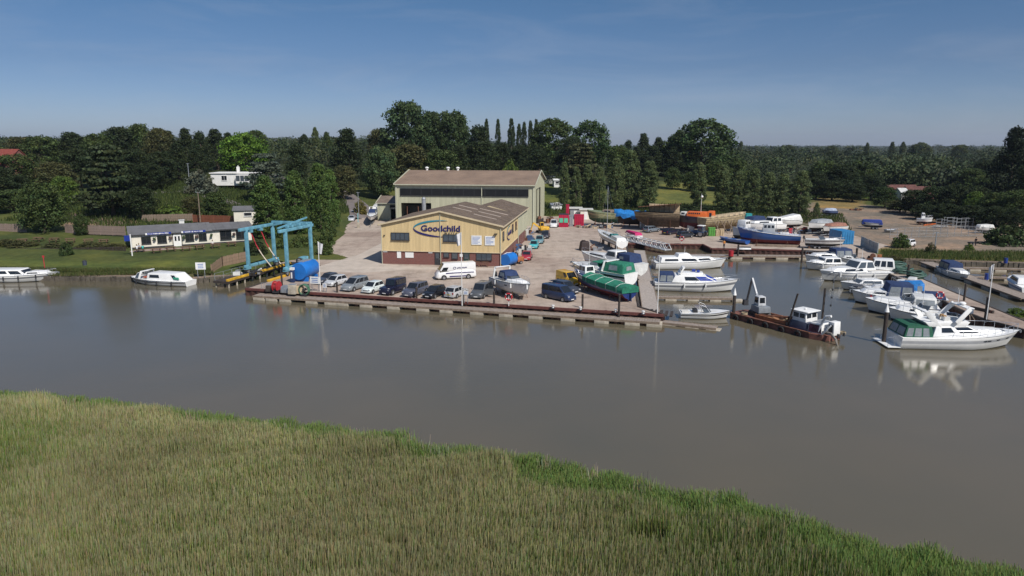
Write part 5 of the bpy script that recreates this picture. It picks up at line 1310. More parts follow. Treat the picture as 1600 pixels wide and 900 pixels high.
# ================================================================ BOATS
def bcol(name, c): return M(name, c, .3, 0, .08, 1.5, coat=.3)
ANTI_R = M('red_antifouling', (.16, .025, .03), .8, 0, .3, 2)
ANTI_B = M('blue_antifouling', (.02, .035, .12), .8, 0, .3, 2)
ANTI_K = M('black_antifouling', (.025, .024, .025), .8, 0, .3, 2)
DECKG = M('pale_deck', (.60, .58, .53), .6, 0, .1, 2)
TEAK = M('teak_deck', (.30, .19, .10), .7, 0, .25, 4)
class Boat:
    def __init__(s, label, p, rz, L_, B_, fs, fb, draft=.45, hull=GEL, bottom=ANTI_K, stripe=None, name='motor_boat', group=None, cat='boat', full=2.2, tw=.88, rake=.10, deck=DECKG, flare=.86, list_=0.0, pitch=0.0, deckdrop=.04):
        s.L, s.B, s.fs, s.fb, s.full, s.tw, s.rake, s.draft = L_, B_, fs, fb, full, tw, rake, draft
        s.t = thing(name, label, cat, p, rz, group)
        s.t.rotation_euler = (list_, pitch, rz)
        n_ = 15; rings = []
        for i in range(n_):
            t = i / (n_ - 1); b_ = s.hb(t); sh = s.sheer(t); x = -L_ / 2 + L_ * t
            kz = -draft * (1 if t < .6 else 1 - ((t - .6) / .4) ** 2 * .9)
            def X(z): return x - L_ * rake * (t ** 4) * (1 - (z + draft) / (sh + draft))
            ch = .10 + .35 * sh * max(0, t - .6)
            fl = flare - (.35 * max(0, t - .55) / .45)
            row = [(0, kz), (b_ * fl * .75, kz * .35 - .02), (b_ * fl, ch * .6), (b_ * (fl + (1 - fl) * .55), ch + (sh - ch) * .45), (b_ * (fl + (1 - fl) * .80), ch + (sh - ch) * .70), (b_, sh - .06), (b_ * .985, sh)]
            rings.append([Vector((X(z), y, z)) for y, z in row] + [Vector((X(z), -y, z)) for y, z in row[::-1][:-1]])
        mats = [bottom, hull, stripe or hull, GEL if hull is not GEL else GEL2]
        rowm = [0, 0, 1, 2, 1, 1, 1, 1, 1, 2, 1, 0, 0]
        m = MB(); m.loft(rings, closed=True, cap=False, rowm=rowm[:13])
        m.f.append(tuple(range(13))[::-1]); m.m.append(1)
        s.hullo = m.build('hull', mats, s.t, smooth=True, angle=55)
        d = MB(); dv = []
        for i in range(n_):
            t = i / (n_ - 1); x = -L_ / 2 + L_ * t; b_ = max(s.hb(t) * .985 - .02, .01); z = s.sheer(t) - deckdrop
            dv += [(x - .01, b_, z), (x - .01, 0, z + .05 * min(1, b_)), (x - .01, -b_, z)]
        d.add(dv, [(3 * i + j, 3 * i + j + 1, 3 * i + j + 4, 3 * i + j + 3) for i in range(n_ - 1) for j in (0, 1)])
        d.build('deck', deck, s.t, smooth=True)
        g = MB()
        for sd in (1, -1):
            g.tube([(-L_ / 2 + L_ * t, sd * (s.hb(t) + .01), s.sheer(t) - .03) for t in [i / 14 for i in range(15)]], .035, 5)
        g.build('rubbing_strake', BLACK if stripe is None else stripe, s.t)
    def hb(s, t):
        return s.B / 2 * (s.tw + (1 - s.tw) * min(1, t / .4) if t < .4 else 1) * (1 if t < .5 else max(1 - ((t - .5) / .5) ** s.full, .015))
    def sheer(s, t): return s.fs + (s.fb - s.fs) * t ** 1.7
    def x(s, t): return -s.L / 2 + s.L * t
    def house(s, nm, t0, t1, T0, T1, w0, w1, z0, z1, mat=GEL, tap=.86, z1f=None, wins=(), glass=GLASS, bevel=.08, parent=None, wname='window'):
        """superstructure: t along the boat, w as share of the beam, z above the sheer at mid length"""
        zb = s.sheer((t0 + t1) / 2) - .06
        B2 = s.B / 2
        h_ = house(s.x(t0), s.x(t1), s.x(T0), s.x(T1), B2 * w0, B2 * w1, B2 * w0 * tap, B2 * w1 * tap, zb + z0, zb + z1, None if z1f is None else zb + z1f)
        b = MB(); b.hexa(*h_); o = b.build(nm, mat, parent or s.t, bevel=bevel)
        for face, u0, u1, v0, v1 in wins:
            for fc in (('left', 'right') if face == 'side' else (face,)):
                q = hexq(h_, fc); a, c_ = (u0, u1) if fc != 'left' else (1 - u1, 1 - u0)
                b = MB(); b.panel(q, a, c_, v0, v1, .014, .022); b.build(wname, glass, o if parent is None else s.t)
        return h_
    def rail(s, t0=.55, t1=.985, h=.55, r=.018, n_=6):
        b = MB()
        for sd in (1, -1):
            pts = [(s.x(t), sd * max(s.hb(t) - .06, .02), s.sheer(t) + h) for t in [t0 + (t1 - t0) * i / (n_ - 1) for i in range(n_)]]
            b.tube([(s.x(t0) - .25, pts[0][1], s.sheer(t0))] + pts, r, 5)
            for p in pts[1:]: b.cyl((p[0], p[1], p[2] - h), p, r * .8, n=5)
        b.build('guard_rail', STEEL, s.t)
    def screen(s, t0, t1, w, z0, h, slant=.5, frame=STEEL):
        """raked windscreen: three glass faces in a frame"""
        zb = s.sheer(t0) + z0; B2 = s.B / 2 * w
        pts = [(s.x(t0), B2), (s.x(t1), B2 * .62), (s.x(t1), -B2 * .62), (s.x(t0), -B2)]
        top = [(x - h * slant, y * .88) for x, y in pts]; f = MB()
        for i in range(3):
            q = [Vector((*pts[i], zb)), Vector((*pts[i + 1], zb)), Vector((*top[i + 1], zb + h)), Vector((*top[i], zb + h))]
            b = MB(); b.panel(q, .03, .97, .04, .96, .01, .02); b.build('windscreen', GLASS2, s.t)
        for i in range(4): f.bar((*pts[i], zb), (*top[i], zb + h), .045)
        f.tube([(*p, zb + h) for p in top], .025, 5); f.build('screen_frame', frame, s.t)
    def canopy(s, t0, t1, w0, w1, z0, z1, mat, vins=((('side'), .08, .45, .15, .8), (('side'), .52, .92, .15, .8), ('back', .12, .88, .15, .75)), T0=None, T1=None, tap=.82, nm='canopy', z1f=None):
        return s.house(nm, t0, t1, t0 + .02 if T0 is None else T0, t1 - .01 if T1 is None else T1, w0, w1, z0, z1, mat, tap, z1f, [(f, a, b, c, d) for f, a, b, c, d in vins], CLEARV, .12, wname='clear_panel')
    def arch(s, t, w, z0, h, lean=-.25, mat=GEL, th=.22):
        zb = s.sheer(t) + z0; B2 = s.B / 2 * w; b = MB()
        a = [(s.x(t), B2, zb), (s.x(t) + lean * h, B2 * .88, zb + h), (s.x(t) + lean * h, -B2 * .88, zb + h), (s.x(t), -B2, zb)]
        for i in range(3): b.bar(a[i], a[i + 1], .10 if i != 1 else th * 1.6, th if i != 1 else .10)
        b.build('radar_arch', mat, s.t, bevel=.02)
        return Vector(a[1]).lerp(Vector(a[2]), .5)
    def box(s, nm, t, y, z, d, mat, bevel=.03, rz=0, ry=0):
        b = MB(); b.box((s.x(t), y, s.sheer(t) + z), d, rz, ry=ry); return b.build(nm, mat, s.t, bevel=bevel)
    def mast(s, t, h, r=.03, mat=WHITE, y=0, z=0, lean=0):
        b = MB(); b.cyl((s.x(t), y, s.sheer(t) + z), (s.x(t) - lean * h, y, s.sheer(t) + z + h), r, r * .6, 6); b.build('mast' if h > 3 else 'aerial', mat, s.t)
    def fenders(s, ts, side=-1, mat=DARK):
        for t in ts:
            b = MB(); y = side * (s.hb(t) + .11); z = s.sheer(t)
            b.cyl((s.x(t), y, z - .65), (s.x(t), y, z - .12), .11, n=8); b.cyl((s.x(t), y, z - .12), (s.x(t), y * .96, z + .05), .015, n=4); b.build('fender', mat, s.t, smooth=True)
    def outboard(s, y=0, mat=BLACK):
        b = MB(); x = -s.L / 2 - .22
        b.hexa(*house(x - .3, x + .12, x - .24, x + .08, .18, .18, .14, .14, s.fs + .05, s.fs + .62)); b.box((x - .05, 0, s.fs - .25), (.16, .10, .7)); b.box((x + .16, 0, s.fs + .02), (.2, .2, .2))
        o = b.build('outboard_motor', mat, s.t, bevel=.04); o.location = (0, y, 0)
    def platform(s, w=.8):
        b = MB(); b.box((-s.L / 2 - w / 2, 0, .18), (w, s.B * .82, .07)); b.build('bathing_platform', TEAK if s.L > 13 else GEL, s.t, bevel=.02)
    def hatch(s, t, y=0, d=.5):
        b = MB(); b.box((s.x(t), y, s.sheer(t) + .035), (d, d, .06)); b.build('deck_hatch', GLASS, s.t, bevel=.015)
    def anchor(s):
        b = MB(); b.bar((s.L / 2 - .5, 0, s.fb + .05), (s.L / 2 + .15, 0, s.fb + .02), .08); b.box((s.L / 2 + .16, 0, s.fb - .12), (.08, .3, .28)); b.build('anchor', GALV, s.t)
    def ports(s, ts, z=.55, d=(.42, .14), mat=GLASS):
        for t in ts:
            for sd in (1, -1):
                tt = t; y = s.hb(tt) * (.93 if tt < .7 else .80 + .0); b = MB()
                sl = math.atan2(s.hb(tt - .03) - s.hb(tt + .03), s.L * .06)
                zz = s.sheer(tt) * z; yy = s.side_y(tt, zz) + .005
                b.box((s.xz(tt, zz), sd * yy, zz), (d[0], .03, d[1]), rz=-sd * sl); b.build('porthole', mat, s.t, bevel=.01)
    def strakes(s, ks, mat, r=.045):
        for k in ks:
            for sd in (1, -1):
                m = MB(); m.tube([(s.xz(t, s.sheer(t) * k) , sd * (s.side_y(t, s.sheer(t) * k) + .01), s.sheer(t) * k) for t in [i / 12 for i in range(12)]], r, 4); m.build('strake', mat, s.t)
    def xz(s, t, z): return s.x(t) - s.L * s.rake * t ** 4 * (1 - (z + s.draft) / (s.sheer(t) + s.draft))
    def side_y(s, t, z):
        sh = s.sheer(t); ch = .10 + .35 * sh * max(0, t - .6); fl = .86 - (.35 * max(0, t - .55) / .45); b_ = s.hb(t)
        k = (z - ch) / (sh - ch)
        return b_ * (fl + (1 - fl) * (min(k / .45, 1) * .55 if k < .45 else .55 + (k - .45) / .55 * .45))
RJ = 'boats along the right jetty'
def afloat(label, stern, bow, B_, fs, fb, **kw):
    """pixels of stern and bow at the waterline"""
    m, a, Ln = span(stern, bow, WATER_Z)
    b_ = Boat(label, m, a, Ln, B_, fs, fb, **kw)
    if kw.get('group') == RJ: b_.t.scale = (1.16, 1.26, 1.18)
    return b_
def ashore(label, stern, bow, lift, B_, fs, fb, **kw):
    """hull whose waterline plane stands lift metres over the yard; pixels give stern and bow at that height"""
    m, a, Ln = span(stern, bow, lift)
    return Boat(label, m, a, Ln, B_, fs, fb, **kw)
def cradle(bt, lift, kind='stands', label='steel boat stands under the hull', name='boat_cradle'):
    """props, blocks or a trailer that carry a boat on the hard"""
    p = bt.t.location; t_ = thing(name, label, 'boat trailer' if kind == 'trailer' else 'boat stand', (p.x, p.y, 0), bt.t.rotation_euler.z)
    kz = lift - bt.draft
    if kind == 'stands':
        for t in (.22, .5, .75):
            b = MB(); b.box((bt.x(t), 0, (kz - .02) / 2), (.35, .5, max(kz - .02, .1))); b.build('keel_block', TIMBER, t_)
        for t in (.2, .68):
            for sd in (1, -1):
                y = sd * bt.hb(t) * .72; zt = lift + .0; b = MB()
                b.cyl((bt.x(t), y * 1.15, .6), (bt.x(t), y, zt), .04, n=6)
                for k in range(3):
                    a = k * 2 * PI / 3; b.cyl((bt.x(t), y * 1.15, .75), (bt.x(t) + .5 * math.cos(a), y * 1.15 + .5 * math.sin(a), 0), .03, n=5)
                b.build('prop', RUST, t_)
    else:
        b = MB()
        for sd in (1, -1): b.bar((bt.x(.02), sd * .55, .5), (bt.x(.8), sd * .3, .5), .10, .14)
        b.bar((bt.x(.8), 0, .5), (bt.x(1.08), 0, .5), .1, .14)
        for t in (.1, .4, .7): b.bar((bt.x(t), -.6, .5), (bt.x(t), .6, .5), .08)
        b.build('frame', GALV, t_)
        for t in (.08, .3, .55):
            for sd in (1, -1):
                b = MB(); b.box((bt.x(t), sd * .5, (.55 + lift) / 2), (.12, .12, max(.1, lift - .55))); b.build('bolster', DARK, t_)
        wheels(t_, (bt.x(.25), bt.x(.25) + .8), bt.B * .36, .30, .2)
# ---------------------------------------------------------------- left bank
b = Boat('white motor cruiser moored at the far left below the lawn', G(40, 438.5, WATER_Z) + Vector((-1.4, 0, 0)), R(2), 13.0, 3.9, .95, 1.35, group='cruisers on the left bank', stripe=bcol('grey_stripe', (.22, .23, .25)), draft=.5)
b.house('cabin', .14, .70, .17, .60, .82, .70, 0, .95, wins=(('side', .06, .30, .35, .82), ('side', .36, .62, .35, .82), ('side', .68, .93, .28, .8), ('front', .06, .94, .15, .85)))
b.house('coachroof', .66, .92, .68, .86, .70, .40, 0, .42, wins=(('side', .1, .6, .3, .75),)); b.rail(.6); b.hatch(.84); b.fenders((.45, .62, .8)); b.anchor()
b = afloat('white river hire cruiser with open cockpit below the inn', (299, 446), (205, 440.5), 3.6, .75, .95, group='cruisers on the left bank', stripe=bcol('thin_black_stripe', (.05, .05, .06)), draft=.4, tw=.7)
b.house('cabin', .04, .62, .16, .60, .66, .84, 0, 1.15, wins=(('side', .10, .22, .35, .8), ('side', .62, .92, .38, .78)), bevel=.16)
b.screen(.74, .86, .75, .02, .8, .7, WHITE); b.house('foredeck_cabin', .78, .94, .79, .90, .6, .35, 0, .28)
b.arch(.74, .8, .0, 1.15, -.35, GEL, .3); b.fenders((.2, .42, .6, .8), 1)
# its crew in the cockpit and lettering panel
b.box('name_panel', .14, 1.30, .46, (1.0, .05, .34), M('green_panel', (.05, .35, .22), .5, 0, .1))
b.box('cockpit_cushion', .68, .3, .25, (.6, 1.4, .2), M('terracotta_cushion', (.34, .09, .05), .8, 0, .2, 3))
# ---------------------------------------------------------------- by the plank walkway
b = afloat('white sedan cruiser moored farthest up the plank walkway', (1021, 419), (1134, 418), 4.0, 1.2, 1.7, group='cruisers by the plank walkway', draft=.5)
b.house('aft_cabin', .06, .62, .08, .55, .84, .8, 0, .85, wins=(('side', .55, .93, .25, .75), ('side', .1, .45, .3, .7)), bevel=.12)
b.house('coachroof', .50, .86, .56, .78, .80, .5, 0, .55, wins=(('side', .15, .75, .25, .8),)); b.house('wheelhouse', .30, .50, .32, .47, .62, .55, .8, 1.35, bevel=.1)
b.rail(.55); b.box('bathing_ladder', .0, 0, .3, (.3, .6, 1.1), STEEL, .02); b.hatch(.82); b.mast(.42, 1.2, z=1.2); b.anchor()
b = afloat('white flybridge cruiser with blue window covers by the walkway', (1022, 451), (1152, 455), 4.1, 1.25, 1.85, group='cruisers by the plank walkway', draft=.5, stripe=bcol('grey_stripe', (.22, .23, .25)))
BLUEC = M('mid_blue_canvas', (.02, .05, .30), .8, 0, .2, 3)
h_ = b.house('saloon', .20, .78, .24, .60, .86, .62, 0, .95, wins=(('side', .30, .62, .3, .85),), bevel=.12)
for sd in ('left', 'right'):
    q = hexq(h_, sd); m = MB(); u = (.64, .95) if sd == 'right' else (.05, .36); m.panel(q, u[0], u[1], .3, .9, .016); m.build('window_cover', BLUEC, b.t)
q = hexq(h_, 'front'); m = MB(); m.panel(q, .05, .95, .1, .9, .016); m.build('screen_cover', BLUEC, b.t)
b.house('flybridge', .28, .56, .28, .58, .62, .55, .92, 1.35, bevel=.1); b.arch(.30, .62, 1.2, .9, .55)
b.canopy(.04, .24, .74, .78, .0, 1.35, NAVYC); b.box('instrument_cover', .47, .25, 1.45, (.5, .4, .35), BLUEC); b.box('instrument_cover', .52, -.35, 1.45, (.4, .4, .3), BLUEC)
b.rail(.5); b.platform(.7); b.fenders((.35, .6), -1, WHITE); b.anchor(); b.hatch(.86)
b = afloat('small white speedboat with tower arch at the quay corner', (1062, 495), (1140, 497), 2.5, .68, .98, name='speedboat', draft=.3, stripe=BLACK)
b.screen(.48, .62, .8, -.05, .5, .6); m = MB()
for dx in (0, .14): m.tube([(b.x(.42) + dx * 0, .95, .5), (b.x(.40), .9, 1.5), (b.x(.36), .5, 1.95), (b.x(.36), -.5, 1.95), (b.x(.40), -.9, 1.5), (b.x(.42), -.95, .5)], .035, 6)
m.tube([(b.x(.60), .85, .7), (b.x(.50), .85, 1.5), (b.x(.40), .8, 1.75)], .03, 6); m.tube([(b.x(.60), -.85, .7), (b.x(.50), -.85, 1.5), (b.x(.40), -.8, 1.75)], .03, 6); m.build('tower_arch', GEL, b.t, smooth=True)
b.box('seat', .30, .4, .1, (.5, .5, .5), BLACK); b.box('seat', .30, -.4, .1, (.5, .5, .5), BLACK); b.box('engine_hatch', .1, 0, .02, (.9, 1.4, .2), DECKG)
# ---------------------------------------------------------------- right jetty, bows to the left
RJ = 'boats along the right jetty'
b = afloat('white cruiser with dark blue canopy at the head of the right jetty', (1328, 410), (1262, 411), 3.0, .9, 1.3, group=RJ)
b.house('coachroof', .42, .88, .46, .80, .78, .45, 0, .5, wins=(('side', .2, .7, .3, .75),)); b.canopy(.1, .46, .78, .76, 0, 1.35, NAVYC); b.rail(.5); b.screen(.44, .55, .72, .3, .45); b.mast(.3, 2.2, z=1.2)
b = afloat('white wheelhouse cruiser with two square black windows on the right jetty', (1318, 420), (1262, 421), 2.8, .85, 1.2, group=RJ)
b.house('cabin', .22, .66, .24, .60, .76, .7, 0, .9, wins=(('side', .06, .46, .3, .85), ('side', .54, .92, .3, .85), ('front', .08, .92, .2, .85))); b.house('coachroof', .62, .90, .64, .84, .66, .4, 0, .35); b.rail(.55); b.fenders((.4, .7), 1, WHITE); b.fenders((.4, .7), -1, WHITE)
b = afloat('long white cruiser with raked pilot house on the right jetty', (1378, 434), (1287, 438.5), 3.6, 1.0, 1.5, group=RJ, stripe=bcol('pale_grey_stripe', (.45, .46, .48)))
b.house('coachroof', .40, .90, .44, .80, .80, .45, 0, .55, wins=(('side', .12, .66, .25, .8),)); b.house('wheelhouse', .28, .58, .33, .49, .74, .66, .35, 1.55, wins=(('side', .06, .46, .25, .88), ('side', .54, .94, .25, .88), ('front', .05, .95, .1, .9)), glass=GLASS2); b.rail(.5); b.fenders((.35, .6, .8), 1, WHITE); b.fenders((.35, .6, .8), -1, WHITE); b.mast(.4, 1.6, z=1.5)
b = afloat('white cabin cruiser with tall side windows lying against the right jetty', (1400, 432), (1336, 428), 3.0, 1.0, 1.4, group=RJ)
b.house('cabin', .12, .62, .16, .56, .82, .76, 0, 1.35, wins=(('side', .08, .34, .3, .88), ('side', .40, .62, .3, .88), ('side', .68, .94, .3, .88), ('front', .06, .94, .2, .9))); b.house('coachroof', .58, .9, .6, .84, .7, .42, 0, .45); b.rail(.5)
b = afloat('low white day boat with long window strip on the right jetty', (1398, 452), (1318, 452.5), 2.9, .75, 1.05, group=RJ)
b.house('cabin', .34, .76, .36, .66, .78, .6, 0, .55, wins=(('side', .1, .9, .25, .85), ('front', .06, .94, .15, .85)), glass=GLASS2); b.rail(.55); b.screen(.34, .46, .76, .0, .5); b.box('engine_cover', .12, 0, .05, (1.0, 1.5, .4), NAVYC)
b = afloat('grey tender with dark cover between two white boats on the right jetty', (1390, 457), (1330, 459), 2.3, .6, .85, group=RJ, hull=bcol('grey_hull', (.28, .30, .32)))
b.house('cover', .1, .9, .2, .84, .85, .4, 0, .35, DARK); b.outboard()
b = afloat('white cuddy boat with bright blue tarpaulin over its stern', (1436, 470), (1352, 464), 3.2, .95, 1.35, group=RJ)
b.house('coachroof', .5, .88, .54, .80, .76, .45, 0, .45); b.canopy(.02, .44, .9, .86, -.02, 1.35, BLUETARP, vins=(('side', .1, .3, .3, .8),), z1f=1.1, T1=.40, nm='tarpaulin'); b.rail(.55)
b = afloat('white cruiser with navy cockpit tent and clear panels on the right jetty', (1428, 477), (1336, 472), 3.3, .95, 1.45, group=RJ)
b.house('coachroof', .46, .9, .5, .80, .80, .45, 0, .5, wins=(('side', .15, .6, .3, .75),)); b.canopy(.12, .54, .82, .80, .0, 1.55, NAVYC, T1=.48); b.rail(.5); b.fenders((.75,), 1, REDM); b.hatch(.82); b.anchor()
b = afloat('broad white cruiser with bare foredeck next to the big yacht', (1456, 494), (1357, 486), 3.7, 1.1, 1.5, group=RJ)
b.house('coachroof', .36, .92, .40, .84, .84, .45, 0, .42, bevel=.14); b.screen(.38, .50, .76, .3, .55); b.canopy(.04, .36, .82, .8, 0, 1.1, GEL2, vins=(('side', .1, .9, .3, .8),)); b.rail(.5); b.hatch(.7); b.hatch(.84)
b = afloat('white motor boat under a flat navy cover near the red lifebuoy', (1474, 478), (1420, 474), 2.8, .9, 1.2, group=RJ)
b.house('cover', .06, .66, .1, .62, .9, .8, 0, .55, NAVYC, bevel=.14); b.house('coachroof', .62, .9, .64, .84, .66, .4, 0, .35); b.rail(.6)
b = afloat('white hull squeezed between the bare foredeck cruiser and the yacht', (1478, 505), (1392, 499), 3.2, 1.0, 1.3, group=RJ)
b.house('coachroof', .40, .9, .44, .82, .8, .45, 0, .45, wins=(('side', .2, .6, .3, .75),)); b.screen(.42, .52, .74, .3, .5); b.mast(.46, 2.6, z=.5); b.rail(.5)
b = afloat('small white cuddy with black outboard at the head of the right jetty', (1350, 414), (1312, 412), 2.5, .8, 1.1, group=RJ)
b.house('coachroof', .45, .88, .5, .8, .76, .45, 0, .4, wins=(('side', .2, .7, .3, .75),)); b.screen(.42, .54, .74, .2, .45); b.outboard(); b.rail(.55); b.house('engine_cover', .05, .2, .06, .19, .7, .7, 0, .3, DARK)
b = afloat('low grey-white launch tucked against the jetty below the hose coils', (1432, 456), (1394, 452), 2.5, .75, 1.0, group=RJ)
b.house('cuddy', .45, .86, .5, .78, .78, .45, 0, .5, GEL2, wins=(('side', .15, .8, .3, .8),)); b.canopy(.1, .42, .8, .78, 0, 1.0, GEL2, vins=(('side', .1, .9, .3, .8),)); b.rail(.5)
# ---------------------------------------------------------------- flybridge yacht
y = afloat('large white flybridge motor yacht with green cockpit tent', (1394, 538), (1588, 541), 4.5, 1.3, 1.8, name='motor_yacht', cat='yacht', draft=.7, rake=.13, stripe=bcol('pale_grey_stripe', (.45, .46, .48)), tw=.92, full=2.4)
GRNC = M('bottle_green_canvas', (.008, .085, .045), .8, 0, .2, 3)
y.house('saloon', .24, .72, .27, .54, .86, .66, 0, 1.05, wins=(('side', .16, .42, .42, .88), ('side', .54, .92, .38, .92), ('front', .04, .48, .08, .92), ('front', .52, .96, .08, .92)), bevel=.10)
m = MB()
y.house('coachroof', .52, .90, .58, .82, .72, .36, 0, .42, bevel=.14)
y.house('flybridge', .22, .52, .18, .55, .72, .60, 1.02, 1.55, bevel=.12, tap=1.0)
y.screen(.47, .53, .56, 1.52, .42, .5)
for k, (t, yy) in enumerate(((.38, .6), (.38, -.6), (.29, 0))): y.box('flybridge_seat', t, yy, 1.68, (.6, .7, .45), GEL2, .06)
for yy in (-.35, .15): y.box('seat_cushion', .37, yy - .2, 1.9, (.34, .3, .3), M('tan_leather', (.36, .22, .10), .6, 0, .2, 3), .05)
a_ = y.arch(.42, .78, 1.45, 1.5, -.9 * -1, GEL, .5); m = MB(); m.ball(a_ + Vector((0, 0, .25)), (.36, .36, .16), 10, 5); m.build('radar_dome', GEL, y.t, smooth=True); y.mast(.50, 1.6, z=3.0, y=.25)
m = MB(); zz = y.sheer(.2)
for sd in (1, -1): m.bar((y.x(.30), sd * 1.55, zz + .9), (y.x(.20), sd * 1.35, zz + 2.55), .14, .5)
m.bar((y.x(.20), 1.4, zz + 2.55), (y.x(.20), -1.4, zz + 2.55), .5, .12); m.build('rear_arch', GEL, y.t, bevel=.03)
y.canopy(.015, .25, .84, .86, .0, 1.25, GRNC, vins=(('side', .06, .28, .12, .78), ('side', .34, .58, .12, .78), ('side', .64, .86, .12, .78), ('back', .08, .47, .12, .75), ('back', .53, .92, .12, .75)), T0=.05, T1=.24, nm='cockpit_tent')
y.platform(1.3); y.rail(.40, .99, .7, .022, 10); y.ports((.66, .70, .79, .90), .66); y.hatch(.74); y.hatch(.86); y.anchor()
for sd in (1, -1):
    m = MB(); m.tube([(-y.L / 2 - 1.2, sd * 1.6, .2), (-y.L / 2 - 1.25, sd * 1.6, 1.2), (-y.L / 2 - .6, sd * 1.6, 1.25), (-y.L / 2 - .5, sd * 1.6, .25)], .03, 6); m.build('boarding_rail', STEEL, y.t)
# ---------------------------------------------------------------- second basin
b = afloat('white cruiser with navy canopy moored at the small pontoon', (1474, 424), (1512, 441), 2.9, .9, 1.2, name='motor_boat')
b.canopy(.08, .5, .84, .82, 0, 1.3, NAVYC); b.house('coachroof', .48, .88, .5, .8, .76, .45, 0, .45, wins=(('side', .2, .7, .3, .75),)); b.rail(.55); b.fenders((.3, .6), -1, WHITE)
b = afloat('white cruiser cut off by the right edge on the small pontoon', (1612, 461), (1578, 444), 3.0, 1.0, 1.4, name='motor_boat', stripe=bcol('grey_blue_stripe', (.16, .20, .30)))
b.house('cabin', .25, .8, .3, .68, .8, .6, 0, .9, wins=(('side', .1, .9, .3, .8), ('front', .06, .94, .2, .9))); b.rail(.55)
# ---------------------------------------------------------------- on the hard near the quay
b = ashore('white sports cruiser with blue windscreen cover raised on stands by the quay', (776, 443), (828, 460), 1.0, 2.9, 1.05, 1.35, name='sports_cruiser', draft=.55, hull=M('satin_white_hull', (.62, .62, .60), .3, 0, .08, 1.2), bottom=GEL2)
b.house('coachroof', .45, .92, .50, .82, .80, .42, 0, .35, bevel=.14); b.screen(.44, .60, .82, .15, .55, .7, BLACK)
b.canopy(.26, .52, .80, .78, .3, 1.3, NAVYC, vins=(('side', .2, .8, .3, .8),), T1=.44); b.arch(.16, .9, .1, 1.5, .15, GEL, .25); b.hatch(.66, .25, .45); b.hatch(.74, 0, .4); b.fenders((.25, .7, .97), -1, WHITE); b.platform(.6); b.rail(.5); b.outboard(0, BLACK)
b.ports((.55,), .6, (.6, .12)); cradle(b, 1.0, label='boat stands under the white sports cruiser by the quay')
# green tarpaulin fishing boat
b = ashore('blue and white fishing boat under a green tarpaulin, white wheelhouse at its bow', (984, 461), (898, 437), .95, 2.9, .95, 1.55, name='fishing_boat', draft=.7, hull=paint((.02, .04, .16)), bottom=ANTI_R, stripe=GEL2, rake=.10, full=2.6)
m = MB(); rg = []
for i in range(9):
    t = .0 + .70 * i / 8; s_ = b.sheer(t); w_ = b.hb(t) + .06
    rg.append([Vector((b.x(t) - (.12 if i == 0 else 0), sd * w_ * k, z)) for sd, k, z in ((1, 1.0, s_ - .62 - .06 * math.sin(i * 2.1)), (1, 1.02, s_ + .02), (1, .55, s_ + .26 + .05 * math.sin(i * 1.7)), (1, .0, s_ + .40 + .07 * math.cos(i * 2.3)), (-1, .55, s_ + .26 + .05 * math.cos(i * 1.9)), (-1, 1.02, s_ + .02), (-1, 1.0, s_ - .62 - .05 * math.cos(i * 1.6)))])
m.loft(rg, closed=False, cap=False); m.add([p for p in rg[0]], [tuple(range(7))]); m.build('tarpaulin', GREENC, b.t, smooth=True, angle=70)
for i in (1, 3, 5, 7): m = MB(); m.tube([p + Vector((.03, 0, .03)) for p in rg[i]], .022, 4); m.build('lashing_rope', WHITE, b.t)
b.house('wheelhouse', .70, .86, .71, .845, .62, .48, 0, 1.25, wins=(('side', .08, .46, .45, .9), ('side', .54, .92, .45, .9), ('front', .08, .92, .4, .9), ('back', .15, .85, .45, .9))); b.rail(.84, .99, .5)
m = MB(); m.hexa(*house(b.x(.05), b.x(.52), b.x(.02), b.x(.56), .10, .10, .12, .12, -.95, -.5)); m.build('keel', ANTI_R, b.t)
m = MB(); m.box((b.x(-.01), 0, -.25), (.5, .08, 1.1)); m.build('rudder', paint((.02, .05, .14)), b.t); b.mast(.72, 3.6, z=1.2)
cradle(b, .95, label='boat stands under the green tarpaulin fishing boat')
# white cruiser with green canopies
b = ashore('white cruiser with green canopies and cockpit tent, bow to the yard', (986, 440), (893, 425), 1.45, 3.7, 1.15, 1.6, name='motor_cruiser', draft=.7, stripe=bcol('dark_green_stripe', (.01, .05, .035)), bottom=GEL2)
b.house('coachroof', .40, .93, .46, .84, .82, .42, 0, .5, wins=(('side', .15, .7, .3, .75),), bevel=.12)
b.canopy(.44, .66, .70, .62, .42, 1.05, GREENC, vins=(('side', .1, .9, .2, .8), ('front', .1, .48, .2, .85), ('front', .52, .9, .2, .85)), T1=.56, tap=.9, nm='screen_cover'); b.arch(.36, .88, .0, 1.35, -.25, GEL, .5)
b.canopy(.03, .34, .86, .86, .0, 1.35, GREENC, vins=(('side', .3, .75, .3, .8), ('back', .3, .7, .3, .7))); b.canopy(.30, .46, .74, .7, 1.0, 1.2, GREENC, vins=(), nm='sun_awning')
b.rail(.5); b.ports((.62, .74), .62, (.3, .2)); b.box('lifebuoy_patch', .42, -1.86, -.25, (.5, .08, .45), REDM); b.anchor(); cradle(b, 1.45, label='boat stands under the cruiser with green canopies')
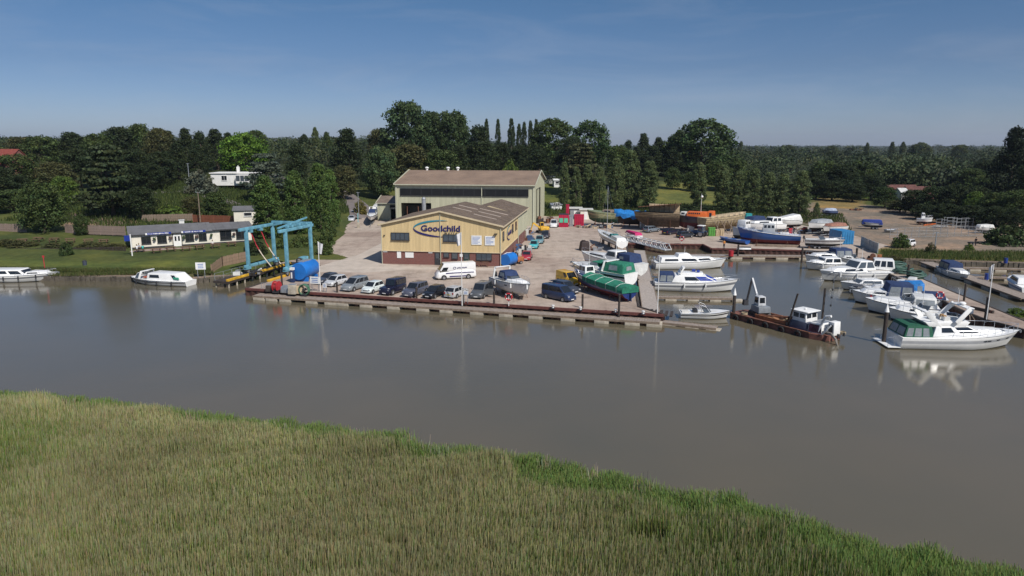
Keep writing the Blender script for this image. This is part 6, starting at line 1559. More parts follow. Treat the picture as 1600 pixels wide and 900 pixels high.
# pale pink-white trawler cruiser behind
b = ashore('off-white cruiser with navy cockpit cover behind the green canopied one', (1002, 424), (908, 406), 1.3, 3.5, 1.1, 1.55, name='motor_cruiser', draft=.7, hull=GEL2, bottom=M('pinkish_antifoul', (.30, .20, .19), .8, 0, .2, 2))
b.house('coachroof', .46, .93, .5, .84, .8, .42, 0, .45, wins=(('side', .1, .75, .3, .75),)); b.house('wheelhouse', .30, .52, .32, .46, .78, .72, .0, 1.45, wins=(('side', .1, .9, .42, .9), ('front', .06, .94, .4, .92), ('back', .1, .9, .4, .9)))
b.canopy(.08, .30, .82, .8, 0, 1.35, NAVYC, vins=(('side', .5, .8, .4, .7),)); b.rail(.5); b.mast(.4, 2.0, z=1.4); cradle(b, 1.3, label='boat stands under the off-white cruiser')
# sailing boat
b = ashore('white sailing yacht with dark sheer line and tall mast standing ashore', (972, 384), (934, 366), 1.4, 2.7, .85, 1.15, name='sailing_yacht', draft=.55, stripe=bcol('dark_green_stripe', (.01, .05, .035)), bottom=ANTI_B, full=2.0)
b.house('coachroof', .30, .70, .34, .66, .6, .5, 0, .42, wins=(('side', .15, .45, .3, .75), ('side', .55, .85, .3, .75))); b.mast(.60, 9.5, .07, GALV); b.house('cockpit_cover', .02, .28, .04, .26, .7, .7, 0, .6, GEL2); b.house('spray_hood', .26, .36, .28, .34, .6, .6, .2, .75, M('teal_canvas', (.02, .14, .14), .8, 0, .2)); b.rail(.5, .98, .6)
m = MB(); m.cyl((b.x(.58), 0, b.sheer(.5) + 1.2), (b.x(.18), 0, b.sheer(.5) + 1.15), .06, n=6); m.build('boom', GALV, b.t)
m = MB(); mt = Vector((b.x(.6), 0, b.sheer(.6) + 9.4))
for q in ((b.x(.99), 0, b.fb), (b.x(.01), 0, b.fs), (b.x(.58), 1.25, .9), (b.x(.58), -1.25, .9)): m.cyl(mt, q, .012, n=4)
m.build('rigging', STEEL, b.t); cradle(b, 1.4, label='boat stands under the sailing yacht')
b = ashore('small open boat under a magenta cover near the gangway', (999, 372), (978, 366), .7, 1.8, .5, .7, name='covered_dinghy', draft=.3); b.house('cover', .02, .96, .1, .85, 1.0, .5, -.1, .55, M('magenta_cover', (.45, .01, .11), .7, 0, .2, 2, .4, 4), bevel=.12); cradle(b, .7, 'trailer', 'trailer under the magenta covered boat', 'boat_trailer')
# ---------------------------------------------------------------- old boats at the back
OG = M('faded_green_planking', (.13, .20, .11), .85, 0, .35, 2.5, .4, 9)
b = ashore('old planked hull with faded green stripes, bow to the bins', (968, 343), (917, 341), 1.7, 4.0, 1.6, 2.2, name='old_wooden_hull', draft=1.0, hull=OG, stripe=M('pale_yellow_plank', (.42, .40, .22), .8, 0, .3, 2), bottom=M('dull_green_bottom', (.03, .09, .05), .85, 0, .3, 2), full=3.0, deck=TIMBER)
b.strakes((.25, .42, .58, .74, .9), MATS['pale_yellow_plank'], .06); b.house('deckhouse', .2, .5, .2, .5, .5, .5, 0, .7, TIMBER, wins=(('side', .2, .8, .3, .8),)); cradle(b, 1.7, label='timber props under the green striped hull')
b = ashore('wooden hull draped in a bright blue tarpaulin', (1010, 345), (958, 344), 1.6, 4.0, 1.5, 2.0, name='tarpaulined_hull', draft=1.0, hull=TIMBERD, bottom=TIMBERD, deck=TIMBER)
m = MB(); rg = []
for i in range(11):
    t = .02 + .95 * i / 10; s_ = b.sheer(t); w_ = b.hb(t) + .12
    rg.append([Vector((b.x(t), sd * w_ * k, z)) for sd, k, z in ((1, 1.05, s_ - .9 - .35 * math.sin(i * 2.1)), (1, 1.03, s_ + .05), (1, .5, s_ + .55 + .12 * math.sin(i * 1.7)), (1, 0, s_ + .9 + .15 * math.cos(i * 2.3)), (-1, .5, s_ + .55), (-1, 1.03, s_ + .05), (-1, 1.05, s_ - .9 - .3 * math.cos(i * 1.6)))])
m.loft(rg, closed=False, cap=False); m.add(list(rg[-1]), [tuple(range(7))]); m.build('tarpaulin', BLUETARP, b.t, smooth=True, angle=60); cradle(b, 1.6, label='props under the blue tarpaulin hull')
# timber hull being rebuilt under a lean-to roof
b = ashore('big timber hull under repair below a rusty lean-to roof', (1062, 340), (990, 338.5), 3.2, 4.6, 1.0, 1.3, name='timber_hull', draft=2.3, hull=M('weathered_hull_planks', (.27, .20, .12), .85, 0, .35, 2, .4, 8), bottom=M('brown_hull_bottom', (.12, .085, .055), .9, 0, .35, 2, .4, 8), deck=TIMBER, full=3)
b.strakes((.2, .6, .95), TIMBERD)
for k in range(6):
    t = .06 + k * .11; m = MB(); m.box((b.x(t), -b.hb(t) - .05, b.sheer(t) + .9), (1.15, .07, 1.9)); m.build('board_panel', PALEWOOD, b.t); m = MB(); m.box((b.x(t) + .62, -b.hb(t) - .05, b.sheer(t) + .95), (.1, .12, 2.0)); m.build('frame_post', TIMBER, b.t)
m = MB(); slope(m, (b.x(-.02), -2.6, 3.1), (b.x(.9), -2.6, 2.2), (b.x(-.02), 2.4, 3.5), (b.x(.9), 2.4, 2.6), rib=.8); m.build('lean_to_roof', RUST, b.t)
for k in range(7):
    t = .1 + k * .12; m = MB(); m.cyl((b.x(t), -2.5, -3.2), (b.x(t), -2.1, .1), .09, n=6); m.build('shore_prop', TIMBER, b.t)
cradle(b, 3.2, label='keel blocks under the timber hull')
# lifeboat with orange superstructure
ORG = M('orange_paint', (.62, .13, .02), .5, 0, .15, 1.5)
b = ashore('black hulled old lifeboat with long orange deckhouse', (1118, 349), (1049, 346), 2.1, 4.4, 1.35, 2.0, name='old_lifeboat', draft=1.5, hull=paint((.012, .012, .03)), bottom=M('dark_red_bottom', (.10, .02, .03), .8, 0, .3, 2), stripe=paint((.012, .012, .03)), full=2.6, deck=DECKG)
b.house('deckhouse', .16, .64, .17, .62, .72, .7, 0, 1.15, ORG, wins=tuple(('side', .36 + .1 * k, .43 + .1 * k, .55, .85) for k in range(6))); b.house('aft_house', .03, .17, .04, .17, .7, .72, 0, 1.5, ORG, wins=(('side', .3, .7, .1, .8),)); b.house('foredeck_shelter', .66, .80, .66, .78, .5, .45, 0, .8, GEL2, wins=(('side', .2, .8, .3, .8),))
b.rail(.62, .98, .6); b.mast(.34, 4.2, .07, GEL2, z=1.1); m = MB(); m.ball((b.x(.33), 0, b.sheer(.33) + 4.6), .3, 8, 5); m.build('radar_dome', GEL, b.t, smooth=True); m = MB(); m.box((b.x(.3), -2.25, b.sheer(.3) - .1), (4.2, .1, .5)); m.build('white_belting', GEL, b.t)
cradle(b, 2.1, label='stands under the black lifeboat')
b = ashore('bare pale timber hull with cross braced props', (1096, 349), (1165, 345), 2.3, 4.2, 1.3, 2.2, name='timber_hull', draft=1.7, hull=M('pale_hull_planks', (.40, .32, .19), .85, 0, .3, 2, .4, 8), bottom=M('tan_hull_planks', (.27, .20, .11), .9, 0, .35, 2, .4, 8), deck=PALEWOOD, full=3, tw=.8)
b.strakes((.3, .65, .98), TIMBER, .06)
for sd in (-1,):
    for k in range(5):
        t = .15 + k * .15; m = MB(); m.cyl((b.x(t), sd * 3.0, -2.3), (b.x(t + .1), sd * 1.9, .6), .08, n=5); m.cyl((b.x(t + .1), sd * 3.0, -2.3), (b.x(t), sd * 1.9, .6), .08, n=5); m.build('cross_brace', TIMBER, b.t)
for k in range(6):
    t = .12 + k * .13; m = MB(); m.box((b.x(t), -b.hb(t) - .04, b.sheer(t) + .25), (.95, .06, .55)); m.build('bulwark_board', PALEWOOD, b.t)
cradle(b, 2.3, label='keel blocks under the pale timber hull')
# grey workboat, blue fishing boat and clutter
b = ashore('grey workboat with small wheelhouse behind the blue fishing boat', (1170, 365), (1144, 369), 1.2, 3.2, 1.5, 1.9, name='workboat', draft=.8, hull=paint((.16, .18, .22)), stripe=paint((.16, .18, .22)))
b.house('wheelhouse', .2, .5, .22, .48, .7, .66, 0, 1.6, wins=(('side', .1, .45, .5, .85), ('side', .55, .9, .5, .85), ('back', .1, .9, .5, .85))); cradle(b, 1.2, label='stands under the grey workboat')
FB = paint((.025, .09, .28), 'fishing_boat_blue')
b = ashore('long blue fishing boat with red bottom and grey wheelhouse', (1250, 375.5), (1151, 372), 1.05, 3.7, 1.05, 2.35, name='fishing_boat', draft=.9, hull=FB, stripe=FB, bottom=ANTI_R, full=2.8, tw=.84)
b.house('wheelhouse', .40, .60, .41, .59, .62, .6, 0, 1.75, M('grey_paint', (.42, .44, .45), .5, 0, .1), wins=(('side', .08, .30, .58, .9), ('side', .38, .62, .58, .9), ('side', .70, .92, .58, .9), ('front', .06, .94, .55, .92), ('back', .1, .9, .55, .9)))
b.strakes((.97,), GEL2, .07); b.rail(.02, .40, .75, .03, 8); b.rail(.6, .97, .5, .025); b.house('fish_hatch', .18, .32, .18, .32, .4, .4, 0, .4, GEL2); b.mast(.38, 3.2, .05, GALV, z=.2); m = MB(); m.hexa(*house(b.x(.02), b.x(.7), b.x(.0), b.x(.8), .12, .12, .14, .14, -1.0, -.6)); m.build('keel', ANTI_R, b.t); cradle(b, 1.05, label='stands under the long blue fishing boat')
b = ashore('white cabin cruiser standing behind the blue fishing boat', (1222, 357), (1166, 360), 1.6, 3.2, 1.2, 1.7, name='motor_cruiser', draft=.6)
b.house('wheelhouse', .1, .42, .14, .36, .8, .76, 0, 1.5, wins=(('side', .1, .45, .45, .88), ('side', .55, .9, .45, .88), ('front', .06, .94, .4, .9))); b.house('coachroof', .4, .88, .42, .8, .76, .4, 0, .6, wins=(('side', .15, .7, .3, .75),)); b.rail(.4); cradle(b, 1.6, label='stands under the white cabin cruiser at the back')
b = ashore('motor boat with navy cover farthest back by the poplars', (1190, 350), (1160, 353), 1.6, 3.0, 1.1, 1.5, name='covered_boat', draft=.5); b.house('cover', .02, .7, .1, .62, .95, .8, -.05, .9, NAVYC, bevel=.15); cradle(b, 1.6, 'trailer', 'trailer under the navy covered boat', 'boat_trailer')
b = ashore('boat wrapped in rumpled white sheeting below the poplars', (1248, 350), (1205, 351), 2.2, 3.4, 1.0, 1.4, name='covered_boat', draft=.6, hull=GEL2); b.house('sheeting', 0, .9, .1, .7, 1.02, .6, -.2, 1.3, GEL2, bevel=.2, z1f=.6); cradle(b, 2.2, label='stands under the white wrapped boat')
b = ashore('white cruiser with grey tarpaulin at the end of the back row', (1296, 354), (1262, 357), 1.5, 3.0, 1.0, 1.4, name='covered_boat', draft=.5); b.house('cover', .05, .8, .15, .7, .95, .7, -.1, .8, M('grey_tarp', (.30, .32, .34), .7, 0, .25, 2, .4, 4), bevel=.15); cradle(b, 1.5, 'trailer', 'trailer under the grey tarpaulin boat', 'boat_trailer')
b = ashore('boat hull with rust-brown cover beside the blue container', (1318, 358), (1285, 362), 1.2, 2.8, .9, 1.2, name='covered_boat', draft=.5, hull=GEL2); b.house('cover', .05, .85, .15, .75, .95, .6, -.1, .7, M('rust_brown_tarp', (.28, .13, .09), .8, 0, .25, 2), bevel=.15); cradle(b, 1.2, 'trailer', 'trailer under the brown covered boat', 'boat_trailer')
b = ashore('sleek white speedboat with dark hull band on a trailer by the container', (1258, 379.5), (1320, 382), 1.0, 2.5, .8, 1.0, name='speedboat', draft=.45, stripe=paint((.05, .03, .04)), hull=GEL2, full=1.9)
b.screen(.36, .5, .7, .05, .5); b.house('coachroof', .46, .88, .5, .8, .7, .35, 0, .25); b.rail(.5, .97, .35); b.outboard(0, DARK); cradle(b, 1.0, 'trailer', 'two-axle trailer under the sleek white speedboat', 'boat_trailer')
b = ashore('open blue work pontoon boat lying on the ground by the tractor', (1168, 380), (1124, 374.5), .35, 2.0, .5, .75, name='work_skiff', draft=.3, hull=paint((.02, .09, .32)), stripe=paint((.02, .09, .32)), deck=M('blue_deck', (.05, .14, .34), .6, 0, .2)); b.house('thwart', .3, .36, .3, .36, .9, .9, -.1, .12, GALV); b.house('thwart', .6, .66, .6, .66, .8, .8, -.1, .12, GALV)
b = ashore('white dinghy turned upside down on the yard edge', (1173, 386), (1151, 385.5), .55, 1.5, .42, .5, name='upturned_dinghy', draft=.12); b.t.rotation_euler = (PI, 0, b.t.rotation_euler.z); b.t.location.z = .52
# lane boats
b = ashore('white cruiser with navy tonneau on a trailer by the annexe', (584, 333), (579, 346), 1.3, 2.6, .9, 1.2, name='trailered_boat', draft=.5); b.canopy(.3, .62, .8, .75, 0, .9, NAVYC, T1=.5); b.house('coachroof', .56, .9, .6, .82, .7, .4, 0, .3); b.arch(.2, .8, 0, 1.2); cradle(b, 1.3, 'trailer', 'trailer under the white cruiser by the annexe', 'boat_trailer')
b = ashore('second boat with pale cover farther up the lane', (592, 326), (584, 333), 1.2, 2.4, .8, 1.1, name='trailered_boat', draft=.5, hull=GEL2); b.house('cover', .05, .85, .15, .75, .9, .6, -.1, .9, GEL2, bevel=.15); cradle(b, 1.2, 'trailer', 'trailer under the pale covered boat on the lane', 'boat_trailer')
# compound on the right
b = ashore('long boat under a royal blue cover in the gravel compound', (1378, 352.5), (1344, 351.5), .9, 2.4, .6, .9, name='covered_boat', draft=.4, hull=GEL2); b.house('cover', 0, .96, .06, .9, 1.02, .5, -.35, .75, M('royal_blue_cover', (.015, .04, .24), .8, 0, .2, 2), bevel=.15); cradle(b, .9, 'trailer', 'trailer under the royal blue covered boat', 'boat_trailer')
b = ashore('small white fishing boat with wheelhouse in the compound', (1432, 346), (1457, 347), .9, 2.3, .8, 1.2, name='fishing_boat', draft=.5, stripe=bcol('pale_grey_stripe', (.45, .46, .48))); b.house('wheelhouse', .26, .52, .28, .46, .7, .62, 0, 1.4, wins=(('side', .1, .45, .5, .88), ('side', .55, .9, .5, .88), ('front', .08, .92, .45, .9))); b.rail(.55); cradle(b, .9, label='stands under the small white fishing boat in the compound')
b = ashore('orange kayak lying on the gravel', (1443, 352.5), (1463, 350.5), .12, .8, .2, .28, name='kayak', draft=.1, hull=ORG, stripe=ORG, bottom=ORG, deck=ORG, tw=.2, full=2); b.house('cockpit_rim', .42, .56, .43, .55, .6, .6, 0, .08, BLACK, bevel=.02)
b = ashore('white canoe hull lying next to the orange kayak', (1480, 354), (1455, 355), .2, 1.0, .3, .4, name='canoe', draft=.18, deck=GEL2, tw=.3); b.house('thwart', .4, .46, .4, .46, .9, .9, -.02, .04, TIMBER)
b = ashore('small boat under a blue and white sheet beside the dry grass', (1307, 333), (1284, 333), .9, 2.4, .7, .9, name='covered_boat', draft=.4, hull=paint((.08, .12, .25))); b.house('sheet', .05, .95, .15, .7, .98, .5, -.1, .7, M('pale_blue_sheet', (.40, .46, .58), .7, 0, .3, 2, .4, 4), bevel=.15); cradle(b, .9, 'trailer', 'trailer under the blue and white sheeted boat', 'boat_trailer')
b = ashore('bare aluminium dinghy on the compound gravel', (1383, 361), (1401, 361), .35, 1.5, .4, .55, name='dinghy', draft=.2, hull=GALV, bottom=GALV, stripe=GALV, deck=GALV); b.house('thwart', .45, .52, .45, .52, .9, .9, -.05, .05, TIMBER)
b = ashore('pale covered boat near the compound fence', (1548, 359), (1524, 360), .7, 2.2, .6, .9, name='covered_boat', draft=.4, hull=GEL2); b.house('cover', .0, .92, .1, .82, 1.0, .6, -.15, .7, GEL2, bevel=.15); cradle(b, .7, 'trailer', 'trailer under the pale covered boat near the fence', 'boat_trailer')
# ================================================================ PONTOONS, LIFT, DREDGER, QUAY FURNITURE
PLANK = M('grey_pontoon_planks', (0.27, 0.225, 0.19), .85, 0, .28, 3, .3, 16)
FLOATM = M('weathered_float_concrete', (0.40, 0.355, 0.285), .9, 0, .22, 2, .2, 10)
def local(t_, p):
    p = Vector(p) - t_.location; return Matrix.Rotation(-t_.rotation_euler.z, 3, 'Z') @ p
def pontoon(label, a, b, w, z, floats, fl=1.7, side=-1, name='pontoon', planks=True, fh=.42, group=None, mat=None):
    """deck from a to b (world points of its left edge line), w wide to its right side; floats at given distances"""
    d = b - a; Ln = d.length; rz = math.atan2(d.y, d.x)
    t_ = thing(name, label, 'pontoon', (a.x, a.y, WATER_Z), rz, group)
    zz = z - WATER_Z
    m = MB(); k = max(1, int(Ln / .30))
    for i in range(k):
        m.box(((i + .5) * Ln / k, -w / 2, zz - .03 + random.uniform(-.006, .006)), (Ln / k * .90, w - .16, .06))
    o = m.build('deck_planks', mat or PLANK, t_); o['kind'] = 'stuff'
    m = MB()
    for y in (-.04, -w + .04): m.box((Ln / 2, y, zz - .10), (Ln, .10, .26))
    m.build('side_beam', TIMBER, t_)
    for s in floats:
        m = MB(); m.box((s, -w / 2, (zz - .24) / 2 - .10), (fl, w + .10, zz - .24 + .20)); m.build('float', FLOATM, t_, bevel=.04)
    return t_
dl, dr = Q(-7.6, -.55), Q(47.6, -.55)
fs_ = []
for u in (414, 433, 454, 494, 523, 541, 577, 619, 664, 700, 747, 792, 838, 888, 940, 988, 1022):
    p = G(u, 463 + (u - 406) * .0735, -.8); fs_.append((p - dl).dot(E1))
pontoon('long floating walkway along the quay below the parked cars', dl, dr, 1.75, -.42, fs_, 1.75, name='floating_walkway')
pontoon('low grey pontoon running out from the quay corner past the speedboat', G(1030, 499, -.7), G(1122, 509, -.7), 1.3, -.72, (1.5, 4.2, 6.6), 1.6, fh=.2)
# plank walkway inside the basin
pontoon('broad plank walkway between the green boats and the white cruisers', G(1004, 488, -.3), G(990, 391, -.3), 2.2, -.3, [2 + 4.6 * i for i in range(11)], 1.8, name='plank_walkway', mat=M('pale_grey_planks', (0.36, 0.315, 0.28), .85, 0, .2, 3, .3, 16))
pontoon('finger pontoon in front of the flybridge cruiser', G(1024, 462, -.55), G(1146, 464, -.55), 1.1, -.55, (2, 5, 8, 11), 1.5, name='finger_pontoon')
pontoon('finger pontoon between the two white cruisers', G(1020, 427, -.55), G(1100, 428, -.55), 1.0, -.55, (2, 5, 7), 1.5, name='finger_pontoon')
pontoon('pontoon along the back wall of the basin', G(1060, 397, -.45), G(1310, 399, -.45), 2.0, -.45, [2 + 4.2 * i for i in range(7)], 2.2, name='back_pontoon')
pontoon('small pontoon of the second basin with two blue posts', G(1458, 409, -.4), G(1625, 467, -.4), 2.4, -.4, [2 + 5 * i for i in range(6)], 2.0)
for i, (v, lab) in enumerate(((417, 'nearer the bank'), (431, 'farther from the bank'))):
    pontoon('narrow finger pontoon in the second basin ' + lab, G(1500 + i * 10, v, -.5), G(1640, v + 3, -.5), 1.0, -.5, (2, 6, 10), 1.8, name='finger_pontoon')
# gangway truss
def truss(label, a, b, w, h):
    d = b - a; Ln = Vector((d.x, d.y)).length; rz = math.atan2(d.y, d.x)
    t_ = thing('gangway', label, 'gangway', a, rz); dz = d.z
    P_ = lambda s, y, z: Vector((s * Ln, y, dz * s + z))
    k = 9
    for y in (0, -w):
        m = MB(); m.bar(P_(0, y, 0), P_(1, y, 0), .12); m.bar(P_(0.04, y, h), P_(.96, y, h), .12); m.build('chord', WHITE, t_)
        for i in range(k):
            m = MB(); m.bar(P_(i / k, y, .05), P_((i + .5) / k, y, h - .05), .08); m.bar(P_((i + .5) / k, y, h - .05), P_((i + 1) / k, y, .05), .08); m.build('lattice_brace', WHITE, t_)
    m = MB(); q = [P_(0, -.06, 0), P_(1, -.06, 0), P_(1, -w + .06, 0), P_(0, -w + .06, 0)]; m.hexa([p + Vector((0, 0, -.04)) for p in q], [p + Vector((0, 0, .02)) for p in q]); m.build('tread', GALV, t_)
    for i in range(k + 1):
        m = MB(); m.bar(P_(i / k, 0, h if 0 < i < k else .1), P_(i / k, -w, h if 0 < i < k else .1), .06); m.build('cross_bar', WHITE, t_)
truss('white lattice gangway sloping down to the plank walkway', G(984, 374, .25), G(1049, 390.5, -.25), 1.5, 1.05)
# posts and piles
def pile(label, u, v, h, z=0, r=.14, name='mooring_post', cap=None, mat=TIMBERD, below=2.0, group='mooring posts'):
    p = G(u, v, z); t_ = thing(name, label, 'post', p, 0, group)
    m = MB(); m.cyl((0, 0, -below), (0, 0, h), r, r * .94, 10); m.build('shaft', mat, t_, smooth=True)
    m = MB(); (m.cyl((0, 0, h), (0, 0, h + (.9 if cap else .08)), r * 1.15, .02 if cap else r * .8, 10)); m.build('cap', WHITE if cap else mat, t_, smooth=True)
    return t_
for u, v, h, lab in [(441, 448, 1.9, 'dark post beside the red valve wheel'), (527, 457, 1.4, 'dark post in front of the grey people carrier'), (651, 467, 1.5, 'dark post before the blue-grey hatchback'), (723, 473, 1.6, 'thick post at the foot of the middle flagpole'), (772, 475.5, 1.6, 'dark post left of the raised sports cruiser shadow'), (910, 481.5, 1.7, 'dark post in front of the blue van'), (967, 490, 2.3, 'tall dark post under the stern of the green tarpaulin boat')]:
    pile(lab, u, v, h)
for u, v, h, r, cap, lab in [(1146, 492, 2.5, .2, 1, 'stout black pile with white cone cap by the dredger'), (1381, 531, 3.1, .22, 1, 'stout black pile with white cap at the yacht stern'), (1338, 402, 1.6, .2, None, 'dark post at the head of the right jetty'), (1418, 434, 2.0, .2, None, 'dark post before the green hoses'), (1540, 499, 2.6, .22, None, 'dark post at the foot of the right flagpole'), (1253, 402, 1.8, .18, None, 'black post at the middle of the back pontoon'), (1153, 396, 1.6, .18, None, 'post next to the red drum on the back pontoon'), (1506, 470, 2.2, .14, None, 'thin post beyond the yacht radar')]:
    pile(lab, u, v, h, -.6 if cap else 0, r, cap=cap, below=3, group='mooring piles')
# flagpoles
def flagpole(label, u, v, h, flag=True, z=0):
    p = G(u, v, z); t_ = thing('flagpole', label, 'flagpole', p, 0)
    m = MB(); m.cyl((0, 0, -.3), (0, 0, h), .06, .04, 8); m.build('pole', WHITE, t_, smooth=True)
    if flag:
        m = MB(); rg = []
        for i in range(7):
            q = i / 6; rg.append([Vector((-.05 - flag * q * .9, .10 * math.sin(q * 7) , h - .05 - q * .35)), Vector((-.05 - flag * q * .55, .14 * math.sin(q * 6 + 1), h - 1.6 - q * .2))])
        m.loft(rg, closed=False, cap=False); m.build('flag', M('white_flag', (.62, .62, .64), .8, 0, .15, 2), t_, smooth=True)
flagpole('white flagpole with limp flag beside the blue tank', 501, 455, 7.0, -.8)
flagpole('white flagpole with limp flag in front of the delivery van', 722, 474, 9.2, .8)
flagpole('bare white pole at the quay corner by the walkway', 1027, 491, 7.2, 0)
flagpole('white flagpole with furled pennant on the right jetty', 1541, 500, 6.6, .5)
# life rings and red things
def lifering(label, u, v, h=1.2, z=0, col=REDM):
    p = G(u, v, z); t_ = thing('lifebuoy_stand', label, 'lifebuoy', p, QANG)
    m = MB(); m.bar((0, 0, 0), (0, 0, h + .2), .08); m.build('stand', WHITE, t_)
    m = MB(); m.tube([(.42 * math.cos(a), -.12, h + .42 * math.sin(a)) for a in [2 * PI * i / 18 for i in range(18)]], .10, 8, closed=True); o = m.build('ring', col, t_, smooth=True)
    m = MB()
    for k in range(4):
        a = PI / 4 + k * PI / 2; m.cyl((.42 * math.cos(a - .1), -.12, h + .42 * math.sin(a - .1)), (.42 * math.cos(a + .1), -.12, h + .42 * math.sin(a + .1)), .112, n=8)
    m.build('white_band', WHITE, o)
lifering('red lifebuoy on a stand below the raised sports cruiser', 795, 478); lifering('red lifebuoy by the navy covered boat on the right jetty', 1467, 472.5, 1.0); lifering('small red lifebuoy stand at the back of the basin', 1065, 381, 1.1)
def drum(label, u, v, col, r=.3, h=.9, z=0, name='oil_drum', lie=False, rz=0):
    p = G(u, v, z); t_ = thing(name, label, 'drum', p, rz)
    m = MB(); m.cyl((0, 0, 0), (0, 0, h), r, n=14); m.build('body', col, t_, smooth=True)
    m = MB()
    for q in (.02, .33, .66, .97): m.cyl((0, 0, h * q - .02), (0, 0, h * q + .02), r * 1.05, n=14)
    m.build('hoop', col, t_)
    return t_
drum('red drum on the pontoon at the back of the basin', 1142, 400, REDM, .45, 1.0, -.45); 
drum('blue drum post on the small pontoon near the navy canopied boat', 1541, 437, paint((.02, .05, .25)), .3, 1.0, -.4); drum('blue drum on the bank of the second basin', 1571, 411, paint((.02, .05, .25)), .3, .9, -.2)
# ---------------------------------------------------------------- travelling boat lift
LB = M('light_blue_steel', (0.15, 0.37, 0.47), .5, .1, .25, 1.2)
def lift():
    o_ = Q(-17.1, 10.2); t_ = thing('boat_lift', 'light blue travelling boat hoist straddling the dock', 'boat hoist', o_, QANG)
    W_, L_, Hh = 7.0, 7.0, 7.2                          # local x across the dock, y inland
    for x in (0, W_):
        for y in (0, L_):
            m = MB(); m.bar((x, y, 1.25), (x, y, Hh - .3), .46, .46); m.build('leg', LB, t_, bevel=.03)
        m = MB(); m.bar((x, -.9, 1.25), (x, L_ + .9, 1.25), .42, .40); m.build('lower_beam', LB, t_, bevel=.03)
        m = MB(); m.bar((x, -1.7, Hh - .1), (x, L_ + .8, Hh - .1), .38, .46); m.build('upper_beam', LB, t_, bevel=.03)
        for y in (-.3, L_ + .3):
            m = MB(); m.box((x, y, .95), (.7, 1.0, .35)); m.build('wheel_fork', LB, t_)
            key = (.55, .42)
            if key not in WH: WH[key] = (tyre_mesh(*key), rim_mesh(*key))
            o = link('wheel', WH[key][0], t_); o.location = (x, y, .55); o.rotation_euler = (0, 0, PI / 2); link('rim', WH[key][1], o)
    m = MB(); m.bar((-.2, L_ + .2, Hh + .25), (W_ + .2, L_ + .2, Hh + .25), .42, .42); m.build('top_cross_beam', LB, t_, bevel=.03)
    m = MB(); m.bar((.3, L_, Hh - .2), (1.7, L_, Hh + .1), .3); m.bar((W_ - .3, L_, Hh - .2), (W_ - 1.7, L_, Hh + .1), .3); m.build('knee_brace', LB, t_)
    for k, y in enumerate((1.0, 3.6)):
        m = MB(); m.box((0, y, Hh - .55), (.8, .5, .4)); m.build('sling_trolley', LB, t_)
        pts = [Vector((.1, y, Hh - .7))] + [Vector((.2 + 2.6 * q ** 1.7 + .5 * q, y + .2, Hh - .9 - 5.2 * q)) for q in [i / 8 for i in range(1, 9)]]
        for j, mm in ((0, REDM), (4, M('cream_webbing', (.60, .52, .42), .8, 0, .15))):
            m = MB(); m.tube(pts[j:j + 5], .085, 6); m.build('lifting_sling', mm, t_, smooth=True)
    m = MB(); m.box((W_, 4.6, 1.9), (.9, 1.5, .9)); m.build('engine_box', LB, t_, bevel=.05); m = MB(); m.ball((W_ + .1, 3.2, 1.9), (.5, .6, .5)); m.build('hydraulic_pack', DARK, t_, smooth=True)
    m = MB()
    for i in range(6): m.box((W_ - .4 + .15 * (i % 2), 1.0 + i * 1.0, Hh + .38), (.7, .5, .36))
    m.build('winch_drums', LB, t_); m = MB(); m.bar((W_ - .5, -1.2, Hh + .3), (W_ - .5, L_, Hh + 1.2), .22); m.build('hose_boom', LB, t_)
lift()
def runway(label, s0, s1, t0, t1, kerb):
    t_ = thing('dock_runway', label, 'dock runway', Q(s0, t0), QANG); w = s1 - s0; Ln = t1 - t0
    m = MB(); m.box((w / 2, Ln / 2, -.18), (w, Ln, .34)); m.build('runway_deck', TIMBERD if w > 2 else CONC, t_)
    k = int(Ln / 3.1)
    for i in range(k):
        m = MB(); m.box((w - .16 if kerb > 0 else .16, (i + .5) * Ln / k, .16), (.36, Ln / k - .05, .34)); m.build('yellow_kerb', YELM, t_, bevel=.03)
    for i in range(int(Ln / 1.9)):
        for x in ((.2, w - .2) if w > 2 else (.3,)):
            m = MB(); m.cyl((x, .4 + i * 1.9, -2.6), (x, .4 + i * 1.9, -.35), .13, n=8); m.build('pile', FLOATM, t_, smooth=True)
    if w > 2:
        for i in range(int(Ln / 2)):
            m = MB(); m.cyl((.1, .3 + 2 * i, 0), (.1, .3 + 2 * i, 1.05), .035, n=6); m.build('rail_post', GALV, t_)
        m = MB()
        for z in (.55, 1.05): m.tube([(.1, .3, z), (.1, Ln - 1, z)], .025, 5)
        m.build('hand_rail', GALV, t_)
runway('outer dock runway with yellow kerb under the boat hoist', -18.6, -16.0, 3.6, 20.5, 1); runway('inner dock runway with short yellow kerb beside the blue tank', -10.3, -9.0, 5.0, 14.5, -1)
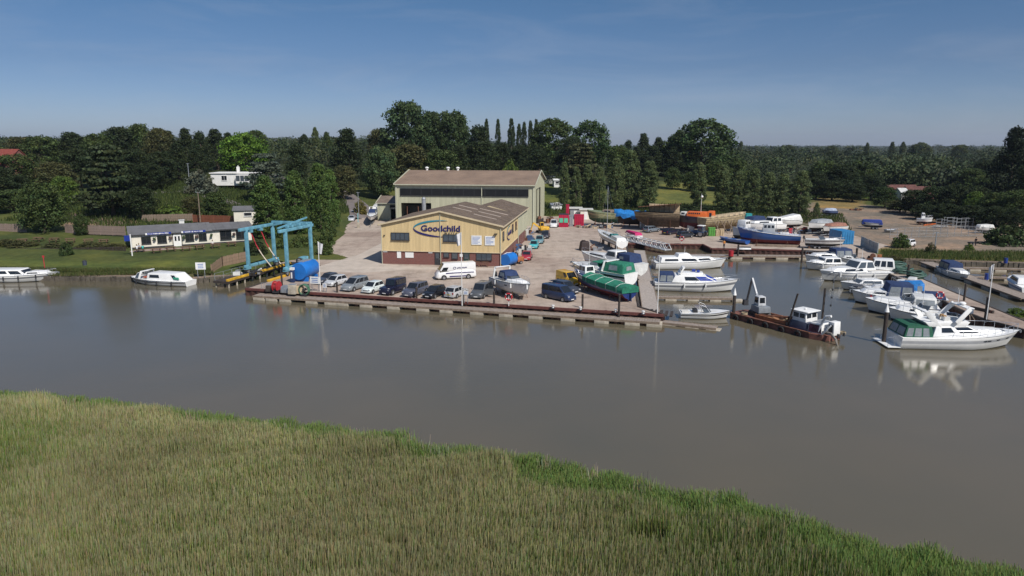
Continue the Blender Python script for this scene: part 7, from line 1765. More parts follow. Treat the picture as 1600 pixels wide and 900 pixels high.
# blue fuel tank
def tank():
    a, b = G(466, 441), G(494, 431); d = (b - a).normalized(); t_ = thing('fuel_tank', 'big bright blue cylindrical fuel tank on the quay', 'tank', a + d * .2, math.atan2(d.y, d.x))
    BL = M('bright_blue_paint', (0.015, 0.16, 0.52), .4, 0, .12, 1); r = 1.28; Ln = 4.2
    m = MB(); m.loft([[Vector((x, r * k * math.cos(q), 1.55 + r * k * math.sin(q))) for q in [2 * PI * i / 28 for i in range(28)]] for x, k in ((0, .96), (.08, 1), (Ln - .08, 1), (Ln, .96))]); m.build('tank_shell', BL, t_, smooth=True, angle=35)
    for x in (.7, Ln - .7):
        m = MB(); m.box((x, 0, .3), (.4, 2.3, .6)); m.build('saddle', BL, t_)
    m = MB(); m.box((2.3, .2, 2.86), (2.6, .9, .12)); m.build('top_plate', GALV, t_)
    m = MB(); m.box((-.5, .7, .95), (.45, .5, 1.9)); m.build('pump_cabinet', NAVYC, t_, bevel=.03); m = MB(); m.box((-.74, .7, 1.1), (.04, .2, .9)); m.build('sight_gauge', WHITE, t_); m = MB(); m.box((-.5, .7, 2.05), (.5, .55, .35)); m.build('pump_head', WHITE, t_)
tank()
# quay end clutter
def rail_frame(label, u, v, u2, v2, h, z=0, n_=4):
    a, b = G(u, v, z), G(u2, v2, z); d = b - a; t_ = thing('quay_railing', label, 'railing', a, math.atan2(d.y, d.x)); Ln = d.length
    for i in range(n_ + 1):
        m = MB(); m.cyl((Ln * i / n_, 0, 0), (Ln * i / n_, 0, h), .03, n=6); m.build('upright', GALV, t_)
    for zz in (h * .5, h):
        m = MB(); m.tube([(0, 0, zz), (Ln, 0, zz)], .028, 6); m.build('rail', GALV, t_)
rail_frame('galvanised railing at the left end of the quay', 409, 455, 426, 456, 1.2, -.3)
p = G(433, 457, -.2); t_ = thing('hose_reel', 'red hose reel at the left end of the quay', 'hose reel', p, QANG)
m = MB()
for x in (-.3, .3): m.cyl((x, 0, .9), (x * 1.15, 0, .9), .75, n=18)
m.build('reel_disc', REDM, t_, smooth=True); m = MB()
for k in range(4): m.tube([(-.22 + k * .14, .55 * math.cos(a), .9 + .55 * math.sin(a)) for a in [2 * PI * i / 14 for i in range(14)]], .07, 6, closed=True)
m.build('hose', M('red_hose', (.40, .05, .05), .6, 0, .2), t_, smooth=True); m = MB(); m.box((0, 0, .2), (.9, .9, .4)); m.build('reel_base', DARK, t_)
p = G(476, 461.5, -.3); t_ = thing('green_hose_reel', 'round green hose reel on the quay walkway', 'hose reel', p, QANG); m = MB()
for k in range(5): m.tube([(.72 * math.cos(a), -.2 + k * .1, .8 + .72 * math.sin(a)) for a in [2 * PI * i / 20 for i in range(20)]], .09, 6, closed=True)
m.build('hose', M('dull_green_hose', (.06, .15, .09), .6, 0, .25, 4), t_, smooth=True); m = MB(); m.cyl((0, -.3, .8), (0, .35, .8), .18, n=10); m.box((0, 0, .1), (.9, .6, .2)); m.build('hub', DARK, t_)
for i, (u, v, w, h, col, lab) in enumerate([(449, 457, 1.6, .9, GALV, 'grey machinery crate next to the hose reel'), (458, 459, 1.1, 1.3, FLOATM, 'pale upright cabinet on the quay between crate and bundle'), (467, 458, 1.5, 1.1, PALEWOOD, 'tan canvas bundle beside the green hose reel'), (424, 455, 1.4, .9, TIMBERD, 'dark crate at the left tip of the quay')]):
    p = G(u, v, -.1); t_ = thing('quay_crate', lab, 'crate', p, QANG + .1 * i); m = MB(); m.hexa(*house(-w / 2, w / 2, -w * .46, w * .44, .5, .5, .45, .42, 0, h)); m.build('body', col, t_, bevel=.08); m = MB(); m.box((0, 0, h + .03), (w * .8, .7, .08)); m.build('lid', GALV if i != 2 else TIMBER, t_, bevel=.02)
def board(label, u, v, w, h, zb, z=0, rz=None, mat=WHITE, name='notice_board', lines=True):
    p = G(u, v, z); t_ = thing(name, label, 'sign', p, QANG if rz is None else rz)
    for x in (-w * .35, w * .35):
        m = MB(); m.bar((x, .04, 0), (x, .04, zb + h), .07); m.build('post', GALV, t_)
    m = MB(); m.box((0, -.02, zb + h / 2), (w, .06, h)); o = m.build('panel', mat, t_)
    if lines:
        m = MB()
        for i in range(3): m.box((0, -.056, zb + h * (.75 - .25 * i)), (w * random.uniform(.5, .75), .012, h * .09))
        m.build('printed_lines', BLUETXT, o)
board('white notice board on the quay in front of the silver coupe', 493, 455.5, 1.5, 1.0, 1.1); board('small white sign on the floating walkway', 508, 459.5, .6, .6, .9, -.3); board('white board standing on the river bank below the inn', 315, 434, 1.5, 1.1, 1.3, -.2, R(5)); board('small round-topped sign before the silver hatchback', 728, 473.5, .7, .5, 1.1)
for i, u in enumerate((864, 907, 962, 1005)):
    p = G(u, 482.5 + (u - 864) * .066); t_ = thing('mooring_bollard', 'pale bollard on the quay cap, %s from the left' % ['first', 'second', 'third', 'fourth'][i], 'bollard', p, QANG, 'quay cap bollards'); m = MB(); m.cyl((0, 0, .08), (0, 0, .38), .13, n=10); m.cyl((0, 0, .38), (0, 0, .48), .2, n=10); m.build('stem', WHITE, t_, smooth=True); m = MB(); m.box((0, 0, .1), (.5, .4, .06)); m.build('base_plate', DARK, t_)
# ramp timbers at the quay corner
t_ = thing('timber_ramp', 'dark timber steps from the quay corner to the plank walkway', 'steps', G(1003, 486, -.2), QANG)
for i in range(6):
    m = MB(); m.box((.5 + i * .62, -.2, .05 - .03 * i), (.34, 2.6, .14)); m.build('tread', TIMBERD, t_)
# ---------------------------------------------------------------- dredger barge
def dredger():
    m_, a, Ln = span((1152, 493), (1300, 531), WATER_Z)
    t_ = thing('dredger_barge', 'rusty dredging barge with white wheelhouse', 'barge', m_, a); B_ = 3.6
    b = MB(); X = [(-Ln / 2, .75, .30), (-Ln / 2 + .6, 1, .0), (Ln / 2 - 1.6, 1, 0), (Ln / 2 - .3, .78, .22), (Ln / 2 + .3, .55, .38)]
    rg = [[Vector((x, y * B_ / 2 * k, z)) for y, z in ((1, .62), (1, -.3 + q), (.85, -.45 + q), (-.85, -.45 + q), (-1, -.3 + q), (-1, .62))] for x, k, q in X]
    b.loft(rg); b.build('hull', M('barge_rust', (.16, .065, .048), .85, 0, .4, 1.5, .4, 8), t_)
    b = MB()
    for s in (-1, 1): b.bar((-Ln / 2 + .5, s * B_ / 2, .66), (Ln / 2 - 1.6, s * B_ / 2, .66), .18, .16)
    b.build('gunwale', RUST, t_)
    b = MB()
    for s in (-1, 1): b.box((-.9, s * 1.05, .82), (4.2, .08, .5))
    for x in (-3.0, 1.2): b.box((x, 0, .82), (.08, 2.1, .5))
    b.build('hold_coaming', M('orange_rust', (.36, .13, .05), .85, 0, .3, 2, .3, 8), t_); b = MB(); b.box((-.9, 0, .66), (4.1, 2.0, .06)); b.build('hold_floor', M('orange_mud', (.33, .17, .09), .9, 0, .3, 2, .4, 6), t_)
    h_ = house(1.9, 4.2, 2.0, 4.1, 1.25, 1.25, 1.15, 1.15, .62, 1.5); b = MB(); b.hexa(*h_); b.build('engine_house', M('slate_blue_paint', (.07, .08, .12), .6, 0, .25, 2), t_, bevel=.04)
    h_ = house(2.1, 3.9, 2.15, 3.8, 1.05, 1.05, 1.0, 1.0, 1.5, 2.6); b = MB(); b.hexa(*h_); w = b.build('wheelhouse', WHITE, t_, bevel=.05)
    for f, ss in (('left', ((.08, .46), (.54, .92))), ('right', ((.08, .46), (.54, .92))), ('front', ((.08, .46), (.54, .92))), ('back', ((.1, .45), (.55, .9)))):
        for u0, u1 in ss: b = MB(); b.panel(hexq(h_, f), u0, u1, .38, .85); b.build('window', GLASS, w)
    b = MB(); b.box((3.0, 0, 2.66), (2.3, 2.3, .10)); b.build('wheelhouse_roof', WHITE, t_, bevel=.04); b = MB(); b.ball((3.0, 0, 2.8), (.16, .16, .11)); b.build('roof_lamp', WHITE, t_, smooth=True)
    h_ = house(4.3, 6.0, 4.4, 5.9, 1.2, 1.1, 1.15, 1.05, .62, 1.75); b = MB(); b.hexa(*h_); e = b.build('pump_house', WHITE, t_, bevel=.04)
    b = MB(); b.panel(hexq(h_, 'right'), .04, .96, .06, .85, .014); b.build('painted_panel', M('dark_mural_red', (.10, .03, .05), .6, 0, .9, 3), e)
    b = MB(); b.panel(hexq(h_, 'top'), .1, .9, .1, .9, .02); b.build('top_grating', GALV, e)
    b = MB(); b.hexa(*house(6.3, 7.1, 6.35, 7.05, .6, .6, .55, .55, .62, 2.1)); o = b.build('control_cabinet', WHITE, t_, bevel=.04); b = MB(); b.box((6.7, -.6, 1.4), (.5, .1, .8)); b.build('door', DARK, o)
    b = MB(); b.tube([(5.6, -1.0, .8), (5.9, -1.0, 2.0), (6.3, -1.0, 2.7), (6.9, -1.0, 2.85)], .14, 8); b.tube([(6.2, -1.3, .7), (6.8, -1.4, 1.4), (7.1, -1.2, 1.9)], .09, 6); b.build('discharge_pipe', WHITE, t_, smooth=True)
    b = MB(); b.tube([(6.0, -.9, .9), (7.2, -1.2, 1.0), (8.0, -1.4, .5), (8.3, -1.5, -.3)], .13, 8); b.build('suction_hose', M('grey_hose', (.20, .18, .16), .7, 0, .2), t_, smooth=True)
    for x, y, z0, x2, z2, r, mat, nm in ((1.6, -1.2, .3, 2.7, 4.6, .11, TIMBERD, 'spud_leg'), (4.2, 1.4, -.5, 4.25, 5.2, .12, TIMBERD, 'spud_leg'), (5.0, 1.5, .6, 5.2, 7.2, .03, STEEL, 'mast')):
        b = MB(); b.cyl((x, y, z0), (x2, y, z2), r, n=8); b.build(nm, mat, t_, smooth=True)
    for k in range(4):
        b = MB(); b.ball((5.05 + .03 * k, 1.5, 3.4 + k * .9), .13, 6, 4); b.build('signal_ball', BLACK, t_, smooth=True)
    for y in (.5, -.5):
        b = MB(); b.cyl((7.6, y, .6), (7.6, y, .95), .14, n=8); b.build('bollard', DARK, t_, smooth=True)
    for k in range(5):
        x = -5.2 + k * 2.2; b = MB(); b.tube([(x + .34 * math.cos(q), -B_ / 2 - .12, .22 + .34 * math.sin(q)) for q in [2 * PI * i / 14 for i in range(14)]], .12, 6, closed=True); b.build('tyre_fender', TYRE, t_, smooth=True)
    for x, y, rr in ((-.4, .9, .4), (1.3, -.6, .32), (-4.6, -1.1, .35), (7.2, .9, .28)):
        b = MB()
        for k in range(3): b.tube([(x + rr * math.cos(q), y + rr * math.sin(q), .72 + k * .09) for q in [2 * PI * i / 12 for i in range(12)]], .055, 5, closed=True)
        b.build('rope_coil', M('tan_rope', (.30, .24, .16), .9, 0, .2), t_, smooth=True)
    b = MB(); b.cyl((-2.6, -.9, 1.0), (1.4, .7, 1.35), .10, n=7); b.cyl((-2.2, .9, 1.0), (.9, -.5, 1.2), .07, n=7); b.build('deck_pipes', RUST, t_, smooth=True)
    # crane on deck
    cr = thing('deck_excavator', 'white excavator with raised arm standing on the dredging barge', 'excavator', t_.location + Matrix.Rotation(a, 3, 'Z') @ Vector((-Ln / 2 + 3.1, .3, .62)), a + R(158)); WP = M('dirty_white_paint', (.50, .51, .52), .5, 0, .2, 2)
    for s in (-1, 1):
        b = MB(); b.loft([[Vector((x, s * .7 + w_, z)) for x, z in ((-1.0, .02), (1.0, .02), (1.2, .25), (1.0, .5), (-1.0, .5), (-1.2, .25))] for w_ in (-.17, .17)]); b.build('track', BLACK, cr)
    b = MB(); b.hexa(*house(-1.2, .8, -1.1, .7, .8, .8, .75, .75, .55, 1.3)); b.build('engine_housing', M('mid_grey_paint', (.18, .2, .22), .5, 0, .2, 2), cr, bevel=.06)
    h_ = house(-.5, .7, -.4, .6, .5, .5, .45, .45, 1.3, 2.4); b = MB(); b.hexa(*h_); o = b.build('cab', WP, cr, bevel=.05)
    for f in ('left', 'right', 'front', 'back'): b = MB(); b.panel(hexq(h_, f), .15, .85, .3, .9); b.build('cab_pane', GLASS, o)
    b = MB(); b.bar((.6, -.2, 1.3), (2.7, -.2, 4.1), .2, .26); b.build('boom', WP, cr); b = MB(); b.bar((2.7, -.2, 4.1), (3.6, -.2, 1.2), .16, .2); b.build('dipper_arm', DARK, cr); b = MB(); b.hexa(*house(3.35, 3.95, 3.4, 3.8, .3, .3, .28, .28, .5, 1.2)); b.build('bucket', DARK, cr); b = MB(); b.cyl((.9, -.2, 2.0), (2.4, -.2, 3.4), .08, n=6); b.build('hydraulic_ram', STEEL, cr)
dredger()
# ---------------------------------------------------------------- hoses and gear on the right jetty
GH = M('green_hose', (.045, .10, .075), .6, 0, .3, 4)
def coil(label, u, v, r, n_, rad=.16, name='hose_coil', stand=False):
    p = G(u, v); t_ = thing(name, label, 'hose coil', p, 0)
    for k in range(n_):
        m = MB(); rr = r * random.uniform(.72, 1.05); ph = random.uniform(0, 6); ox, oy = random.uniform(-.4, .4), random.uniform(-.4, .4)
        m.tube([(ox + rr * math.cos(a), oy + rr * .8 * math.sin(a), rad + k * rad * 1.15 + .12 * math.sin(2 * a + ph)) for a in [2 * PI * i / 22 for i in range(22)]], rad, 7, closed=True); m.build('hose_turn', GH, t_, smooth=True)
coil('upper coil of thick green hose on the right jetty', 1401, 420, 1.5, 5); coil('middle tangle of green hose on the right jetty', 1412, 427, 1.5, 4); coil('lower coil of green hose beside the jetty post', 1428, 434, 1.4, 5)
p = G(1384, 421); t_ = thing('netting_heap', 'dark green netting heap before the hose coils', 'netting', p, 0); m = MB()
for k in range(7): m.ball((random.uniform(-1, 1), random.uniform(-.6, .6), .25), (random.uniform(.4, .8), random.uniform(.4, .7), random.uniform(.3, .55)), 9, 5)
m.build('net', M('dark_green_net', (.02, .055, .05), .9, 0, .5, 6, .8, 12), t_, smooth=True)
p = G(1366, 407); t_ = thing('winch', 'rusty winch machine at the head of the right jetty', 'winch', p, R(-30)); m = MB(); m.box((0, 0, .2), (2.4, 1.0, .4)); m.build('bed', RUST, t_); m = MB(); m.cyl((-.3, -.5, .75), (-.3, .5, .75), .45, n=14); m.build('winch_drum', RUST, t_, smooth=True); m = MB(); m.box((.75, 0, .75), (.7, .7, .7)); m.build('motor', M('orange_rust', (.36, .13, .05)), t_, bevel=.05)
p = G(1514, 500, .0); t_ = thing('jetty_outboard', 'dark outboard engine clamped to a trestle behind the yacht', 'outboard engine', p, R(30)); m = MB(); m.hexa(*house(-.35, .35, -.3, .3, .25, .25, .2, .2, .8, 1.4)); m.build('cowling', M('blue_grey_cowl', (.10, .13, .18), .3, 0, .1), t_, bevel=.07); m = MB(); m.box((0, 0, .5), (.2, .14, .9)); m.build('shaft', DARK, t_); m = MB(); m.bar((-.5, -.4, 0), (-.1, 0, .8), .07); m.bar((.5, -.4, 0), (.1, 0, .8), .07); m.build('trestle', TIMBER, t_)
# long timbers lying on the jetty and yard edge
def log(label, p, q, w, mat=TIMBERD, name='timber_baulk', z=0):
    a, b = G(*p, z), G(*q, z); d = b - a; t_ = thing(name, label, 'timber', a, math.atan2(d.y, d.x)); Ln = d.length
    m = MB(); m.box((Ln / 2, 0, w / 2), (Ln, w, w)); m.build('baulk', mat, t_, bevel=.03)
    for x in (.2, Ln - .2):
        m = MB(); m.box((x, 0, w * .5), (.12, w * 1.06, w * 1.06)); m.build('end_band', RUST, t_)
log('dark baulk lying on the jetty near the flagpole', (1516, 482), (1552, 490), .35); log('long baulk on the yard edge before the sleek speedboat', (1262, 388), (1308, 389), .5); log('second baulk on the yard edge nearer the basin', (1180, 384.5), (1250, 386.5), .45, TIMBER)
# ================================================================ GARDEN, YARD AND COMPOUND DETAILS
def fence(label, pts, h, pitch=.32, mat=TIMBER, name='plank_fence', gap=.9, zoff=0, z=None, cap=True):
    t_ = thing(name, label, 'fence'); hm = MB(); pm = MB(); pm.box((0, 0, h / 2), (pitch * gap, .035, h)); me = pm.mesh('plank', mat); posts = []
    for a, b in zip(pts, pts[1:]):
        d = Vector((b.x - a.x, b.y - a.y, 0)); Ln = d.length; d.normalize(); rz = math.atan2(d.y, d.x); k = max(1, int(Ln / pitch))
        for i in range(k):
            p = a.lerp(b, (i + .5) / k); zz = (zat(p.x, p.y) if z is None else a.z + (b.z - a.z) * (i + .5) / k) + zoff
            o = link('plank', me, t_); o.location = (p.x, p.y, zz + random.uniform(-.03, .03)); o.rotation_euler = (random.uniform(-.03, .03), random.uniform(-.012, .012), rz)
        kk = max(1, int(Ln / 2.4))
        for i in range(kk + 1):
            p = a.lerp(b, i / kk); zz = (zat(p.x, p.y) if z is None else a.z + (b.z - a.z) * i / kk) + zoff
            m = MB(); m.box((p.x, p.y, zz + h * .5), (.12, .12, h * 1.08)); m.build('fence_post', mat, t_)
        za, zb = ((zat(a.x, a.y), zat(b.x, b.y)) if z is None else (a.z, b.z))
        m = MB(); off = Vector((-d.y, d.x, 0)) * .06
        for q in (.25, .8): m.bar(Vector((a.x, a.y, za + zoff + h * q)) + off, Vector((b.x, b.y, zb + zoff + h * q)) + off, .06, .09)
        m.build('fence_rail', mat, t_)
    return t_
PINKF = M('silvered_fence_wood', (.25, .185, .155), .85, 0, .3, 2.5, .3, 14)
fence('weathered plank fence between the lawn and the big pine', [at_dist(103, 364, 150), at_dist(138, 366, 147), at_dist(196, 368, 145)], 1.9, .36, PINKF, z=0)
fence('plank fence at the far left behind the round leafy tree', [at_dist(-20, 363, 152), at_dist(42, 364, 150)], 1.9, .40, PINKF, z=0)
fence('grey board fence behind the inn roof', [at_dist(222, 347, 166), at_dist(302, 345, 166)], 1.7, .40, TIMBER, z=0); fence('reddish brown board fence behind the inn roof', [at_dist(302, 347, 164), at_dist(366, 349, 160)], 1.7, .36, M('red_stained_fence', (.22, .075, .04), .8, 0, .25, 2), z=0)
fence('timber palisade running down to the boat hoist', [G(331, 430, -.2), G(348, 417, .2), G(386, 408, .3)], 1.7, .30, M('tan_fence_wood', (.28, .19, .13), .85, 0, .3, 2.5, .3, 14), z=0)
fence('grey steel sheet fence beside the blue container', [G(1345, 384), G(1371, 396)], 1.9, .36, M('pale_grey_sheet', (.30, .34, .36), .6, .2, .25, 1.5), name='sheet_fence', gap=1.0, z=0)
# low picket along the hedge
fence('low dark picket fence under the garden hedge', [at_dist(0, 394, 131), at_dist(100, 394, 130), at_dist(196, 392, 129)], .8, .30, TIMBERD, gap=.55, z=0)
# picnic tables
def picnic(label, p, rz, group='picnic tables'):
    t_ = thing('picnic_table', label, 'picnic table', p, rz, group)
    for i in range(5):
        m = MB(); m.box((0, -.32 + i * .16, .75), (1.8, .14, .05)); m.build('table_slat', PW, t_)
    for s in (-1, 1):
        for k in (0, 1):
            m = MB(); m.box((0, s * (.68 + k * .15), .45), (1.8, .13, .05)); m.build('seat_slat', PW, t_)
    for x in (-.6, .6):
        m = MB(); m.bar((x, -.75, 0), (x, -.25, .72), .09, .06); m.bar((x, .75, 0), (x, .25, .72), .09, .06); m.bar((x, -.8, .42), (x, .8, .42), .06, .09); m.build('trestle_leg', PW, t_)
    return t_
PW = M('brown_stained_bench', (.16, .085, .055), .8, 0, .25, 3)
t0 = None
for i, (u, v, zz) in enumerate([(219, 393, .7), (245, 394.5, .7), (267, 392, .7), (291, 391, .72), (312, 389, .72), (337, 387, .75), (362, 384, .78)]):
    lab = ['picnic table where people sit at the left end of the inn terrace', 'picnic table left of the inn door', 'picnic table in front of the inn door', 'picnic table under the middle inn windows', 'picnic table right of the middle inn windows', 'picnic table before the inn extension with one guest', 'last picnic table nearest the boat hoist'][i]
    p = G(u, v, zz)
    if t0 is None: t0 = picnic(lab, p, PA); first = t0
    else: dup(t0, p, PA + random.uniform(-.15, .15), lab)
for i, (u, v) in enumerate([(60, 375), (85, 377), (110, 376.5), (138, 377), (162, 378), (35, 376)]):
    y = 139 - i * .4; p = at_dist(u, v, y); p.z = zat(p.x, p.y)
    dup(t0, p, R(15) + random.uniform(-.3, .3), 'brown picnic table on the garden lawn, %s from the left' % ['second', 'third', 'fourth', 'fifth', 'sixth', 'first'][i], 'garden picnic tables')
# ---- people, one continuous skinned body each
def person(label, p, rz, top, legs, pose='sit', skin=(.42, .25, .17), hair=(.05, .03, .02), hold=None, hgt=1.72):
    t_ = thing('person', label, 'person', p, rz, None); k = hgt / 1.72
    if pose == 'sit':
        J = {'pel': (0, 0, .52), 'che': (.04, 0, .92), 'nec': (.06, 0, 1.16), 'hea': (.09, 0, 1.34), 'kL': (.42, .12, .50), 'kR': (.42, -.12, .50), 'fL': (.44, .12, .07), 'fR': (.44, -.12, .07), 'tL': (.58, .12, .04), 'tR': (.58, -.12, .04),
             'sL': (.05, .19, 1.10), 'sR': (.05, -.19, 1.10), 'eL': (.18, .25, .86), 'eR': (.18, -.25, .86), 'hL': (.42, .16, .82), 'hR': (.42, -.16, .82)}
    else:
        J = {'pel': (0, 0, .92), 'che': (.0, 0, 1.28), 'nec': (.0, 0, 1.48), 'hea': (.03, 0, 1.62), 'kL': (.06, .11, .50), 'kR': (-.02, -.11, .50), 'fL': (.0, .11, .07), 'fR': (-.10, -.11, .07), 'tL': (.16, .11, .03), 'tR': (.06, -.11, .03),
             'sL': (0, .19, 1.42), 'sR': (0, -.19, 1.42), 'eL': (-.02, .26, 1.14), 'eR': (.06, -.25, 1.14), 'hL': (.10, .26, .90), 'hR': (.20, -.22, .96)}
    names = list(J); E_ = [('pel', 'che'), ('che', 'nec'), ('nec', 'hea'), ('pel', 'kL'), ('pel', 'kR'), ('kL', 'fL'), ('kR', 'fR'), ('fL', 'tL'), ('fR', 'tR'), ('che', 'sL'), ('che', 'sR'), ('sL', 'eL'), ('sR', 'eR'), ('eL', 'hL'), ('eR', 'hR')]
    rad = {'pel': .15, 'che': .15, 'nec': .06, 'hea': .10, 'kL': .075, 'kR': .075, 'fL': .045, 'fR': .045, 'tL': .04, 'tR': .04, 'sL': .065, 'sR': .065, 'eL': .045, 'eR': .045, 'hL': .035, 'hR': .035}
    me = bpy.data.meshes.new('body'); me.from_pydata([tuple(c * k for c in J[n_]) for n_ in names], [(names.index(a), names.index(b)) for a, b in E_], [])
    o = link('body', me, t_); sk = o.modifiers.new('skin', 'SKIN'); 
    for i, n_ in enumerate(names):
        v = me.skin_vertices[0].data[i]; v.radius = (rad[n_] * k, rad[n_] * k); v.use_root = (n_ == 'pel')
    sb = o.modifiers.new('sub', 'SUBSURF'); sb.levels = sb.render_levels = 1
    dg = bpy.context.evaluated_depsgraph_get(); m2 = bpy.data.meshes.new_from_object(o.evaluated_get(dg)); o.modifiers.clear(); o.data = m2
    pel, nec = J['pel'][2] * k, J['nec'][2] * k
    for mm in (M('skin_%d' % int(skin[0] * 100), skin, .6, 0, .05), M('top_%d_%d_%d' % tuple(int(c * 99) for c in top), top, .8, 0, .1), M('legs_%d_%d_%d' % tuple(int(c * 99) for c in legs), legs, .8, 0, .1)): m2.materials.append(mm)
    hh = J['eL'][2] * k - .03
    for f in m2.polygons:
        c = f.center
        arm = abs(c.y) > .20 * k or (pose == 'sit' and c.z > .7 * k and c.x > .2 * k and c.z < 1.0 * k)
        f.material_index = 0 if (c.z > nec + .0 or (arm and c.z < hh + .08 and c.z > .55 * k)) else (1 if c.z > pel + .04 else 2)
        f.use_smooth = True
    H_ = J['hea']; m = MB(); m.ball((H_[0] * k - .02, 0, H_[2] * k + .04), (.115 * k, .105 * k, .12 * k), 10, 6); m.build('hair', M('hair_%d' % int(hair[0] * 100), hair, .8, 0, .2), t_, smooth=True)
    for s in (1, -1):   # five fingers on each hand
        h_ = Vector(J['hL' if s > 0 else 'hR']) * k; m = MB()
        for q in range(4): m.tube([h_ + Vector((.02, (q - 1.5) * .019, 0)), h_ + Vector((.075 + .008 * (q in (1, 2)), (q - 1.5) * .021, -.012)), h_ + Vector((.095 + .012 * (q in (1, 2)), (q - 1.5) * .021, -.05))], .0085, 5)
        m.tube([h_ + Vector((0, -s * .03, 0)), h_ + Vector((.035, -s * .06, -.01)), h_ + Vector((.065, -s * .058, -.03))], .0095, 5); m.build('fingers', MATS['skin_%d' % int(skin[0] * 100)], t_, smooth=True)
    m = MB(); hx = Vector(J['hea']) * k
    for s in (1, -1): m.ball(hx + Vector((.094 * k, s * .034, .012)), .011, 5, 3)
    m.build('eyes', BLACK, t_); m = MB(); m.cyl(hx + Vector((.085 * k, 0, -.005)), hx + Vector((.118 * k, 0, -.03)), .012, .016, 6); m.build('nose', MATS['skin_%d' % int(skin[0] * 100)], t_, smooth=True)
    return t_
def seated_at(table, x, side, label, top, legs, **kw):
    """on the bench of a picnic table, facing it"""
    rz = table.rotation_euler.z; p = table.location + Matrix.Rotation(rz, 3, 'Z') @ Vector((x, side * .78, -.02)); person(label, p, rz - side * PI / 2, top, legs, **kw)
seated_at(first, -.5, -1, 'person in a white top sitting at the leftmost terrace table', (.70, .70, .70), (.05, .06, .10)); seated_at(first, .45, -1, 'person in a teal shirt sitting at the leftmost terrace table', (.06, .42, .38), (.08, .08, .09)); seated_at(first, -.1, 1, 'person in a grey top on the far bench of the leftmost table', (.32, .33, .36), (.06, .07, .12), hair=(.2, .13, .07))
pt6 = [o for o in bpy.data.objects if o.get('label') == 'picnic table before the inn extension with one guest'][0]
seated_at(pt6, -.5, 1, 'person in a pale shirt sitting alone before the inn extension', (.62, .60, .58), (.10, .09, .08))
person('person in dark clothes walking on the far side of the compound', G(1524, 384, .1), R(190), (.03, .03, .035), (.02, .02, .03), 'stand'); person('worker in a high-visibility vest on the basin edge', G(1131, 388.5), R(250), (.62, .22, .02), (.03, .03, .05), 'stand')
# ---- parasol, bins and posts in the garden
p = G(207, 401, .5); t_ = thing('sign_post', 'white post with blue pub sign at the left end of the inn terrace', 'sign', p, R(20)); m = MB(); m.bar((0, 0, -.2), (0, 0, 4.0), .16); m.build('post', WHITE, t_); m = MB(); m.box((-.55, 0, 3.3), (.9, .07, 1.0)); m.build('sign_panel', BSIGN, t_)
p = G(133, 417, .1); t_ = thing('litter_bin', 'dark litter bin on the grass above the river', 'bin', p, 0); m = MB(); m.cyl((0, 0, 0), (0, 0, .95), .3, .34, 12); m.build('bin_body', M('slate_bin', (.05, .06, .09), .6, 0, .1), t_, smooth=True); m = MB(); m.cyl((0, 0, .95), (0, 0, 1.1), .36, .2, 12); m.build('lid', DARK, t_, smooth=True)
p = G(71, 427, -.1); t_ = thing('depth_marker', 'slim red marker post behind the left cruiser', 'marker post', p, 0); m = MB(); m.cyl((0, 0, 0), (0, 0, 2.6), .06, n=8); m.build('shaft', REDM, t_, smooth=True); m = MB(); m.box((0, 0, 2.7), (.35, .05, .3)); m.build('topmark', REDM, t_)
for u, v0, v1, y, lab in [(313, 300, 345, 162, 'wooden telegraph pole behind the inn roof'), (295, 255, 275, 226, 'short lamp post beside the silver-green bush'), (561, 300, 344, 196, 'lamp post at the mouth of the lane'), (1459, 362, 402, 131, 'thin lamp post in the scrub at the small pontoon')]:
    a = at_dist(u, v1, y); h = at_dist(u, v0, y).z - a.z; t_ = thing('utility_pole', lab, 'pole', a, 0); m = MB(); m.cyl((0, 0, -.3), (0, 0, h), .13, .09, 8); m.build('shaft', TIMBER if 'wooden' in lab else GALV, t_, smooth=True); m = MB(); m.box((0, 0, h - .15), (.9, .09, .1)); m.build('cross_arm', GALV, t_)
# ---- palm-like yellow shrub at the lane
plant_tree('bush', *(lambda p: (p.x, p.y))(G(563, 338)), 4.2, 5.2, (.16, .14, .035), 'yellowing bushy palm beside the cars on the lane', name='yellow_palm', z=0)
p = G(560, 356); t_ = thing('fuel_pump', 'slim blue and white post at the edge of the drive', 'post', p, 0); m = MB(); m.box((0, 0, .7), (.7, .5, 1.4)); m.build('cabinet', FLOATM, t_, bevel=.04); m = MB(); m.bar((0, 0, 1.4), (0, 0, 3.6), .16); m.build('post', M('pale_teal', (.2, .45, .48), .5, 0, .1), t_)
# ---- skips, bins, containers
def skip(label, u0, u1, v, h, mat, name='waste_container', dep=2.2, panel=None, cat='container', rz=R(-4)):
    a, b = G(u0, v), G(u1, v); w = (b - a).length; t_ = thing(name, label, cat, a, rz)
    m = MB(); m.box((w / 2, dep / 2, h / 2), (w, dep, h)); m.build('shell', mat, t_, bevel=.03)
    k = max(2, int(w / .45))
    for i in range(k):
        m = MB(); m.box(((i + .5) * w / k, -.03, h * .5), (w / k * .42, .07, h * .92)); m.build('corrugation', mat, t_)
    m = MB(); m.box((w / 2, dep / 2, h + .04), (w + .1, dep + .1, .1)); m.build('lid', mat if panel is None else DARK, t_)
    if panel:
        for i, c in enumerate(panel):
            m = MB(); m.box((w * (i + .5) / len(panel), -.09, h * .55), (w / len(panel) * .8, .04, h * .36)); m.build('label_panel', c, t_)
RB = M('crimson_paint', (.42, .012, .05), .5, 0, .15, 1.5); TG = M('mint_green_panel', (.10, .45, .28), .5, 0, .15)
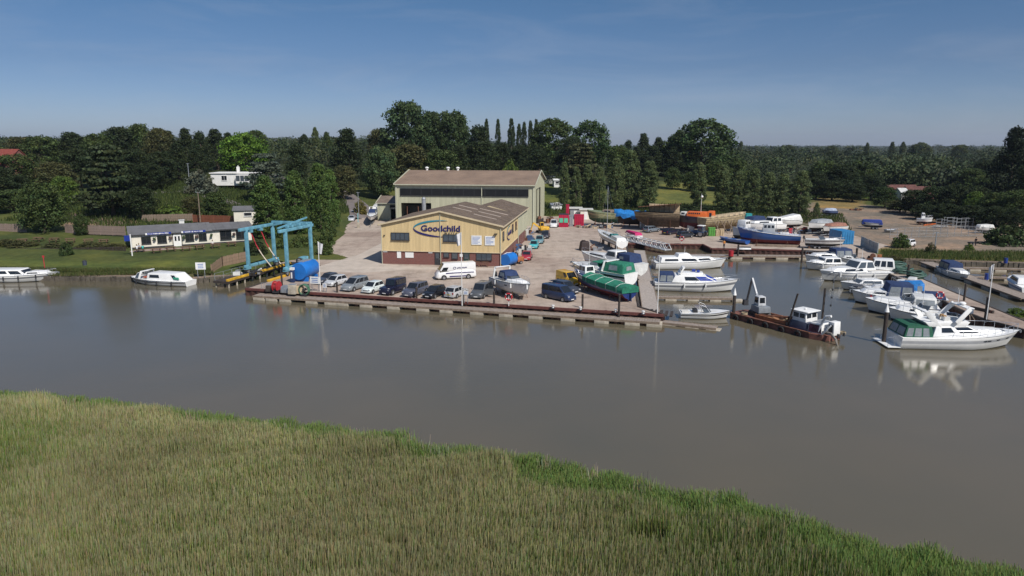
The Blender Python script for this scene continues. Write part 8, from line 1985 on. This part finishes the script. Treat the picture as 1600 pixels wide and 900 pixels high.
skip('crimson container with two mint green panels by the poplars', 873, 888, 355, 3.1, RB, panel=(TG, TG)); skip('narrow grey cabinet between the two crimson containers', 889, 895, 354, 2.6, GALV); skip('crimson container with white emblem by the poplars', 897, 912, 354, 2.8, RB); skip('heap of crates behind the crimson containers', 884, 889, 348, 4.6, RB, dep=1.2)
skip('bright blue corrugated shipping container at the jetty head', 1314, 1334, 382, 2.6, M('container_blue', (.03, .20, .42), .5, 0, .2, 1), name='shipping_container', dep=5.0, rz=R(4)); skip('turquoise box crate behind the workboat', 1165, 1174, 352, 2.8, M('turquoise_paint', (.03, .34, .36), .5, 0, .15), dep=1.5, name='box_crate', cat='crate'); skip('lime green cabinet behind the tractor', 1107, 1117, 369, 1.8, M('lime_green', (.10, .32, .06), .5, 0, .2), dep=1.2, name='green_cabinet', cat='cabinet')
for u0, u1, v, h, lab in [(1118, 1124, 369, 1.3, 'tan wooden crate next to the lime green cabinet'), (1125, 1131, 368.5, 1.4, 'tan wooden crate farther from the lime green cabinet'), (1000, 1008, 357, 1.7, 'white box under the timber hull'), (1074, 1084, 362, 1.4, 'pale grey box behind the dark hatchback')]: skip(lab, u0, u1, v, h, PALEWOOD if 'tan' in lab else GEL2, 'wooden_crate', 1.2, cat='crate')
# ---- heaps of yard gear
def heap(label, u, v, w, h, n_, cols, name='scrap_heap', dep=1.6):
    p = G(u, v); t_ = thing(name, label, 'heap', p, 0); r = random.Random(u * 7 + v)
    for i in range(n_):
        m = MB(); s = r.uniform(.25, .7); x, y_, z_ = r.uniform(-w / 2, w / 2), r.uniform(0, dep), r.uniform(0, h * .75)
        if r.random() < .35: m.cyl((x - s, y_, z_ + .12), (x + s, y_ + r.uniform(-.5, .5), z_ + r.uniform(.1, .7)), r.uniform(.05, .16), n=7)
        else: m.box((x, y_, z_ / 2 + s * .25), (s * r.uniform(.8, 1.8), s, z_ + s * .5), r.uniform(-.5, .5))
        m.build('scrap_piece', cols[r.randrange(len(cols))], t_)
GRY = [GALV, GEL2, DARK, TIMBER, M('dull_blue', (.06, .12, .25), .6, 0, .2), RUST]
heap('pile of frames and pallets along the office side wall', 818, 398, 2.6, 2.2, 26, GRY); heap('stack of grey frames against the sage shed corner', 824, 376, 2.6, 3.0, 26, GRY); heap('jumble of gear on the ground before the green striped hull', 935, 357, 7, .9, 30, GRY + [PALEWOOD]); heap('scrap around the sailing yacht stands', 960, 375, 5, .8, 20, GRY); heap('clutter of engines and boxes behind the sleek speedboat', 1240, 366, 7, 2.0, 44, GRY + [REDM, GEL2]); heap('rubbish below the white wrapped boat', 1272, 363, 6, 1.4, 34, GRY + [GEL2]); heap('dark junk beside the shed gable', 852, 349, 5, 2.0, 22, [DARK, RUST, TIMBERD]); heap('timber lengths stacked by the crimson containers', 918, 356, 4.5, .5, 16, [GALV, TIMBER, PALEWOOD]); heap('odd gear on the ground at the boat hoist', 462, 424, 3, .8, 14, [DARK, RUST, GALV]); heap('tackle heap under the hoist left leg', 384, 431, 4, .7, 16, [GEL2, DARK, GALV]); heap('small dark scraps at the dry grass edge', 1343, 330, 4, .7, 10, [DARK, RUST])
heap('dark planks and drums left of the sailing yacht', 926, 392, 3.2, .7, 16, [TIMBERD, GALV, RUST])
# dark mooring block
p = G(913, 391); t_ = thing('covered_machine', 'black tarpaulined machine standing alone on the yard', 'machine', p, R(8)); m = MB(); m.hexa(*house(-.95, .95, -.7, .8, .9, .9, .7, .7, 0, 1.75)); m.build('tarpaulin', M('black_tarp', (.035, .022, .02), .7, 0, .3, 2, .6, 4), t_, bevel=.18, seg=3); m = MB(); m.box((-.2, -.1, 1.85), (.7, .9, .25)); m.build('top_bulge', MATS['black_tarp'], t_, bevel=.08)
# blue barrel and pump beside the office corner
p = G(789, 417); t_ = thing('blue_barrel_tank', 'bright blue cylinder tank lying at the office corner', 'tank', p, R(60)); m = MB(); m.cyl((0, 0, 1.15), (2.6, 0, 1.15), 1.0, n=22); m.build('cylinder', M('bright_blue_paint', (0.015, 0.16, 0.52)), t_, smooth=True, angle=50)
for x in (.5, 2.1): m = MB(); m.box((x, 0, .15), (.3, 1.6, .3)); m.build('cradle_foot', DARK, t_)
m = MB(); m.tube([(0, .3, 2.05), (1.0, .2, 2.25), (2.4, .1, 2.1)], .05, 6); m.build('pipe', WHITE, t_)
p = G(812, 412); t_ = thing('mobile_pump', 'rusty orange pump trolley beside the blue cylinder', 'pump', p, R(30)); m = MB(); m.box((0, 0, .8), (1.2, .8, .8)); m.build('pump_body', M('orange_rust', (.36, .13, .05)), t_, bevel=.06); m = MB(); m.cyl((-.4, 0, 1.2), (-.4, 0, 1.9), .12, n=8); m.build('filter', DARK, t_); m = MB(); m.bar((.6, 0, .5), (1.5, 0, .3), .08); m.build('tow_bar', DARK, t_); wheels(t_, (0,), .55, .28, .16)
# bench outside the office
for i, x in enumerate((16.6, 18.0)):
    p = of.location + Matrix.Rotation(R(-8), 3, 'Z') @ Vector((x, -.75, 0)); t_ = thing('wooden_bench', 'dark bench under the office window, %s' % ('nearer the door' if i == 0 else 'nearer the corner'), 'bench', p, R(-8), 'office benches')
    for k in range(3): m = MB(); m.box((0, -.15 + k * .15, .44), (1.2, .12, .04)); m.build('seat_slat', PW, t_)
    for k in range(2): m = MB(); m.box((0, .28, .62 + k * .18), (1.2, .04, .12)); m.build('back_slat', PW, t_)
    for s in (-.5, .5): m = MB(); m.box((s, 0, .22), (.07, .4, .44)); m.box((s, .26, .45), (.07, .06, .85)); m.build('leg', PW, t_)
# compound fence
a, b = G(1390, 372, .05), G(1545, 368, .05); t_ = thing('wire_fence', 'wire mesh fence with steel posts across the gravel compound', 'fence')
k = 14
for i in range(k + 1):
    p = a.lerp(b, i / k); m = MB(); m.cyl((p.x, p.y, -.1), (p.x, p.y, 2.3), .045, n=6); m.build('fence_post', GALV, t_)
m = MB()
for zz in (.15, .8, 1.5, 2.2): m.tube([Vector((a.x, a.y, zz)), Vector((b.x, b.y, zz))], .018, 4)
for i in range(k * 8):
    p = a.lerp(b, (i + .5) / (k * 8)); m.cyl((p.x, p.y, .15), (p.x, p.y, 2.2), .008, n=3)
m.build('wire_mesh', GALV, t_)['kind'] = 'stuff'
for i, (u, v) in enumerate([(1484, 356), (1497, 358), (1510, 357), (1470, 359)]):
    p = G(u, v, .05); t_ = thing('masting_frame', 'tall steel storage frame in the compound, %s in the row' % ['second', 'third', 'last', 'first'][i], 'frame', p, R(10 * i), 'compound storage frames')
    for x in (-1.2, 1.2):
        for y_ in (-.6, .6): m = MB(); m.bar((x, y_, 0), (x, y_, 2.6), .08); m.build('upright', GALV, t_)
    for z_ in (.8, 1.7, 2.5): m = MB(); m.bar((-1.2, -.6, z_), (1.2, -.6, z_), .07); m.bar((-1.2, .6, z_), (1.2, .6, z_), .07); m.build('beam', GALV, t_)
p = G(1517, 383, .1); t_ = thing('hand_cart', 'small dark cart beside the walking person in the compound', 'cart', p, R(20)); m = MB(); m.box((0, 0, .5), (1.2, .7, .3)); m.build('tray', DARK, t_); wheels(t_, (0,), .45, .22, .1); m = MB(); m.bar((.6, 0, .5), (1.2, 0, 1.0), .05); m.build('handle', DARK, t_)
# bare pale limbs of the old tree behind the shed
# lawn tussocks and verge weeds, one mass of blades each
def tufts(name, label, poly, n_, h0, h1, cols, wid=.05):
    xs, ys = [p[0] for p in poly], [p[1] for p in poly]; x = RNG.uniform(min(xs), max(xs), n_); y_ = RNG.uniform(min(ys), max(ys), n_); d = polydist(x, y_, poly); dy = polydist(x, y_, [xy(v) for v in YARD]); kk = (d > 0) & (dy < 0); x, y_ = x[kk], y_[kk]
    z_ = np.array([zgrid(a, b) for a, b in zip(x, y_)]) - .06
    c = np.array(cols)[RNG.integers(0, len(cols), len(x))] * RNG.uniform(.75, 1.25, (len(x), 1)); V, cc = blades(x, y_, z_, RNG.uniform(h0, h1, len(x)), RNG.uniform(wid * .6, wid * 1.6, len(x)), RNG.uniform(.1, .5, len(x)), c)
    o = link(name, quadmesh(name, V, cc, mat=REEDM)); o['kind'] = 'stuff'; o['label'] = label
tufts('bank_grass', 'rough grass along the left river bank', [xy(G(-40, 433, -.3)), xy(G(335, 432, -.3)), xy(G(330, 424, 0)), xy(G(-40, 424, 0))], 26000, .12, .5, [(.10, .13, .035), (.16, .15, .06), (.07, .11, .03)])
tufts('verge_grass', 'rough weeds on the bank of the second basin', [xy(G(1380, 403)), xy(G(1600, 408)), (130, 128), (130, 134), xy(G(1600, 395)), xy(G(1430, 393)), xy(G(1375, 392))], 26000, .2, .8, [(.10, .14, .035), (.16, .15, .06), (.06, .10, .025)], .07)
tufts('jetty_weeds', 'weeds sprouting on the right jetty near the flagpole', [xy(G(1500, 482)), xy(G(1520, 474)), xy(G(1612, 505)), xy(G(1604, 512))], 3000, .1, .5, [(.10, .15, .035), (.15, .15, .06)], .06) if False else None
tufts('slope_scrub', 'rough scrub and grass on the slope behind the inn', [(-120, 165), (-50, 150), (-46, 200), (-60, 250), (-130, 250)], 42000, .3, 1.1, [(.06, .09, .025), (.09, .12, .03), (.04, .06, .02)], .16)
tufts('field_edge_scrub', 'rough grass behind the yard below the poplars', [(8, 201), (44, 206.5), (72, 197), (80, 165), (96, 205), (60, 235), (10, 235)], 30000, .3, 1.0, [(.06, .09, .025), (.10, .12, .035), (.04, .06, .02)], .16)
# ================================================================ AIR
hz = bpy.data.materials.new('thin_summer_haze'); hz.use_nodes = True
t = hz.node_tree; t.nodes.clear(); o_ = t.nodes.new('ShaderNodeOutputMaterial'); v_ = t.nodes.new('ShaderNodeVolumePrincipled')
v_.inputs['Color'].default_value = (.72, .82, 1.0, 1); v_.inputs['Density'].default_value = 0.00007; v_.inputs['Anisotropy'].default_value = .2
t.links.new(v_.outputs[0], o_.inputs['Volume'])
b = MB(); b.box((0, 4300, 60), (12600, 9000, 130)); ho = b.build('haze', hz); ho['kind'] = 'stuff'; ho['label'] = 'thin summer haze'
sc.cycles.volume_bounces = 0; sc.cycles.volume_step_rate = 5; sc.cycles.volume_max_steps = 64
